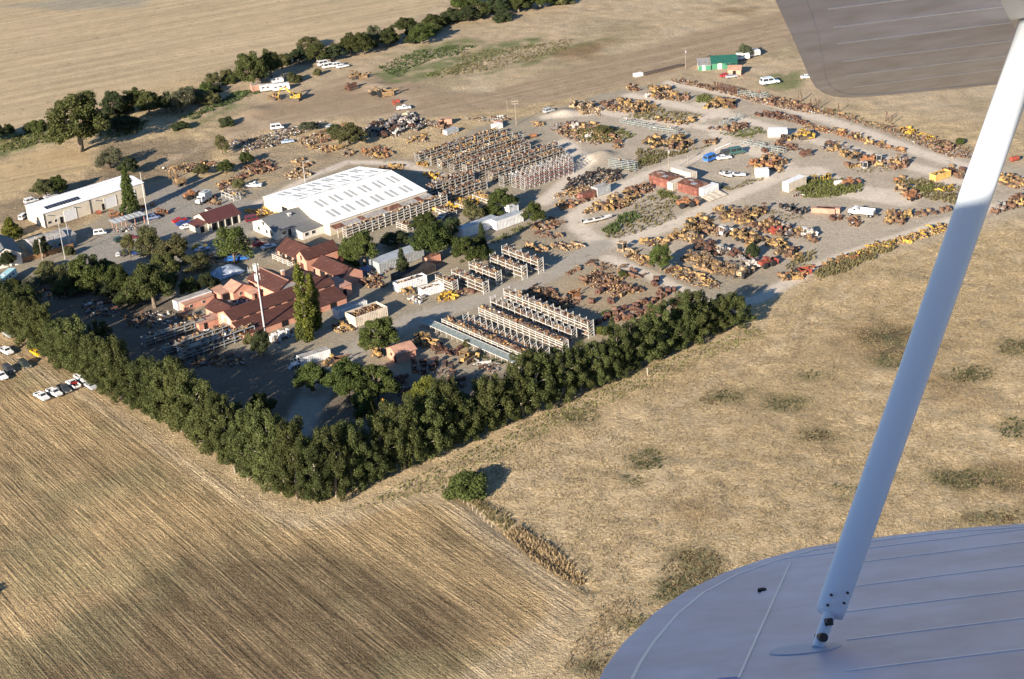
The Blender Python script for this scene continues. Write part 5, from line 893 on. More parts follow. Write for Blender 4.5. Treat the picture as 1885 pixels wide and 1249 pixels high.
CL = [  # zoom, outline, palette, set, individuals, heap density, heap height, where
    (Z6, [(145, 520), (260, 500), (330, 580), (360, 600), (240, 590), (150, 560)], 'tan', 'big', 6, 1.2, 1.2, 'at the left end of the far scrap row'),
    (Z6, [(330, 500), (450, 470), (560, 500), (720, 520), (740, 560), (640, 590), (540, 570), (430, 580), (380, 560)], 'yellow', 'big', 14, 1.0, 1.1, 'on the far left island of machines'),
    (Z6, [(530, 380), (600, 370), (600, 420), (530, 420)], 'rust', 'part', 3, 2.2, 1.6, 'in the lone heap at the head of the airstrip'),
    (Z6, [(660, 430), (740, 400), (830, 410), (950, 450), (950, 490), (880, 490), (790, 480), (680, 465)], 'yellow', 'big', 12, .9, 1.0, 'on the island nearest the salmon shed'),
    (Z6, [(1100, 540), (1170, 490), (1290, 500), (1295, 545), (1200, 530), (1140, 555)], 'yellow', 'hulk', 7, .8, .9, 'at the right end of the island nearest the salmon shed'),
    (Z6, [(840, 335), (1010, 350), (1130, 380), (1300, 400), (1460, 460), (1720, 500), (1874, 545), (1874, 585), (1700, 555), (1450, 505), (1250, 445), (1000, 385), (860, 360)], 'rust', 'blade', 16, .9, .7, 'in the long far row below the green barn'),
    (Z6, [(1440, 580), (1560, 570), (1700, 590), (1880, 660), (1874, 700), (1740, 650), (1600, 620), (1450, 600)], 'dark', 'part', 12, 1.1, 1.0, 'in the dark row behind the white trailer'),
    (Z6, [(0, 660), (100, 640), (300, 640), (380, 700), (560, 730), (500, 760), (330, 810), (180, 790), (50, 740), (0, 700)], 'mix', 'part', 18, .7, .8, 'on the mixed scrap island'),
    (Z6, [(440, 795), (500, 785), (505, 830), (445, 835)], 'yellow', 'hulk', 2, .8, .6, 'at the tip of the mixed scrap island'),
    (Z6, [(660, 770), (740, 755), (900, 765), (1010, 780), (1000, 830), (900, 850), (780, 840), (670, 805)], 'yellow', 'hulk', 11, .35, .6, 'in the middle row of yellow hulks'),
    (Z6, [(1070, 780), (1180, 770), (1160, 800), (1080, 800)], 'rust', 'part', 4, .8, .6, 'by the white pipe on the pale track'),
    (Z6, [(1090, 690), (1230, 680), (1350, 640), (1410, 670), (1300, 720), (1190, 700)], 'rust', 'part', 10, .8, .8, 'beside the pale blue rack'),
    (Z6, [(1640, 750), (1760, 740), (1840, 735), (1840, 765), (1650, 775)], 'yellow', 'hulk', 5, .8, .6, 'right of the white trailer'),
    (Z6, [(1590, 790), (1750, 810), (1740, 850), (1630, 850)], 'dark', 'part', 5, 1.2, .9, 'behind the long low silver racks'),
    (Z6, [(720, 610), (900, 640), (1050, 600), (1040, 640), (900, 665), (760, 640)], 'yellow', 'part', 9, .5, .6, 'behind the far silver racks'),
    (Z7, [(60, 270), (110, 200), (300, 120), (480, 130), (500, 190), (400, 220), (290, 240), (180, 290)], 'tyre', 'tyre', 16, 1.1, .8, 'in the dark row left of the straight track'),
    (Z7, [(0, 310), (100, 270), (290, 220), (400, 180), (420, 210), (290, 265), (180, 330), (60, 320), (0, 340)], 'tan', 'small', 14, 1.4, .8, 'in the pale row left of the straight track'),
    (Z7, [(40, 390), (180, 350), (280, 310), (300, 330), (200, 370), (60, 410)], 'rust', 'part', 8, 1.1, .8, 'in front of the rusty container'),
    (Z7, [(220, 410), (370, 370), (420, 330), (560, 280), (590, 380), (480, 400), (370, 420), (230, 445)], 'yellow', 'big', 14, .8, 1.1, 'on the left side of the weedy island'),
    (Z7, [(560, 270), (710, 215), (720, 280), (600, 310)], 'rust', 'part', 7, 1.6, 1.3, 'against the rusty tin shed'),
    (Z7, [(1380, 110), (1460, 70), (1560, 20), (1650, 80), (1630, 130), (1540, 120), (1420, 120)], 'orange', 'big', 13, .8, 1.2, 'behind the white cube container'),
    (Z7, [(1180, 430), (1240, 440), (1420, 425), (1500, 420), (1490, 460), (1400, 490), (1380, 540), (1330, 500), (1200, 480)], 'yellow', 'hulk', 13, .5, .8, 'in the first row below the pale road'),
    (Z7, [(950, 540), (1050, 480), (1190, 550), (1190, 600), (1080, 590), (960, 570)], 'yellow', 'big', 11, .9, 1.2, 'in the dense clump below the pale road'),
    (Z7, [(1420, 540), (1560, 480), (1640, 540), (1750, 560), (1870, 600), (1874, 650), (1760, 620), (1640, 600), (1560, 590)], 'mix', 'hulk', 15, .6, .9, 'in the row beside the dark wheels'),
    (Z7, [(1290, 600), (1330, 570), (1480, 620), (1470, 660), (1390, 660)], 'yellow', 'hulk', 6, .3, .6, 'right of the white and red tractor'),
    (Z7, [(1550, 640), (1640, 650), (1700, 700), (1790, 740), (1740, 790), (1650, 750), (1560, 700)], 'yellow', 'big', 11, .6, .9, 'right of the small dark bush'),
    (Z7, [(840, 595), (930, 600), (1030, 610), (1020, 650), (850, 625)], 'tan', 'hulk', 5, .4, .6, 'above the round dark tree'),
    (Z7, [(610, 640), (720, 620), (820, 650), (800, 680), (660, 670)], 'yellow', 'part', 6, .8, .8, 'left of the round dark tree'),
    (Z7, [(500, 740), (560, 710), (700, 770), (700, 830), (600, 790)], 'yellow', 'blade', 8, 1.0, 1.0, 'in front of the round dark tree'),
    (Z7, [(1020, 655), (1130, 660), (1180, 710), (1130, 725), (1030, 690)], 'rust', 'hulk', 6, .5, .8, 'in the middle row right of the round tree'),
    (Z7, [(1270, 730), (1380, 720), (1500, 780), (1470, 830), (1380, 800), (1290, 770)], 'grey', 'hulk', 8, .6, .8, 'below the small dark bush'),
    (Z7, [(930, 775), (1030, 740), (1100, 790), (1240, 830), (1300, 870), (1290, 900), (1180, 870), (1060, 830), (1000, 790)], 'tan', 'hulk', 13, .7, .8, 'in the pale row below the round tree'),
    (Z7, [(780, 840), (910, 830), (1040, 890), (1200, 930), (1180, 980), (1090, 985), (960, 940), (850, 890)], 'yellow', 'blade', 14, .8, .9, 'in the yellow row at the end of the windbreak'),
    (Z7, [(205, 900), (300, 850), (470, 900), (540, 960), (640, 960), (650, 1000), (540, 1020), (450, 1050), (330, 990), (215, 950)], 'rust', 'part', 16, 1.5, 1.2, 'in the big rusty pile on the bare dirt'),
    (Z7, [(220, 800), (320, 780), (560, 830), (640, 880), (600, 920), (400, 860)], 'rust', 'blade', 9, .25, .4, 'scattered behind the big rusty pile'),
    (Z7, [(1590, 900), (1680, 860), (1760, 850), (1874, 800), (1874, 840), (1780, 920), (1640, 920)], 'orange', 'part', 8, .9, .9, 'on the bank above the dry field'),
    (ZF, [(1560, 470), (1600, 452), (1680, 428), (1742, 410), (1745, 424), (1660, 450), (1580, 478)], 'bright', 'blade', 12, 1.3, 1.2, 'in the bright yellow row on the yard edge'),
    (ZF, [(1500, 492), (1560, 466), (1580, 478), (1520, 500)], 'orange', 'part', 6, 1.0, 1.0, 'left of the bright yellow row on the yard edge'),
    (Z8, [(390, 680), (480, 650), (620, 690), (780, 740), (900, 760), (1030, 780), (1000, 830), (860, 820), (700, 760), (560, 720)], 'mix', 'big', 18, .7, .8, 'in the weedy row left of the strut'),
    (Z8, [(570, 800), (700, 780), (700, 812), (600, 815)], 'yellow', 'blade', 4, .6, .6, 'at the near edge of the weedy row'),
    (Z8, [(260, 500), (400, 520), (560, 550), (690, 590), (860, 640), (1020, 690), (1020, 710), (880, 680), (700, 630), (520, 580), (330, 540)], 'orange', 'part', 16, .9, .7, 'in the second far row left of the strut'),
    (Z8, [(0, 290), (200, 320), (420, 400), (560, 430), (700, 470), (850, 500), (960, 530), (1110, 580), (1260, 600), (1420, 650), (1510, 690), (1500, 750), (1340, 740), (1180, 680), (1000, 600), (820, 540), (600, 470), (400, 430), (200, 380), (0, 340)], 'rust', 'part', 26, .6, .7, 'in the outermost far row left of the strut'),
    (Z8, [(950, 535), (1040, 520), (1110, 565), (1240, 590), (1240, 615), (1100, 600)], 'bright', 'part', 6, .8, .9, 'heaped yellow in the outermost far row'),
    (Z8, [(930, 900), (1010, 880), (1020, 960), (1100, 1030), (1060, 1060), (1000, 1000)], 'orange', 'big', 8, .8, .9, 'at the left tip of the island by the strut'),
    (Z8, [(1230, 960), (1360, 960), (1350, 990), (1240, 990)], 'bright', 'blade', 4, .4, .5, 'on the island by the strut'),
    (Z8, [(850, 1160), (1040, 1130), (1030, 1210), (880, 1220)], 'yellow', 'hulk', 6, .7, .8, 'right of the white dump truck'),
    (Z8, [(610, 1180), (700, 1180), (690, 1240), (620, 1230)], 'rust', 'part', 3, 1.8, 1.3, 'in the red heap below the white dump truck'),
    (Z8, [(1690, 890), (1780, 870), (1880, 900), (1880, 980), (1700, 930)], 'yellow', 'big', 9, .8, 1.0, 'right of the strut'),
    (Z8, [(1740, 1060), (1880, 1020), (1870, 1100), (1640, 1150)], 'mix', 'hulk', 8, .8, .8, 'in the mixed clump right of the strut'),
    (Z8, [(1280, 820), (1350, 810), (1440, 840), (1440, 900), (1360, 880)], 'rust', 'small', 7, .7, .6, 'above the yellow open dump box'),
    (Z8, [(1080, 1150), (1330, 1100), (1340, 1130), (1100, 1180)], 'rust', 'small', 6, .4, .5, 'on the bare ground left of the strut'),
    (Z8, [(240, 990), (310, 970), (290, 1030), (220, 1020)], 'grey', 'small', 3, .8, .6, 'below the cream container on the round island'),
    (Z8, [(330, 915), (480, 870), (520, 890), (420, 920)], 'bright', 'hulk', 4, .5, .6, 'on top of the round island'),
    (Z8, [(470, 1170), (580, 1170), (570, 1195), (480, 1190)], 'dark', 'small', 3, .6, .5, 'by the pale salmon containers'),
    (Z8, [(110, 1090), (180, 1085), (320, 1130), (270, 1160), (160, 1125)], 'tyre', 'tyre', 12, 1.0, .6, 'in the row of dark wheels'),
    (Z9, [(1000, 700), (1120, 650), (1260, 680), (1310, 740), (1450, 750), (1400, 800), (1300, 830), (1180, 780), (1060, 730)], 'rust', 'part', 14, 1.3, 1.0, 'behind the tallest white rack'),
    (Z9, [(1080, 240), (1150, 190), (1240, 160), (1300, 210), (1200, 250)], 'rust', 'blade', 7, 1.2, .7, 'at the bank below the long trailers'),
    (Z9, [(1220, 350), (1400, 340), (1460, 370), (1340, 400), (1250, 380)], 'tan', 'blade', 7, 1.1, .5, 'at the road fork'),
    (Z9, [(1080, 370), (1200, 360), (1210, 400), (1120, 400)], 'tan', 'part', 4, 1.1, .7, 'above the road side racks'),
    (Z9, [(1100, 270), (1330, 280), (1330, 305), (1130, 300)], 'rust', 'blade', 4, .25, .3, 'on the pale ground by the road fork'),
    (Z9, [(1340, 560), (1430, 510), (1440, 530), (1360, 575)], 'rust', 'blade', 3, .6, .4, 'beside the road above the dirt yard'),
    (Z9, [(390, 735), (540, 705), (555, 745), (420, 765)], 'bright', 'big', 7, 1.2, .7, 'in the bright yellow heap beside the lane'),
    (Z9, [(150, 690), (240, 650), (260, 700), (170, 710)], 'tan', 'part', 4, 1.8, 1.2, 'between the two white open containers'),
    (Z9, [(215, 735), (300, 735), (300, 780), (220, 775)], 'blue', 'small', 3, 1.0, .7, 'beside the salmon ended container'),
    (Z9, [(540, 690), (740, 670), (740, 690), (560, 710)], 'rust', 'small', 5, 1.0, .7, 'at the feet of the road side racks'),
    (Z12, [(1010, 290), (1060, 220), (1140, 260), (1200, 285), (1100, 310)], 'tan', 'big', 6, 1.4, 1.2, 'right of the round oak'),
    (Z12, [(1130, 310), (1360, 320), (1370, 370), (1200, 365)], 'dark', 'part', 8, .9, .7, 'in the dark corner below the round oak'),
    (Z12, [(1450, 405), (1640, 445), (1590, 500), (1490, 465)], 'grey', 'blade', 6, .9, .5, 'right of the orange tractor'),
    (Z12, [(370, 395), (440, 370), (540, 400), (480, 450), (400, 440)], 'yellow', 'big', 5, 1.5, 1.0, 'at the right end of the small white trailer'),
    (Z12, [(430, 170), (500, 150), (600, 155), (600, 185), (480, 205)], 'yellow', 'part', 4, 1.5, .8, 'in front of the cream scrap bin'),
    (Z12, [(610, 270), (720, 290), (800, 340), (760, 380), (700, 320)], 'yellow', 'part', 5, .9, .6, 'under the round oak'),
    (Z12, [(880, 560), (980, 520), (1000, 640), (920, 690)], 'dark', 'part', 5, .9, .7, 'between the two oak clumps'),
    (Z12, [(1020, 420), (1340, 450), (1300, 520), (1040, 500)], 'dark', 'hulk', 7, .5, .6, 'on the shaded ground below the salmon hut'),
    (Z12, [(1290, 540), (1400, 530), (1390, 600), (1290, 600)], 'dark', 'part', 3, .8, .6, 'behind the right windbreak'),
    (Z10, [(270, 790), (500, 780), (800, 760), (820, 830), (500, 850), (300, 830)], 'mix', 'small', 12, 1.0, .7, 'on the shaded ground below the dark racks'),
    (Z10, [(340, 480), (480, 450), (540, 500), (440, 530)], 'mix', 'small', 6, 1.6, .9, 'between the salmon shed and the dark racks'),
    (Z10, [(60, 470), (330, 440), (330, 520), (120, 560)], 'grey', 'small', 8, .4, .5, 'in the tree shade left of the dark racks'),
    (Z10, [(640, 370), (760, 360), (860, 350), (900, 360), (760, 400), (690, 400)], 'blue', 'small', 6, 1.1, .7, 'in the court between the salmon sheds'),
    (Z10, [(1000, 620), (1150, 570), (1170, 620), (1050, 680)], 'blue', 'small', 6, 1.3, .9, 'by the barn wall right of the mast'),
    (Z4, [(1020, 930), (1180, 900), (1200, 970), (1060, 980)], 'rust', 'part', 6, 1.7, 1.1, 'behind the white open container'),
    (Z4, [(880, 900), (990, 870), (1100, 850), (1220, 850), (1200, 880), (1000, 910)], 'blue', 'part', 6, 1.1, .9, 'at the end of the brown barn wing'),
    (Z4, [(200, 410), (400, 400), (430, 440), (300, 470), (200, 450)], 'bright', 'small', 8, .8, .7, 'on the ground before the warehouse doorway'),
    (Z2, [(80, 1010), (300, 980), (420, 940), (560, 900), (740, 880), (740, 910), (560, 970), (400, 1050), (200, 1090), (100, 1040)], 'grey', 'small', 18, .9, .8, 'in the grey row below the dirt pad'),
    (Z2, [(560, 1000), (690, 960), (780, 940), (900, 890), (1000, 900), (1050, 1000), (800, 1010), (640, 1060)], 'mix', 'part', 12, .8, .8, 'beside the olive tree above the warehouse'),
    (Z2, [(1050, 920), (1200, 870), (1360, 820), (1560, 870), (1640, 900), (1480, 930), (1360, 940), (1280, 990), (1080, 990)], 'grey', 'hulk', 16, 1.1, 1.1, 'in the grey heap above the main racks'),
    (Z2, [(1570, 900), (1700, 930), (1740, 965), (1600, 960)], 'mix', 'part', 5, .9, .8, 'at the upper corner of the main racks'),
    (Z2, [(630, 1040), (820, 1060), (800, 1090), (660, 1070)], 'yellow', 'part', 6, .8, .6, 'on the bare ground above the warehouse, left'),
    (Z2, [(860, 1070), (940, 1060), (920, 1085)], 'yellow', 'part', 3, .8, .5, 'on the bare ground above the warehouse, middle'),
    (Z2, [(1030, 1090), (1150, 1050), (1290, 1090), (1200, 1140), (1080, 1130)], 'orange', 'part', 9, 1.2, .8, 'in the orange heap left of the main racks'),
    (Z2, [(1330, 1010), (1500, 960), (1520, 1020), (1380, 1030)], 'tan', 'part', 5, .7, .7, 'above the corner of the main racks'),
    (Z2, [(900, 1105), (990, 1095), (980, 1125), (910, 1125)], 'rust', 'small', 3, .7, .4, 'in the small rusty group above the warehouse'),
    (Z2, [(540, 1165), (600, 1130), (690, 1180), (640, 1210), (560, 1190)], 'tan', 'part', 6, 1.2, .9, 'in the heap by the warehouse light pole'),
    (Z2, [(170, 1205), (350, 1150), (440, 1200), (380, 1240), (230, 1249)], 'rust', 'part', 12, 1.1, .7, 'in the rusty rows above the white pickup'),
    (Z4, [(480, 160), (560, 120), (700, 150), (640, 190), (500, 190)], 'tan', 'part', 7, 1.1, .8, 'in the heap against the warehouse back'),
    (Z4, [(1160, 100), (1350, 85), (1330, 130), (1200, 125)], 'yellow', 'small', 5, .9, .6, 'behind the warehouse roof end'),
    (Z4, [(1480, 150), (1620, 170), (1600, 210), (1540, 215)], 'bright', 'small', 5, .9, .6, 'in the shade right of the warehouse'),
    (Z4, [(1580, 370), (1740, 390), (1700, 440), (1560, 420)], 'bright', 'part', 6, 1.2, .8, 'in the yellow stock pile by the thin tree'),
    (Z4, [(1730, 330), (1874, 330), (1874, 380), (1720, 370)], 'bright', 'part', 6, 1.2, .9, 'in the upper yellow stock pile'),
    (Z3, [(1150, 110), (1320, 90), (1560, 60), (1560, 110), (1400, 140), (1200, 140)], 'mix', 'part', 10, .6, .8, 'behind the yellow crane'),
    (Z3, [(1560, 230), (1700, 170), (1874, 100), (1874, 150), (1700, 220), (1600, 270)], 'rust', 'small', 12, 1.0, .6, 'in the low rows behind the small rack'),
    (Z3, [(1450, 300), (1560, 310), (1590, 380), (1500, 380)], 'mix', 'small', 5, 1.0, .8, 'beside the boxy white truck'),
    (Z3, [(830, 560), (980, 520), (1000, 545), (860, 580)], 'blue', 'small', 5, .9, .7, 'under the open carport'),
    (Z3, [(1400, 760), (1540, 740), (1560, 800), (1420, 800)], 'rust', 'small', 5, .9, .6, 'under the olive trees by the yellow car'),
    (Z3, [(320, 980), (460, 970), (470, 1040), (340, 1050)], 'grey', 'small', 5, .9, .6, 'under the trees left of the oak'),
    (Z11, [(560, 140), (820, 120), (860, 230), (620, 260)], 'grey', 'small', 9, .5, .6, 'on the shaded lot behind the left windbreak'),
    (Z11, [(880, 250), (1040, 230), (1080, 330), (920, 330)], 'mix', 'small', 7, .6, .6, 'on the shaded lot left of the grey racks'),
    (Z5, [(530, 185), (640, 180), (840, 165), (940, 185), (800, 215), (700, 200)], 'grey', 'small', 9, .25, .5, 'in the row of small objects by the power pole'),
    (Z5, [(1310, 920), (1500, 880), (1530, 910), (1400, 960)], 'orange', 'part', 5, 1.0, .7, 'at the bend of the straight track'),
    (Z5, [(130, 560), (230, 550), (220, 590), (140, 585)], 'bright', 'part', 3, 1.6, .8, 'at the near corner of the main racks'),
    (Z5, [(1120, 210), (1230, 205), (1200, 245), (1130, 250)], 'tan', 'part', 3, .9, .6, 'by the sand mound'),
]
hn = 0
for ci, (Zf, pts, pal, st, n_, dens, hh, wh) in enumerate(CL):
    poly = wp(pts, Zf); cc_ = sum(poly, Vector((0, 0, 0))) / len(poly); poly = [cc_ + (q_ - cc_) * 1.02 for q_ in poly]; rng = np.random.default_rng(900 + ci); ar = polyarea(poly); bigm = st in ('hulk', 'big'); n = int(min(ar * dens * (1.6 if bigm else 2.6), 1300)) + 8; p = inpoly(poly, n, rng)
    ed = np.clip(polydist(p[:, 0], p[:, 1], poly) / 2.0, .15, 1); z = ground_z(p[:, 0], p[:, 1]) + rng.uniform(.05, 1, n) * hh * ed * .6
    pieces('scrap_heap', np.stack([p[:, 0], p[:, 1], z], -1), (.2, .72), pal, rng, kind='stuff', label=f'heap of {dict(yellow="yellow and ochre", rust="rusty", dark="dark rusty", mix="mixed", grey="grey", orange="orange", tan="pale tan", bright="bright yellow", blue="pale and blue", tyre="dark")[pal]} scrap parts {wh}', cat='scrap heap')
    n_ = int(n_ * 1.35); q = inpoly(poly, max(n_ * 14, 20), rng); use = []
    for c in q:
        if len(use) >= n_: break
        if all((c[0] - u_[0]) ** 2 + (c[1] - u_[1]) ** 2 > (2.2 if bigm else 1.8) ** 2 for u_ in use): use.append(c)
    for k, c in enumerate(use):
        kd = SETS[st][(k * 5 + ci) % len(SETS[st])]; cn = PCV[pal][(k * 3 + ci) % len(PCV[pal])]; a = YA + rnd.choice((0, math.pi / 2, math.pi, -math.pi / 2)) + rnd.uniform(-.4, .4)
        put(kd, c, a, cn, f'{cn} {KW[kd]} {wh}', f'{cn} {KW[kd]}s {wh}', rnd.uniform(.72, .98) if bigm else rnd.uniform(.66, .95), 0 if kd in ('crawler_tractor', 'wheel_loader', 'crawler_hulk', 'track_roll') else rnd.uniform(0, .25) * hh)
# rows of rolled up track chain on the dirt yard
def rolls(a, b, n, wh, dbl=True):
    for k in range(n):
        p = a.lerp(b, (k + rnd.uniform(-.25, .25)) / (n - 1)) + Vector((rnd.uniform(-1.3, 1.3), rnd.uniform(-1.3, 1.3), 0)); cn = 'rusty' if k % 4 == 1 else 'dark rusty'
        put('track_roll', p, rnd.uniform(0, 6.28), cn, f'{cn} rolled up track chain {wh}', f'{cn} track rolls {wh}', rnd.uniform(1.0, 1.5))
rolls(Z7(420, 1170), Z7(870, 990), 13, 'in the upper row on the dirt yard'); rolls(Z7(440, 1185), Z7(760, 1050), 8, 'in the upper row on the dirt yard'); rolls(Z7(300, 1235), Z7(720, 1150), 11, 'in the lower row near the white racks'); rolls(Z7(740, 1125), Z7(1030, 1050), 9, 'in the short row before the windbreak'); rolls(Z7(640, 1170), Z7(730, 1140), 5, 'in the short row before the windbreak')
for c in ((405, 1085), (270, 1085), (325, 1015), (720, 960), (735, 925), (1510, 0)): put('track_roll', Z7(*c), rnd.uniform(0, 3), 'dark rusty', 'dark rusty rolled up track chain lying alone on the dirt yard', 'lone track rolls on the dirt yard', 1.5)
put('scraper_bowl', Z7(145, 1030), YA, 'orange', 'salmon scraper bowl alone on the dirt yard', sc=.9)
# singled-out machines
ONE = [('wheel_loader', Z7, (945, 390), .2, 'orange', 'orange loader alone below the rusty tin sheds', 1.3), ('crawler_tractor', Z7, (1220, 595), 1.0, 'white', 'white and red tractor in the middle of the machine rows', 1.2), ('wheel_loader', Z7, (1360, 890), .9, 'tan', 'pale loader with white cab at the end of the pale row', 1.25), ('wheel_loader', Z7, (1525, 820), .6, 'red', 'orange red loader with white cab by the yard edge road', 1.2), ('crawler_tractor', Z7, (1205, 725), .8, 'white', 'small white machine in the middle row', 1.0), ('crawler_tractor', Z7, (1000, 635), .7, 'tan', 'cream tractor above the round dark tree', 1.1), ('crawler_tractor', Z7, (1820, 605), .3, 'white', 'white cabbed machine right of the orange hulk', 1.1), ('crawler_hulk', Z7, (1600, 580), .3, 'red', 'orange red hulk beside the row of dark wheels', 1.2), ('machine_cab', Z7, (490, 705), .9, 'tan', 'cream machine cab by the road fork', 1.4), ('salvaged_boom', Z7, (545, 720), -.9, 'tan', 'pale boom beside the cream cab at the road fork', 1.2), ('excavator', Z2, (560, 720), math.pi - .2, 'bright yellow', 'bright yellow excavator on the dirt pad below the caravans', 1.25), ('crawler_tractor', Z2, (420, 710), 2.2, 'ochre', 'ochre crawler left of the yellow excavator', 1.2), ('crawler_tractor', Z2, (990, 565), .5, 'ochre', 'ochre machine by the creek track', 1.3), ('scraper_bowl', Z2, (1045, 560), .3, 'ochre', 'ochre scraper behind the machine by the creek track', 1.1), ('crawler_hulk', Z2, (970, 640), .6, 'dark rusty', 'dark rusty hulk below the creek track', 1.5), ('wheel_loader', Z2, (1140, 675), .4, 'tan', 'cream cabbed machine on the dirt by the airstrip', 1.3), ('scraper_bowl', Z2, (1225, 685), .2, 'ochre', 'ochre scraper by the airstrip', 1.5), ('crawler_hulk', Z2, (1290, 745), .2, 'red', 'red hulk by the white pickup on the airstrip', 1.0), ('crawler_tractor', Z12, (1405, 410), .9, 'yellow', 'orange yellow tractor on the shaded ground behind the right windbreak', 1.25), ('excavator', Z3, (1290, 235), 2.2, 'ochre', 'faded yellow crane machine beside the metal building', 1.3), ('wheel_loader', Z3, (1375, 330), .6, 'orange', 'orange and white machine below the yellow crane', 1.2), ('crawler_tractor', Z3, (825, 470), .4, 'orange', 'orange crawler on the court', 1.0), ('crawler_tractor', Z3, (1155, 450), .6, 'orange', 'orange tractor right of the flagpole', .9), ('engine', Z3, (1095, 385), 0, 'orange', 'small orange machine on the court', .7), ('engine', Z3, (1030, 400), 0, 'red', 'small red machine at the flagpole', .9), ('engine', Z3, (705, 445), .3, 'red', 'red implement by the roller door', 1.0), ('wheel_loader', Z8, (290, 600), .2, 'yellow', 'yellow machine at the end of the weedy far row', 1.2), ('crawler_tractor', Z6, (1800, 760), .2, 'bright yellow', 'bright yellow machine right of the white trailer', 1.25), ('crawler_hulk', Z8, (310, 725), .2, 'dark rusty', 'lone dark rusty box on the pale road crossing', 1.2), ('crawler_hulk', Z8, (760, 775), .1, 'orange', 'orange tank in the weedy row left of the strut', 1.3), ('machine_cab', Z8, (825, 765), .1, 'white', 'white cab in the weedy row left of the strut', 1.1), ('machine_cab', Z8, (725, 815), .2, 'white', 'white cab in front of the weedy row', 1.1), ('fuel_tank', Z8, (545, 940), .1, 'white', 'white tank on the round island', 1.5), ('wheel_loader', Z8, (620, 940), .2, 'orange', 'orange loader on the round island', 1.1), ('fuel_tank', Z8, (1805, 765), .4, 'red', 'red tank right of the strut', 1.4), ('scraper_bowl', Z7, (1740, 905), .2, 'yellow', 'yellow box on the bank above the dry field', 1.0), ('scraper_bowl', Z7, (1800, 870), .2, 'red', 'salmon box on the bank above the dry field', 1.1), ('crawler_hulk', Z6, (155, 675), .3, 'white', 'white box on the mixed scrap island', .9), ('fuel_tank', Z6, (245, 750), .3, 'white', 'white drum on the mixed scrap island', 1.0), ('fuel_tank', Z4, (1050, 880), YA, 'blue', 'blue tank truck body at the end of the brown barn wing', 2.0), ('crawler_hulk', Z6, (675, 460), .3, 'white', 'white box at the left of the island nearest the salmon shed', .8), ('fuel_tank', Z5, (1130, 340), .3, 'orange', 'salmon tank at the corner of the main racks', 1.2)]
for kd, Zf, c, a, cn, lab, sc_ in ONE: put(kd, Zf(*c), a, cn, lab, sc=sc_)
# orange gantry frame under the oaks
o = thing('boom_frame', 'tall orange boom frame lying in the oak clump', 'machine', Z12(800, 850), YA - .3)
for s in (-1, 1): MB().bar((s * 1.3, 0, .3), (s * 1.5, 3.4, 4.6), .22, .3).build('boom', mat('orange_paint', (.62, .29, .04), .6, .2), o)
MB().bar((-1.4, .5, .8), (1.4, .5, .8), .2).bar((-1.4, 2.0, 2.6), (1.4, 2.0, 2.6), .14).build('cross_bar', MATS['orange_paint'], o); MB().box((0, 0, .45), (2.6, 1.2, .7)).build('base', STEEL, o)

# loads heaped in the open bins
def bin_load(p, L, wd, h, ang, pal, wh, n=260):
    rng = np.random.default_rng(int(L * 100)); u = rng.uniform(.4, L - .4, n); v = rng.uniform(.35, wd - .35, n); z = rng.uniform(.3, 1, n) * h + .25 * np.sin(u / L * 3.1); c, s = math.cos(ang), math.sin(ang)
    pieces('scrap_load', np.stack([p[0] + u * c - v * s, p[1] + u * s + v * c, z], -1), (.25, .8), pal, rng, kind='stuff', label=f'scrap parts heaped inside the {wh}', cat='scrap heap')
bin_load(Z4(1300, 1010), 9.5, 2.5, 2.3, YA - .12, 'rust', 'long white open container'); bin_load(Z4(1480, 1045), 6.8, 2.5, 2.0, YA - .14, 'tan', 'salmon ended open container', 180); bin_load(Z4(1000, 1262), 10.2, 5.2, 2.6, YA - .05, 'rust', 'large cream open bin', 520); bin_load(Z8(1240, 915), 6.6, 2.6, 1.5, YA - .1, 'rust', 'yellow open dump box', 120)
# ------------------------------------------------------------------ storage racks, each with its stock
RACKW = mat('rack_white_paint', (.60, .59, .56), .55, .25, 1.5, (.33, .22, .15), (.6, .72), 1.5); RACKG = mat('rack_grey_steel', (.43, .43, .42), .5, .3, 1.5, (.24, .16, .11), (.58, .7), 1.2); RACKS = mat('rack_silver_green', (.34, .39, .38), .5, .2, 1.2); RACKR = mat('rack_red_beam', (.34, .10, .08), .6, .2, 1.2); RACKB = mat('rack_blue_grey', (.30, .35, .40), .55, .2, 1.2); DECK = mat('rack_deck', (.30, .26, .2), .8, .3, 1.5); DECKG = mat('grating_deck', (.27, .31, .29), .7, .25, 1.5)
_um = {}
def frame_mesh(H, D, m, w_):
    k = (round(H, 2), round(D, 2), m.name, w_)
    if k not in _um:
        b = MB()
        for yv in (0, D): b.box((0, yv, H / 2), (w_, w_, H))
        z = .4
        while z < H - .3: b.bar((0, 0, z), (0, D, min(H - .1, z + .8)), w_ * .6); z += .8
        b.box((0, D / 2, .15), (w_, D, w_)); _um[k] = b.mesh('upright_frame', m)
    return _um[k]
RN = [0]
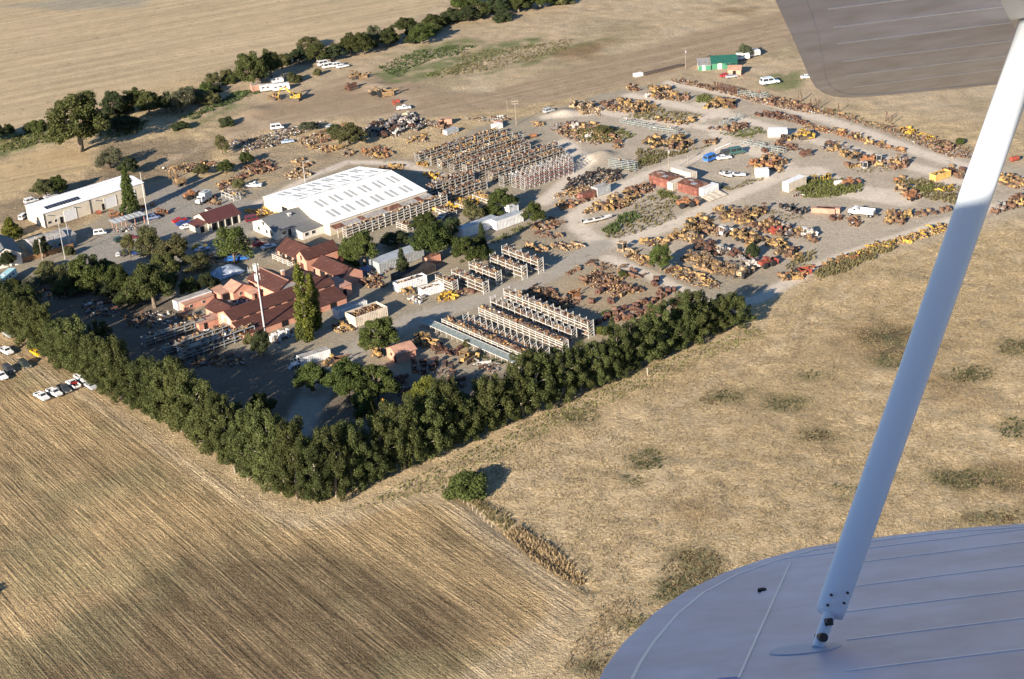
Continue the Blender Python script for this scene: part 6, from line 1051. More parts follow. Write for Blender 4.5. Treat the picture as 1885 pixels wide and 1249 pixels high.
def rack(A, B, D, H, levels, bay, m, label, group=None, pal='rust', load=.8, beam=None, deck=True, over=.0, wb=.13, size=(.28, .8), name='storage_rack', stock=None, bh=.15):
    """A→B = line of the near feet; D = depth to the left of it"""
    RN[0] += 1; A = Vector(A); B = Vector(B); L = (B - A).length; ang = math.atan2(B.y - A.y, B.x - A.x); o = thing(name, label, 'rack', (A.x, A.y, 0), ang, group); n = max(1, round(L / bay))
    for i in range(n + 1): link('upright_frame', frame_mesh(H + over, D, m, wb), o, loc=(L * i / n, 0, 0))
    bm = MB().box((L / 2, 0, 0), (L, .08, bh)).mesh('beam', beam or m)
    dm = MB().box((L / 2, D / 2, .0), (L - .05, D - .14, .06)).mesh('shelf_deck', DECK) if deck is True else (MB().box((L / 2, D / 2, 0), (L - .05, D - .14, .06)).mesh('shelf_deck', deck) if deck else None)
    for z in levels:
        link('beam', bm, o, loc=(0, -.09, z)); link('beam', bm, o, loc=(0, D + .09, z))
        if dm: link('shelf_deck', dm, o, loc=(0, 0, z))
    if load:
        rng = np.random.default_rng(4000 + RN[0]); P = []
        for z in levels:
            k = int(L * D * load * 2.3) + 3; P.append(np.stack([rng.uniform(.2, L - .2, k), rng.uniform(.15, D - .15, k), z + .12 + rng.uniform(.05, .5, k)], -1))
        P = np.concatenate(P); c, s = math.cos(ang), math.sin(ang); W_ = np.stack([A.x + P[:, 0] * c - P[:, 1] * s, A.y + P[:, 0] * s + P[:, 1] * c, P[:, 2]], -1)
        pieces('stock_parts', W_, size, pal, rng, tilt=.25, kind='stuff', label='machine parts stored on the ' + (stock or label), cat='stock')
    return o
def line(a, L, ang): return a, a + Vector((math.cos(ang) * L, math.sin(ang) * L, 0))
YN = YA - math.pi / 2                     # the other yard axis, towards the camera's right
# white racks before the right windbreak
a = Vector((-24.2, 426.4, 0)); rack(*line(a, 41, YN), 2.6, 1.5, [1.35], 2.3, RACKW, 'long low rack with a grey grating deck and white rails, nearest the windbreak', pal='rust', load=0, deck=DECKG, over=.1, wb=.09)
a = Vector((-18.3, 425.4, 0)); rack(*line(a, 37.5, YN), 2.2, 2.1, [.7, 1.35, 1.95], 2.4, RACKW, 'long white three rail rack heaped with yellow and rusty parts', pal='rust', load=1.1, stock='long white three rail rack beside the grating deck')
a = Z9(600, 925); rack(*line(a, 33, YN), 1.8, 1.7, [1.2], 2.6, RACKW, 'white cantilever rack with upright posts, third from the windbreak', pal='rust', load=1.0, over=1.3, stock='white cantilever rack')
a = Vector((-8.3, 429.0, 0)); rack(*line(a, 34, YN), 2.0, 3.0, [.8, 1.6, 2.3, 2.9], 2.6, RACKW, 'tall white four rail rack, fourth from the windbreak', pal='rust', load=.9, over=.1, stock='tall white four rail rack')
a = Vector((-5.0, 433.8, 0)); rack(*line(a, 33, YN), 1.8, 3.0, [1.2, 2.4], 2.6, RACKW, 'white rack with tall posts squeezed between the two tallest', pal='dark', load=.7, over=.9, stock='squeezed white rack')
a = Vector((-1.2, 436.6, 0)); rack(*line(a, 34, YN), 2.0, 3.8, [.9, 2.0, 3.0, 3.7], 2.6, RACKW, 'tallest white rack with posts above the top rail, by the dirt yard', pal='rust', load=.8, over=1.0, stock='tallest white rack')
# racks end-on to the road
for i, (a, L_, H_, lv, lab) in enumerate(((Z9(405, 660), 7.5, 3.4, [.9, 1.8, 2.7, 3.3], 'white rack beside the salmon ended container'), (Z9(520, 620), 14, 3.2, [.9, 2.0, 3.1], 'white rack behind the yellow heap'), (Z9(645, 570), 12, 3.6, [1.1, 2.3, 3.4], 'middle white rack end-on to the road'), (Z9(795, 520), 14, 3.8, [1.2, 2.4, 3.4], 'white rack with orange drums end-on to the road'), (Z9(880, 465), 16, 4.0, [1.3, 2.6, 3.6], 'last white rack end-on to the road, nearest the fork'))):
    rack(*line(a, L_, YN), 2.0, H_, lv, 3.4, RACKW, lab, 'road side racks' if False else None, 'rust', .9, over=.7)
# dark racks in the tree shade, left
for a, L_, H_, lab in ((Z10(110, 700), 18, 2.6, 'grey rack in shade, farthest left'), (Z10(255, 765), 7, 2.4, 'short grey rack in shade'), (Z10(375, 800), 22, 3.2, 'long grey rack in shade ending at the barn corner'), (Z10(385, 720), 18, 2.8, 'grey rack in shade behind the long one')):
    rack(*line(a, L_, YA - .05), 2.0, H_, [.8, 1.7, H_ - .1], 3.0, RACKB, lab, None, 'mix', .5)
# main block of racks
MAINR = [((150, 555), 36, 'grey rack, uppermost row of the main block', 'mix', RACKG), ((255, 585), 36, 'grey rack, second row of the main block, with yellow drums', 'yellow', RACKG), ((345, 615), 36, 'grey rack, third row of the main block', 'tan', RACKG), ((450, 645), 33, 'grey rack, fourth row of the main block', 'rust', RACKG), ((560, 655), 28, 'white faced rack, fifth row of the main block', 'rust', RACKW), ((670, 690), 35, 'grey rack, sixth row of the main block', 'yellow', RACKG), ((785, 720), 32, 'grey rack, seventh row of the main block', 'rust', RACKG), ((880, 765), 30, 'grey rack with a dark greenish end, eighth row', 'grey', RACKG)]
for (px_, L_, lab, pal, m) in MAINR: rack(*line(Z5(*px_), L_, YA), 2.4, 2.8, [.7, 1.6, 2.5], 2.6, m, lab, None, 'rust' if pal == 'yellow' and 'drums' not in lab else pal, 1.05, over=rnd.choice((.2, .4, .7)), wb=.1, bh=.12)
rack(*line(Z5(985, 775), 24, YA), 2.2, 4.6, [.9, 2.2, 3.5], 2.2, RACKG, 'empty silver rack with red beams, left of the pair', None, 'rust', .12, beam=RACKR, deck=None, over=.5); rack(*line(Z5(1060, 795), 21, YA), 2.2, 4.6, [.9, 2.2, 3.5], 2.2, RACKG, 'empty silver rack with red beams, right of the pair', None, 'rust', .08, beam=RACKR, deck=None, over=.5)
for px_, L_, pal, lab in (((250, 845), 18, 'rust', 'grey rack at the warehouse corner, upper row'), ((360, 910), 18, 'rust', 'grey rack at the warehouse corner, lower row'), ((300, 800), 12, 'mix', 'short grey rack behind the warehouse corner')): rack(*line(Z5(*px_), L_, YA), 2.2, 3.2, [.9, 1.9, 2.9], 2.6, RACKG, lab, None, pal, .9, over=.3)
for px_, L_, pal, lab in (((460, 940), 8, 'bright', 'white low rack with bright yellow stock by the thin tree'), ((290, 985), 7, 'yellow', 'low white rack near the warehouse rack end'), ((610, 870), 9, 'bright', 'white low rack with yellow stock above the thin tree')): rack(*line(Z5(*px_), L_, YN), 3.0, 1.6, [.5, 1.4], 2.4, RACKW, lab, None, pal, 1.1)
# along the warehouse
rack(*line(Vector((cW.x, cW.y, 0)) + V * -7.3 + U * 1.0, 39, YA), 1.9, 3.5, [.9, 1.8, 2.6, 3.4], 2.4, RACKW, 'long white rack along the awning side of the warehouse', None, 'tan', .85, over=.3); rack(*line(Z4(1290, 545), 5.5, YN), 2.2, 2.2, [.7, 1.4, 2.1], 2.6, RACKW, 'short white rack end-on below the warehouse rack', None, 'rust', .6)
rack(*line(Z4(400, 770), 11, YN), 1.6, 1.8, [.6, 1.2, 1.75], 2.7, RACKW, 'white railed rack in front of the brown barns', None, 'rust', .1, deck=None); rack(*line(Z3(1595, 320), 7.5, YN), 2.6, 2.2, [1.0, 2.1], 2.4, RACKW, 'white rack on the ground above the maroon roofed shop', None, 'mix', .3, deck=None)
# silver racks far right
for a, L_, ang, H_, lv, lab in ((Z6(475, 655), 5.0, -.75, 1.7, [.8, 1.6], 'small silver rack at the left of the far pair'), (Z6(530, 665), 9.5, -.75, 1.7, [.8, 1.6], 'long silver rack at the left of the far pair'), (Z6(690, 705), 10.0, -.62, 1.7, [.8, 1.6], 'silver rack right of the far pair'), (Z6(1218, 680), 11.0, YA + .1, 2.0, [1.0, 1.9], 'pale blue rack pointing away beside the rusty parts'), (Z6(1342, 810), 8.0, -.72, 1.8, [.9, 1.7], 'left low silver rack of the pair at the crossing'), (Z6(1480, 842), 9.0, -.72, 1.8, [.9, 1.7], 'right low silver rack of the pair at the crossing'), (Z6(395, 975), 10.0, -.62, 3.2, [.7, 1.3, 1.9, 2.5, 3.1], 'tall silver rack of pipes by the straight track'), (Z6(1320, 455), 11.5, -.62, 1.9, [.6, 1.2, 1.8], 'silver rack in the long far row'), (Z6(840, 760), 7.0, YA - .2, .9, [.8], 'low silver frame on the pale ground')):
    rack(*line(a, L_, ang), 1.7, H_, lv, 2.3, RACKS, lab, None, 'grey', .05, deck=None, wb=.08, bh=.09)
# upright posts standing in the far row
for i in range(16):
    p = Z6(1150 + i * 11 + rnd.uniform(-4, 4), 400 + i * 2.4); q = MB().box((0, 0, 1.3), (.22, .3, 2.6)).box((0, 0, .1), (.6, .5, .2)).build('steel_post', SM[3], loc=(p.x, p.y, 0), rz=rnd.uniform(0, 3), label='rusty steel post standing in the far row', cat='post', group='rusty posts standing in the far row'); q.rotation_euler = (rnd.uniform(-.12, .12), rnd.uniform(-.12, .12), rnd.uniform(0, 3))
for (X_, Y_) in ((245, 350), (280, 335), (335, 395), (350, 385), (365, 385), (380, 390), (395, 395), (880, 480), (905, 490), (925, 500), (545, 410)):
    p = Z8(X_, Y_); q = MB().box((0, 0, 1.8), (.2, .28, 3.6)).box((0, 0, .1), (.6, .5, .2)).build('steel_post', SM[3], loc=(p.x, p.y, 0), label='tall dark steel post in the outermost far row', cat='post', group='dark posts in the outermost far row'); q.rotation_euler = (rnd.uniform(-.45, .45), rnd.uniform(-.2, .2), 0)
# ------------------------------------------------------------------ vehicles, boats
def wheels(o, xs, w_, r, tw=.24):
    me_ = wheelmesh(r, tw).mesh('wheel', TYRE); rm = rimmesh(r, tw).mesh('rim', CHROME)
    for x in xs:
        for s in (-1, 1): q = link('wheel', me_, o, loc=(x, s * (w_ / 2 - tw / 2 + .02), r)); link('rim', rm, q)
LAMP = mat('lamp_glass', (.7, .7, .66), .2, 0, spec=.7); TAIL = mat('tail_lamp', (.35, .02, .02), .3, 0)
def taper(L0, L1, w0, w1, z0, z1):
    """body block narrowing upward: L0=(x0,x1) at z0, L1 at z1"""
    m = MB(); P = [(L0[0], -w0 / 2, z0), (L0[1], -w0 / 2, z0), (L0[1], w0 / 2, z0), (L0[0], w0 / 2, z0), (L1[0], -w1 / 2, z1), (L1[1], -w1 / 2, z1), (L1[1], w1 / 2, z1), (L1[0], w1 / 2, z1)]
    return m.add(P, [(0, 3, 2, 1), (4, 5, 6, 7), (0, 1, 5, 4), (1, 2, 6, 5), (2, 3, 7, 6), (3, 0, 4, 7)])
def greenhouse(o, x0, x1, t0, t1, w_, z0, z1, col):
    cabin = taper((x0, x1), (t0, t1), w_, w_ * .84, z0, z1).build('cabin', PLAIN, o, color=col); e = .012
    def pane(pts, n): MB().add(pts, [(0, 1, 2, 3)]).build(n, DARKG, cabin)
    h = z1 - z0; f0, f1 = .16, .86; lx = lambda a, b, t: a + (b - a) * t; ww = lambda t: w_ * (1 - .16 * t)
    for (a, b, nm, d) in ((x1, t1, 'windscreen', e), (x0, t0, 'rear_window', -e)): pane([(lx(a, b, f0) + d, -ww(f0) * .43, z0 + h * f0), (lx(a, b, f0) + d, ww(f0) * .43, z0 + h * f0), (lx(a, b, f1) + d, ww(f1) * .43, z0 + h * f1), (lx(a, b, f1) + d, -ww(f1) * .43, z0 + h * f1)], nm)
    for s in (-1, 1):
        for (ta, tb) in ((.06, .48), (.53, .93)):
            pane([(lx(lx(x0, t0, f0), lx(x1, t1, f0), ta), s * (ww(f0) / 2 + e), z0 + h * f0), (lx(lx(x0, t0, f0), lx(x1, t1, f0), tb), s * (ww(f0) / 2 + e), z0 + h * f0), (lx(lx(x0, t0, f1), lx(x1, t1, f1), tb), s * (ww(f1) / 2 + e), z0 + h * f1), (lx(lx(x0, t0, f1), lx(x1, t1, f1), ta), s * (ww(f1) / 2 + e), z0 + h * f1)], 'side_window')
def lamps(o, xf, xr, w_, z):
    for s in (-1, 1): panel(o, 'headlight', (xf, s * w_ * .36, z), (.06, .3, .16), LAMP); panel(o, 'tail_light', (xr, s * w_ * .42, z), (.06, .14, .24), TAIL)
    panel(o, 'bumper', (xf + .06, 0, z - .25), (.14, w_ * .96, .16), CHROME); panel(o, 'bumper', (xr - .06, 0, z - .25), (.14, w_ * .96, .16), CHROME)
def pickup(p, a, col, label, sc=1.0, crew=False, load=None):
    o = thing('pickup_truck', label, 'pickup', (p[0], p[1], gz(p)), a); o.scale = (sc,) * 3; w_ = 1.9; cx = -.55 if crew else -.15
    b = MB(); side = [(-2.65, .55), (-2.3, .42), (2.3, .42), (2.68, .55), (2.68, .95), (1.15, 1.08), (cx, 1.08), (-2.65, 1.08)]; b.prism([(x, z) for x, z in side if True][0:0] or [(-2.65, .5), (2.6, .45), (2.68, .62), (2.66, .95), (1.2, 1.08), (cx, 1.08), (cx, .72), (-2.65, .72)], 'y', -w_ / 2, w_ / 2); b.build('body', PLAIN, o, color=col)
    for s in (-1, 1): panel(o, 'bed_side', ((cx - 2.65) / 2, s * (w_ / 2 - .05), .9), (cx + 2.65, .1, .4), PLAIN, color=col)
    panel(o, 'tailgate', (-2.61, 0, .9), (.08, w_ - .2, .4), PLAIN, color=col); panel(o, 'bed_floor', ((cx - 2.65) / 2, 0, .735), (cx + 2.5, w_ - .22, .03), STEEL)
    greenhouse(o, cx, 1.3, cx + .12, .75, w_ * .96, 1.08, 1.8, col); wheels(o, (-1.65, 1.65), w_, .38); lamps(o, 2.69, -2.68, w_, .82)
    if load: panel(o, 'tool_box', (cx - .45, 0, 1.15), (.5, 1.6, .35), load)
    return o
def car(p, a, col, label, sc=1.0, style='sedan', name='car', cat='car'):
    o = thing(name, label, cat, (p[0], p[1], gz(p)), a); o.scale = (sc,) * 3; w_ = 1.8
    MB().prism([(-2.2, .45), (2.15, .42), (2.25, .6), (2.2, .82), (1.1, .95), (-1.5, .98), (-2.2, .92)], 'y', -w_ / 2, w_ / 2).build('body', PLAIN, o, color=col)
    if style == 'suv': greenhouse(o, -2.1, 1.15, -1.95, .55, w_ * .97, .95, 1.75, col)
    elif style == 'van': greenhouse(o, -2.15, 1.6, -2.1, 1.1, w_ * .98, .95, 2.0, col)
    else: greenhouse(o, -1.55, 1.05, -.95, .3, w_ * .94, .95, 1.42, col)
    wheels(o, (-1.35, 1.35), w_, .33, .2); lamps(o, 2.26, -2.22, w_, .7); return o
Wh = (.74, .74, .73); Rd = (.42, .02, .02); Yl = (.72, .42, .01); Bl = (.03, .07, .25); Dk = (.05, .055, .06); Tq = (.35, .5, .52); Sv = (.45, .46, .48); Mr = (.16, .02, .03); BlB = (.04, .18, .55)
FA = math.radians(-52)
Zv = Zm(0, 610, 7.808)
pickup(Zv(605, 960), FA + .05, Wh, 'white pickup with a tool rack, first of the front group in the field', crew=False, load=WHITE); pickup(Zv(785, 905), FA + .1, Wh, 'white pickup with dark hood shadow, second of the front group in the field'); pickup(Zv(925, 850), FA, Dk, 'black pickup between the white ones in the field'); pickup(Zv(1060, 785), FA - math.pi, Wh, 'white pickup with a red load in the bed', load=TAIL); pickup(Zv(1175, 700), FA, Wh, 'white pickup closest to the windbreak', crew=True); car(Zv(1310, 810), FA, Sv, 'silver grey car at the end of the field parking')
pickup(Zv(95, 310), FA + .05, Wh, 'white pickup at the left edge, far row'); pickup(Zv(540, 340), FA, Yl, 'yellow flatbed truck by the windbreak', load=WOODF); pickup(Zv(20, 665), FA, Wh, 'white pickup cut off by the left edge'); car(Zv(130, 570), FA, Dk, 'black car at the left edge', style='suv'); car(Zv(360, 500), FA, (.04, .05, .045), 'dark green car standing in the field', style='suv'); car(Zv(130, 75), FA, (.3, .31, .3), 'grey convertible under the first windbreak trees')
pickup(Z2(1340, 785), .15, Wh, 'white pickup parked on the dirt by the airstrip', crew=True); pickup(Z3(1825, 250), -.15, Wh, 'white pickup truck above the warehouse corner', 1.05); pickup(Z4(1610, 480), 1.2, Wh, 'white pickup by the warehouse rack end')
for i, (c, lab, cl, st) in enumerate((((765, 470), 'white car with red trim left of the creek parking', Wh, 'van'), ((800, 485), 'white van in the creek parking', Wh, 'van'), ((865, 478), 'white car third in the creek parking', Wh, 'suv'), ((900, 485), 'white car at the right end of the creek parking', Wh, 'sedan'))): car(Z2(*c), .5, cl, lab, 1.15, st)
Zs = Zm(300, 330, 7.808)
for c, a, cl, lab, st in (((240, 610), YA - .1, Rd, 'red vintage car, uppermost of three by the shop', 'sedan'), ((290, 655), YA - .1, Bl, 'blue vintage car in the middle of three by the shop', 'sedan'), ((355, 700), YA - .1, Wh, 'white vintage car, lowest of three by the shop', 'sedan'), ((525, 985), .1, Yl, 'yellow car in the court', 'sedan'), ((1290, 600), .4, Mr, 'dark red machine car behind the shop', 'van'), ((1400, 950), .4, Rd, 'red car parked before the office', 'sedan'), ((1330, 915), .4, Dk, 'black car beside the red one', 'suv'), ((1520, 990), .5, (.5, .58, .62), 'pale blue car beside the white railed rack', 'sedan'), ((570, 1030), .4, (.4, .45, .55), 'pale car below the yellow one', 'sedan'), ((1000, 1170), .3, BlB, 'bright blue car under the tall bare trunk tree', 'sedan'), ((1130, 1160), .3, BlB, 'second bright blue car under the tall tree', 'sedan'), ((900, 1110), .3, Dk, 'dark car in the shade left of the blue cars', 'suv')): car(Zs(*c), a, cl, lab, 1.05, st)
car(Z3(1100, 480), .4, (.2, .25, .4), 'blue grey car at the flagpole', 1.0, 'suv'); car(Z3(870, 745), .2, Wh, 'small white cart in the court', .7, 'suv'); car(Z3(910, 740), .5, Dk, 'dark green car beside the white cart', 1.0, 'suv'); car(Z3(1000, 730), .5, Bl, 'dark blue car in the court shade', 1.0, 'sedan'); car(Z3(860, 640), .8, (.03, .07, .06), 'dark teal car in the middle of the court', .9, 'suv'); car(Z3(955, 620), .3, Mr, 'red brown bush-like car in the court', .7, 'suv'); car(Z3(720, 590), .2, Wh, 'white box cart at the carport end', .9, 'van'); car(Z3(600, 890), .4, Wh, 'white car under the spreading oak', 1.0, 'suv'); car(Z3(560, 870), .5, Dk, 'dark car under the spreading oak', 1.0, 'sedan'); car(Z3(225, 360), YA, Wh, 'white car behind the metal building corner', 1.05, 'suv'); car(Z3(365, 325), YA, Sv, 'grey car behind the metal building', 1.05, 'sedan'); car(Z3(170, 480), 1.3, Wh, 'small white van beside the metal building end', .9, 'van')
car(Z7(1125, 60), .75, BlB, 'bright blue van by the pale track', 1.25, 'van'); car(Z7(1220, 50), .2, Wh, 'white wrecked car by the blue van', 1.1); car(Z7(1250, 18), .25, Dk, 'dark car behind the white wreck', 1.15, 'suv'); car(Z7(1312, 12), .3, (.05, .12, .11), 'dark green van behind the white wreck', 1.25, 'van'); car(Z6(1235, 318), .2, Rd, 'red car before the salmon shed', 1.05); car(Z6(1275, 322), .2, Sv, 'silver car before the salmon shed', 1.05); car(Z8(45, 215), .25, (.6, .66, .7), 'pale blue and white camper car on the far grass', 1.6, 'suv'); car(Z8(315, 175), 0, Wh, 'white car by the wing edge on the far ground', 1.1, 'sedan')
car(Z2(430, 925), .2, Wh, 'white van on the old truck row', 1.1, 'van'); car(Z2(505, 1020), .3, (.4, .5, .62), 'pale blue car in the scrap rows', 1.0); car(Z2(820, 910), .3, (.5, .55, .6), 'pale car beside the olive bush', .9); car(Z5(1265, 125), .6, Sv, 'silver machine car by the sand mound', 1.0, 'suv'); pickup(Z2(1365, 830), .2, (.6, .55, .4), 'cream truck cab at the head of the grey heap', .9)
# white dump truck, box truck, caravans, bus, boats
def boxtruck(p, a, label, bodycol, cabcol, L=4.2, dump=False, sc=1.0, name='box_truck'):
    o = thing(name, label, 'truck', (p[0], p[1], gz(p)), a); o.scale = (sc,) * 3; panel(o, 'chassis', (.2, 0, .75), (L + 3.2, .9, .25), STEEL)
    taper((L / 2, L / 2 + 1.5), (L / 2 + .05, L / 2 + 1.2), 2.2, 2.0, .8, 2.5).build('cab', PLAIN, o, color=cabcol); panel(o, 'hood', (L / 2 + 2.0, 0, 1.2), (1.1, 1.7, .9), PLAIN, color=cabcol)
    panel(o, 'windscreen', (L / 2 + 1.38, 0, 2.0), (.08, 1.7, .6), DARKG)
    for s in (-1, 1): panel(o, 'side_window', (L / 2 + .65, s * 1.06, 2.0), (.7, .06, .55), DARKG)
    if dump:
        b = MB()
        for c, d in (((-.2, -1.15, 1.55), (L, .1, 1.1)), ((-.2, 1.15, 1.55), (L, .1, 1.1)), ((L / 2 - .2, 0, 1.8), (.1, 2.3, 1.6)), ((-L / 2 - .2, 0, 1.5), (.1, 2.2, 1.0)), ((-.2, 0, 1.0), (L, 2.2, .12))): b.box(c, d)
        b.build('dump_body', PLAIN, o, color=bodycol)
    else:
        bx = panel(o, 'box_body', (-.2, 0, 2.1), (L, 2.4, 2.4), PLAIN, color=bodycol); panel(bx, 'roof_hatch', (-.6, .2, 3.34), (1.2, 1.0, .08), DARKG)
    wheels(o, (-L / 2 + .5, -L / 2 + 1.6, L / 2 + 1.9), 2.3, .5, .3); return o
boxtruck(Z8(735, 1160), math.radians(150), 'white dump truck parked by the red heap', (.7, .68, .64), Wh, 4.6, True, 1.05, 'dump_truck'); boxtruck(Z3(1480, 350), math.radians(-120), 'boxy white utility truck above the maroon roofed shop', (.5, .52, .5), Wh, 3.6, False, 1.0)
def caravan(p, a, label, L=6.5, h=2.3, col=Wh, stripe=None, sc=1.0, name='caravan', cat='caravan'):
    o = thing(name, label, cat, (p[0], p[1], gz(p)), a); o.scale = (sc,) * 3; w_ = 2.3
    MB().prism([(-L / 2, .55), (L / 2, .55), (L / 2 + .15, 1.3), (L / 2 - .15, .55 + h), (-L / 2 + .15, .55 + h), (-L / 2 - .1, 1.4)], 'y', -w_ / 2, w_ / 2).build('body', PLAIN, o, color=col)
    for s in (-1, 1):
        for k in range(int(L / 2)): panel(o, 'window', (-L / 2 + 1.2 + k * 1.9, s * (w_ / 2 + .02), 1.9), (1.1, .05, .6), DARKG)
    panel(o, 'door', (L * .2, -w_ / 2 - .03, 1.45), (.7, .05, 1.7), TRIM); panel(o, 'roof_hatch', (0, 0, .6 + h), (.8, .7, .14), TRIM); panel(o, 'front_window', (L / 2 + .1, 0, 1.9), (.08, 1.6, .6), DARKG)
    if stripe: panel(o, 'stripe', (0, -w_ / 2 - .025, 1.25), (L * .96, .04, .2), PLAIN, color=stripe)
    wheels(o, (-.6, .3) if L < 9 else (-L / 2 + 1.6, L / 2 - 1.6), w_, .36); return o
caravan(Z2(460, 645), .15, 'white caravan with two windows at the creek camp', 6.6); caravan(Z2(360, 650), .2, 'older white caravan with cluttered roof at the creek camp', 5.6, 2.2, (.6, .6, .58)); caravan(Z2(430, 595), .3, 'low white trailer behind the creek caravans', 5, 1.6, (.6, .6, .6)); caravan(Z2(500, 458), .3, 'white trailer in the tree shade at the creek', 5, 1.6, (.6, .62, .64)); caravan(Z6(1355, 195), .1, 'white camper van under the grey green tree', 5, 2.1); caravan(Z6(1435, 172), .4, 'white camper right of the grey green tree', 4.6, 2.0, Wh, Rd)
caravan(Z3(40, 945), YA + .65, 'turquoise and white bus at the left edge', 11, 2.4, (.42, .66, .68), Wh, 1.0, 'bus', 'bus')
def boat(p, a, label, L=5.5, w_=2.0, col=Wh, inner=True, name='boat'):
    o = thing(name, label, 'boat', (p[0], p[1], gz(p)), a); R = []
    for t, b, z in ((-.5, .92, 0), (-.2, 1, 0), (.15, .95, .02), (.35, .62, .1), (.5, .04, .28)): x = t * L; q = b * w_ / 2; R.append([(x, -q, 1.05 + z), (x, -q * .75, .55 + z * .8), (x, 0, .3 + z), (x, q * .75, .55 + z * .8), (x, q, 1.05 + z)])
    MB().loft(R).build('hull', PLAIN, o, color=col)
    if inner: panel(o, 'cockpit', (-L * .12, 0, 1.02), (L * .45, w_ * .7, .12), STEEL); panel(o, 'windscreen', (L * .14, 0, 1.3), (.1, w_ * .7, .45), DARKG); panel(o, 'seat', (-L * .15, -.3, 1.2), (.5, .5, .35), WHITE); panel(o, 'outboard_motor', (-L * .53, 0, 1.1), (.35, .4, .8), BLACK)
    MB().box((-.1 * L, 0, .25), (L * .8, .9, .12)).build('trailer_frame', STEEL, o); wheels(o, (-.1 * L,), 1.7, .3, .18); return o
boat(Z7(1240, 175), -1.0, 'white boat with brown seats, left of the two boats', 5.2); boat(Z7(1312, 172), -.55, 'pale blue white boat, right of the two boats', 6.2, 2.2, (.62, .7, .76)); boat(Z7(315, 495), .35, 'long white boat hull with red deck beside the road fork', 9.5, 2.0, (.74, .7, .66))
MB().tube([(0, 0, .25), (8, 0, .25)], .25, 8).build('pipe', WHITE, loc=Z6(1160, 845), rz=.75, label='long white pipe lying beside the pale track', cat='pipe')
o = thing('steel_stack', 'long dark stack of steel sections beside the airstrip', 'steel stack', Z6(640, 305), .52)
for k in range(7): panel(o, 'section', (9, -1 + (k % 4) * .55, .3 + (k // 4) * .45), (18, .4, .4), STEEL)
for k in range(4): panel(o, 'bearer', (1.5 + k * 5, -.2, .06), (.25, 2.8, .12), WOODF)
container(Z6(590, 322), 3.2, 2.0, 1.2, .5, WHITE, 'low white box at the end of the steel stack', doors=False)

# ------------------------------------------------------------------ poles and masts
WOODP = mat('pole_wood', (.30, .25, .2), .85, .3, 2); STEELP = mat('pole_steel', (.55, .56, .57), .45, .1, metal=.2)
def pole(p, h, label, arms=1, m=None, r=.16, name='utility_pole', lamp=False, can=False, ang=0.0):
    m = m or WOODP; o = thing(name, label, 'pole', (p[0], p[1], gz(p) - .2), ang); MB().tube([(0, 0, 0), (0, 0, h * .5), (0, 0, h)], [r, r * .85, r * .6], 8).build('shaft', m, o)
    for k in range(arms):
        a_ = panel(o, 'cross_arm', (0, 0, h - .4 - k * .9), (2.4, .12, .14), m)
        for x in (-1.05, -.5, .5, 1.05): MB().tube([(x, 0, h - .33 - k * .9), (x, 0, h - .08 - k * .9)], .05, 6).build('insulator', TRIM, a_)
    if lamp: a_ = MB().tube([(0, 0, h - .3), (.6, 0, h + .1), (1.6, 0, h + .15)], .05, 6).build('lamp_arm', m, o); panel(a_, 'lamp_head', (1.75, 0, h + .12), (.7, .28, .16), GALV)
    if can: MB().tube([(.3, .05, h - 2.0), (.3, .05, h - 1.1)], .24, 10).build('transformer', GALV, o)
    return o
pole(ZF(950.5, 229), 9.2, 'wooden power pole with cross arms by the row of small objects', 2, r=.15); pole(Z5(913, 190), 7.5, 'thin pole left of the power pole', 0, r=.09); pole(Z7(825, 150), 9.0, 'wooden pole with pale transformer behind the rusty tin sheds', 0, can=True, r=.13); pole(Z7(962, 110), 4.6, 'short post by the pale track', 0, r=.14, name='wooden_post'); pole(ZF(1262.2, 126.6), 8.6, 'thin pole with pale lamp beside the green barn', 0, can=True, r=.12)
pole(Z3(468, 770), 14.2, 'tall lamp pole left of the court, nearer of the two', 0, STEELP, .11, 'lamp_pole', True); pole(Z3(505, 672), 12.0, 'tall lamp pole left of the court, farther of the two', 0, STEELP, .10, 'lamp_pole', True); pole(Z3(310, 795), 9.0, 'pole with pale transformer in front of the white roofed house', 1, WOODP, .15, can=True); pole(Z3(402, 715), 5.5, 'wooden pole by the garage', 0, r=.14); pole(Z3(1068, 515), 17.5, 'tall white flagpole on the court', 0, WHITE, .10, 'flagpole'); pole(Z4(632, 215), 7.5, 'light pole behind the warehouse roof', 0, STEELP, .12, 'lamp_pole', True)
o = thing('antenna_mast', 'tall white antenna mast with panel antennas beside the long barn', 'mast', (*ZF(488, 613)[:2], 0)); MB().tube([(0, 0, 0), (0, 0, 10), (0, 0, 20.4)], [.27, .21, .13], 12).build('shaft', STEELP, o)
for lv in (19.2, 16.4):
    fr = MB()
    for k in range(3): a = k * 2.094 + .4; fr.bar((0, 0, lv - .6), (math.cos(a) * .9, math.sin(a) * .9, lv - .6), .08).bar((0, 0, lv + .6), (math.cos(a) * .9, math.sin(a) * .9, lv + .6), .08)
    fr.build('bracket', STEELP, o)
    for k in range(3):
        for d in (-.28, .28): a = k * 2.094 + .4 + d; MB().box((math.cos(a) * .7, math.sin(a) * .7, lv), (.12, .22, 1.9), rz=a).build('panel_antenna', WHITE, o)
MB().bar((-.9, 0, 18.6), (-2.4, .3, 18.4), .06).bar((0, 0, 18.6), (-.9, 0, 18.6), .06).bar((-2.2, .3, 17.6), (-2.2, .3, 19.4), .07).bar((-1.5, .15, 17.9), (-1.5, .15, 19.2), .07).build('side_arm', STEELP, o); MB().tube([(.35, .2, .2), (.33, .2, 16)], .07, 6).build('cable', BLACK, o)
cab_ = thing('equipment_cabinets', 'white equipment cabinets by the barn wall right of the mast', 'cabinet', Z10(1010, 660), YA)
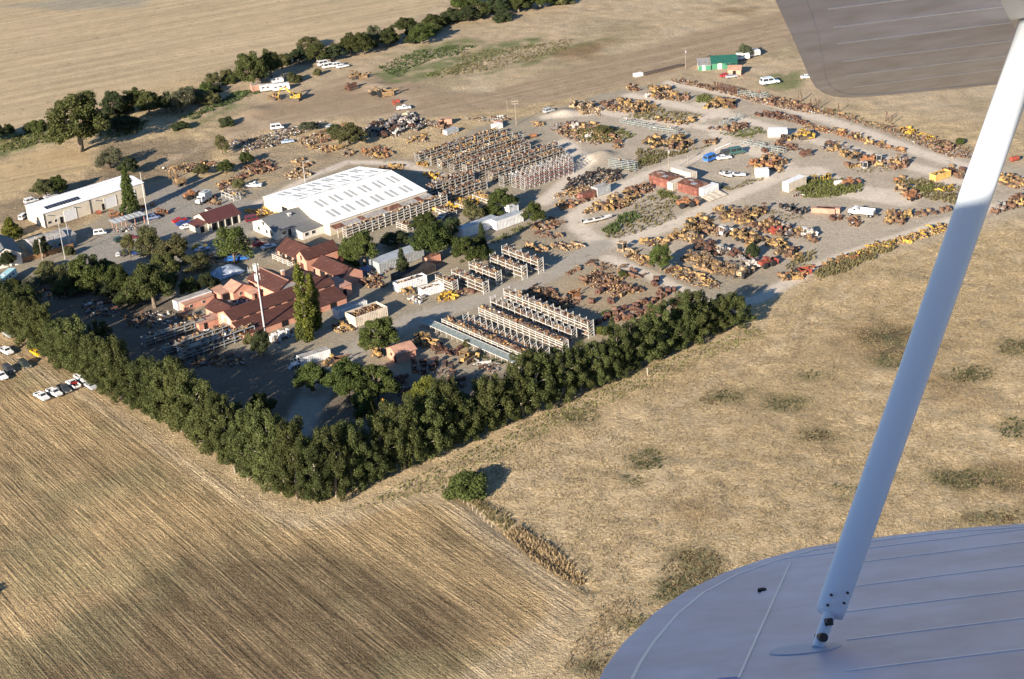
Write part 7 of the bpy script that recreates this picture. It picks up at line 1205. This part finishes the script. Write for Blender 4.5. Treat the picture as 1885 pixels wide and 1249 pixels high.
for k in range(5): c_ = panel(cab_, 'cabinet', (.5 + k * 1.25, .4 * (k % 2), .85), (1.0, .8, 1.5 + .2 * (k % 2)), WHITE); panel(c_, 'door', (.5 + k * 1.25, .4 * (k % 2) - .42, .85), (.8, .05, 1.3), TRIM)
# field fence posts and trunks along the windbreaks
for i, (x, y_) in enumerate(((239, 746), (432, 872), (456, 884), (203, 722), (1192, 690))):
    p = ZF(x, y_); MB().box((0, 0, .9), (.22, .22, 1.8)).box((0, 0, 1.83), (.28, .28, .06)).build('fence_post', mat('fence_post_wood', (.36, .32, .26), .85, .2), loc=(p.x, p.y, gz(p)), rz=.3 * i, label=('pale fence post by the left windbreak, above the stubble' if i < 4 else 'pale stake in the dry field below the right windbreak'), cat='post', group='pale fence posts' if i < 4 else None)
fo = thing('wire_fence', 'thin post fence along the ditch at the field corner', 'fence', (0, 0, 0)); PA = [ZF(820, 898), ZF(870, 935), ZF(912, 972)]
for a_, b_ in zip(PA[:-1], PA[1:]):
    for k in range(6): p = a_.lerp(b_, k / 6); MB().box((0, 0, .5), (.12, .12, 1.0)).build('post', MATS['fence_post_wood'], fo, loc=(p.x, p.y, gz(p)))
    MB().bar(a_ + Vector((0, 0, .8)), b_ + Vector((0, 0, .8)), .03).build('wire', MATS['fence_post_wood'], fo)
# ------------------------------------------------------------------ the biplane the picture is taken from: banked, wing tip low
RL = math.radians(7)
AX = RT * math.cos(RL) + UP * math.sin(RL); AZ = UP * math.cos(RL) - RT * math.sin(RL); AY = FW.copy()
MA = Matrix(((AX.x, AY.x, AZ.x, EYE.x), (AX.y, AY.y, AZ.y, EYE.y), (AX.z, AY.z, AZ.z, EYE.z), (0, 0, 0, 1)))
plane = link('biplane', None, label='silver fabric covered biplane wing and strut seen from its cockpit', cat='aircraft'); plane.matrix_world = MA
FABU = mat('underside_fabric', (.56, .59, .70), .42, .18, 9.0, (.46, .47, .55), (.42, .7), 5.0, spec=.5); FABT = mat('silver_doped_fabric', (.60, .60, .76), .42, .1, 9.0, (.52, .50, .63), (.42, .62), 3.0, spec=.45); TAPE = mat('rib_tape', (.86, .87, .92), .35, .03); STRW = mat('strut_white_enamel', (.76, .83, .92), .35, .04, spec=.5); BOLT = mat('fitting_steel', (.05, .045, .045), .5, .2)
HU, HL = .73, -.828
def AP(px, py, h):
    """point of the wing surface (aircraft axes) for a surveyed position"""
    xr, yr = px - PW / 2, PH / 2 - py; xa = math.cos(RL) * xr + math.sin(RL) * yr; za = math.cos(RL) * yr - math.sin(RL) * xr; d = h * FPX / za; return Vector((d * xa / FPX, d, h))
def wing(name, outline, up, m, th, parent):
    """slab with a rounded edge: outline in aircraft x,y at the visible face; up = which way the body lies"""
    n = len(outline); c = sum((Vector((p[0], p[1])) for p in outline), Vector((0, 0))) / n; rings = []
    for s, dz in ((.995, 0), (1.0, .012), (1.004, th * .35), (1.004, th * .65), (.99, th)): rings.append([(c.x + (p[0] - c.x) * s, c.y + (p[1] - c.y) * s, p[2] + up * dz) for p in outline])
    return MB().loft(rings).build(name, m, parent)
uo = [AP(*q, HU) for q in ((1425, 0), (1440, 32), (1456, 66), (1474, 108), (1489, 143), (1500, 161), (1514, 171), (1534, 178), (1565, 180), (1600, 178), (1700, 169), (1885, 151), (2060, 128))]
uo = uo + [Vector((3.0, 6.3, HU)), Vector((3.2, 5.2, HU)), Vector((3.2, 1.6, HU)), Vector((.13, 1.6, HU))]
upw = wing('upper_wing', [tuple(p) for p in uo], 1, FABU, .16, plane)
def edge_x(y, pts):      # left edge of a wing at span station y
    for a, b in zip(pts[:-1], pts[1:]):
        if min(a.y, b.y) <= y <= max(a.y, b.y) and abs(a.y - b.y) > 1e-5: return a.x + (b.x - a.x) * (y - a.y) / (b.y - a.y)
    return pts[0].x
for py in (-30, 6, 41, 72, 106, 133, 156):
    y_ = AP(1600, py, HU).y; x0 = edge_x(y_, uo[:9]) + .12; MB().box(((x0 + 3.0) / 2, y_, HU - .0008), (3.0 - x0, .016, .0022)).build('rib_tape', TAPE, upw)
wp_ = [AP(1838, -60, HU), AP(1842, 0, HU), AP(1858, 30, HU), AP(1872, 55, HU), AP(1990, 40, HU), AP(1990, -60, HU)]
MB().add([(p.x, p.y, HU - .006) for p in wp_] + [(p.x, p.y, HU + .01) for p in wp_], [tuple(range(6)), tuple(range(11, 5, -1))] + [(i, (i + 1) % 6, (i + 1) % 6 + 6, i + 6) for i in range(6)]).build('sunlit_patch_plate', WHITE, upw)  # white plate added to stand for the sunlit patch of the underside
lo = [AP(*q, HL) for q in ((1088, 1275), (1110, 1230), (1145, 1183), (1200, 1130), (1260, 1088), (1330, 1054), (1400, 1030), (1480, 1008), (1560, 995), (1640, 985), (1720, 976), (1800, 969), (1885, 963), (1990, 962), (2100, 972))]
lo = lo + [Vector((2.55, 5.2, HL)), Vector((2.6, 1.6, HL)), Vector((-.05, 1.6, HL)), Vector((-.02, 3.2, HL))]
lww = wing('lower_wing', [tuple(p) for p in lo], -1, FABT, .15, plane)
for py in (984, 1008, 1051, 1096, 1148, 1205, 1268):
    y_ = AP(1800, py, HL).y; x0 = max(edge_x(y_, lo[:12]) + .1, AP(1560, py + 32, HL).x if py > 1000 else 0); MB().box(((x0 + 2.5) / 2, y_, HL + .001), (2.5 - x0, .010, .0025)).build('rib_tape', TAPE, lww)
cl_ = Vector((1.2, 4.2, 0))
for a_, b_ in zip(lo[:14], lo[1:15]):
    ia, ib = [q + (Vector((cl_.x, cl_.y, q.z)) - q).normalized() * .09 + Vector((0, 0, .001)) for q in (a_, b_)]
    MB().bar(ia, ib, .009, .0025).build('edge_tape', TAPE, lww)
for a_, b_ in zip(uo[:12], uo[1:13]):
    ia, ib = [q + (Vector((2.0, 4.2, q.z)) - q).normalized() * .07 - Vector((0, 0, .0008)) for q in (a_, b_)]
    MB().bar(ia, ib, .008, .0022).build('edge_tape', FABU, upw)
# edge strip of the front spar, handhold slot, strut root patch
sa, sb = AP(1340, 1249, HL), AP(1442, 1035, HL); MB().bar(sa + Vector((0, 0, .001)), sb + Vector((0, 0, .001)), .045, .005).build('spar_tape', FABT, lww); sa, sb = AP(1360, 1249, HL), AP(1455, 1036, HL); MB().bar(sa + Vector((0, 0, .002)), sb + Vector((0, 0, .002)), .006, .003).build('spar_seam', TAPE, lww)
c_ = AP(1403, 1088, HL); R = [[(c_.x + math.cos(a) * .014 * s, c_.y + math.sin(a) * .022 * s, HL + z) for a in np.linspace(0, 6.283, 13)[:-1]] for s, z in ((1, .001), (.9, .008))]; MB().loft(R).build('inspection_hole', BLACK, lww)
foot = AP(1505, 1192, HL); top = AP(1912, 28, HU); ax = (top - foot).normalized()
def strut_rings(ts, wv, tv):
    out = []; side = Vector((1, 0, 0)); side = (side - ax * side.dot(ax)).normalized(); dep = ax.cross(side)
    for t, w_ in ts:
        c = foot.lerp(top, t); out.append([tuple(c + side * (math.cos(a) * wv * w_ / 2) + dep * (math.sin(a) * tv * w_ / 2 * (1.0 if abs(math.cos(a)) < .8 else .8))) for a in np.linspace(0, 6.2832, 17)[:-1]])
    return out
stt = MB().loft(strut_rings(((.045, .8), (.055, .86), (.3, .93), (.7, 1.04), (1.0, 1.12)), .084, .05)).build('interplane_strut', STRW, plane, smooth=True)
MB().loft(strut_rings(((0, .34), (.05, .4)), .084, .09)).build('foot_fitting', STRW, stt); side_ = Vector((1, 0, 0)); dep_ = ax.cross(side_)
for k, t in enumerate((.012, .034)): c = foot.lerp(top, t); MB().tube([c - Vector((0, .05, -.012)), c + Vector((0, .03, 0))], .011 if k == 0 else .007, 10).build('bolt', BOLT, stt)
MB().box(foot.lerp(top, .037) - Vector((0, .022, 0)), (.02, .01, .016)).build('clevis', BOLT, stt)
for k in range(4): c = foot.lerp(top, .062 + .014 * (k // 2)); MB().tube([c + Vector((-.02 + .04 * (k % 2), -.035, 0)), c + Vector((-.02 + .04 * (k % 2), -.026, 0))], .0035, 6).build('rivet', BOLT, stt)
R = [[(foot.x - .03 + math.cos(a) * .11 * s, foot.y + math.sin(a) * .075 * s, HL + z) for a in np.linspace(0, 6.283, 21)[:-1]] for s, z in ((.8, .0005), (.78, .003))]; MB().loft(R).build('root_patch', mat('patch_blue_grey', (.46, .52, .68), .45, .1), lww)
# fuselage side with cockpit rim, behind and beside the camera
fus = MB(); prof = [(-.95, -.95), (-.45, -1.0), (-.28, -.7), (-.25, -.2), (-.32, .14), (-.6, .3), (-1.05, .3), (-1.3, .1), (-1.35, -.6)]
rings = [[(x, yv * s - .1, zv * s) for yv, zv in prof] for x, s in ((-4.2, .55), (-3.2, .8), (-1.6, 1.0), (1.0, 1.0), (2.6, .95), (3.6, .7))]; fus.loft(rings).build('fuselage', FABT, plane)
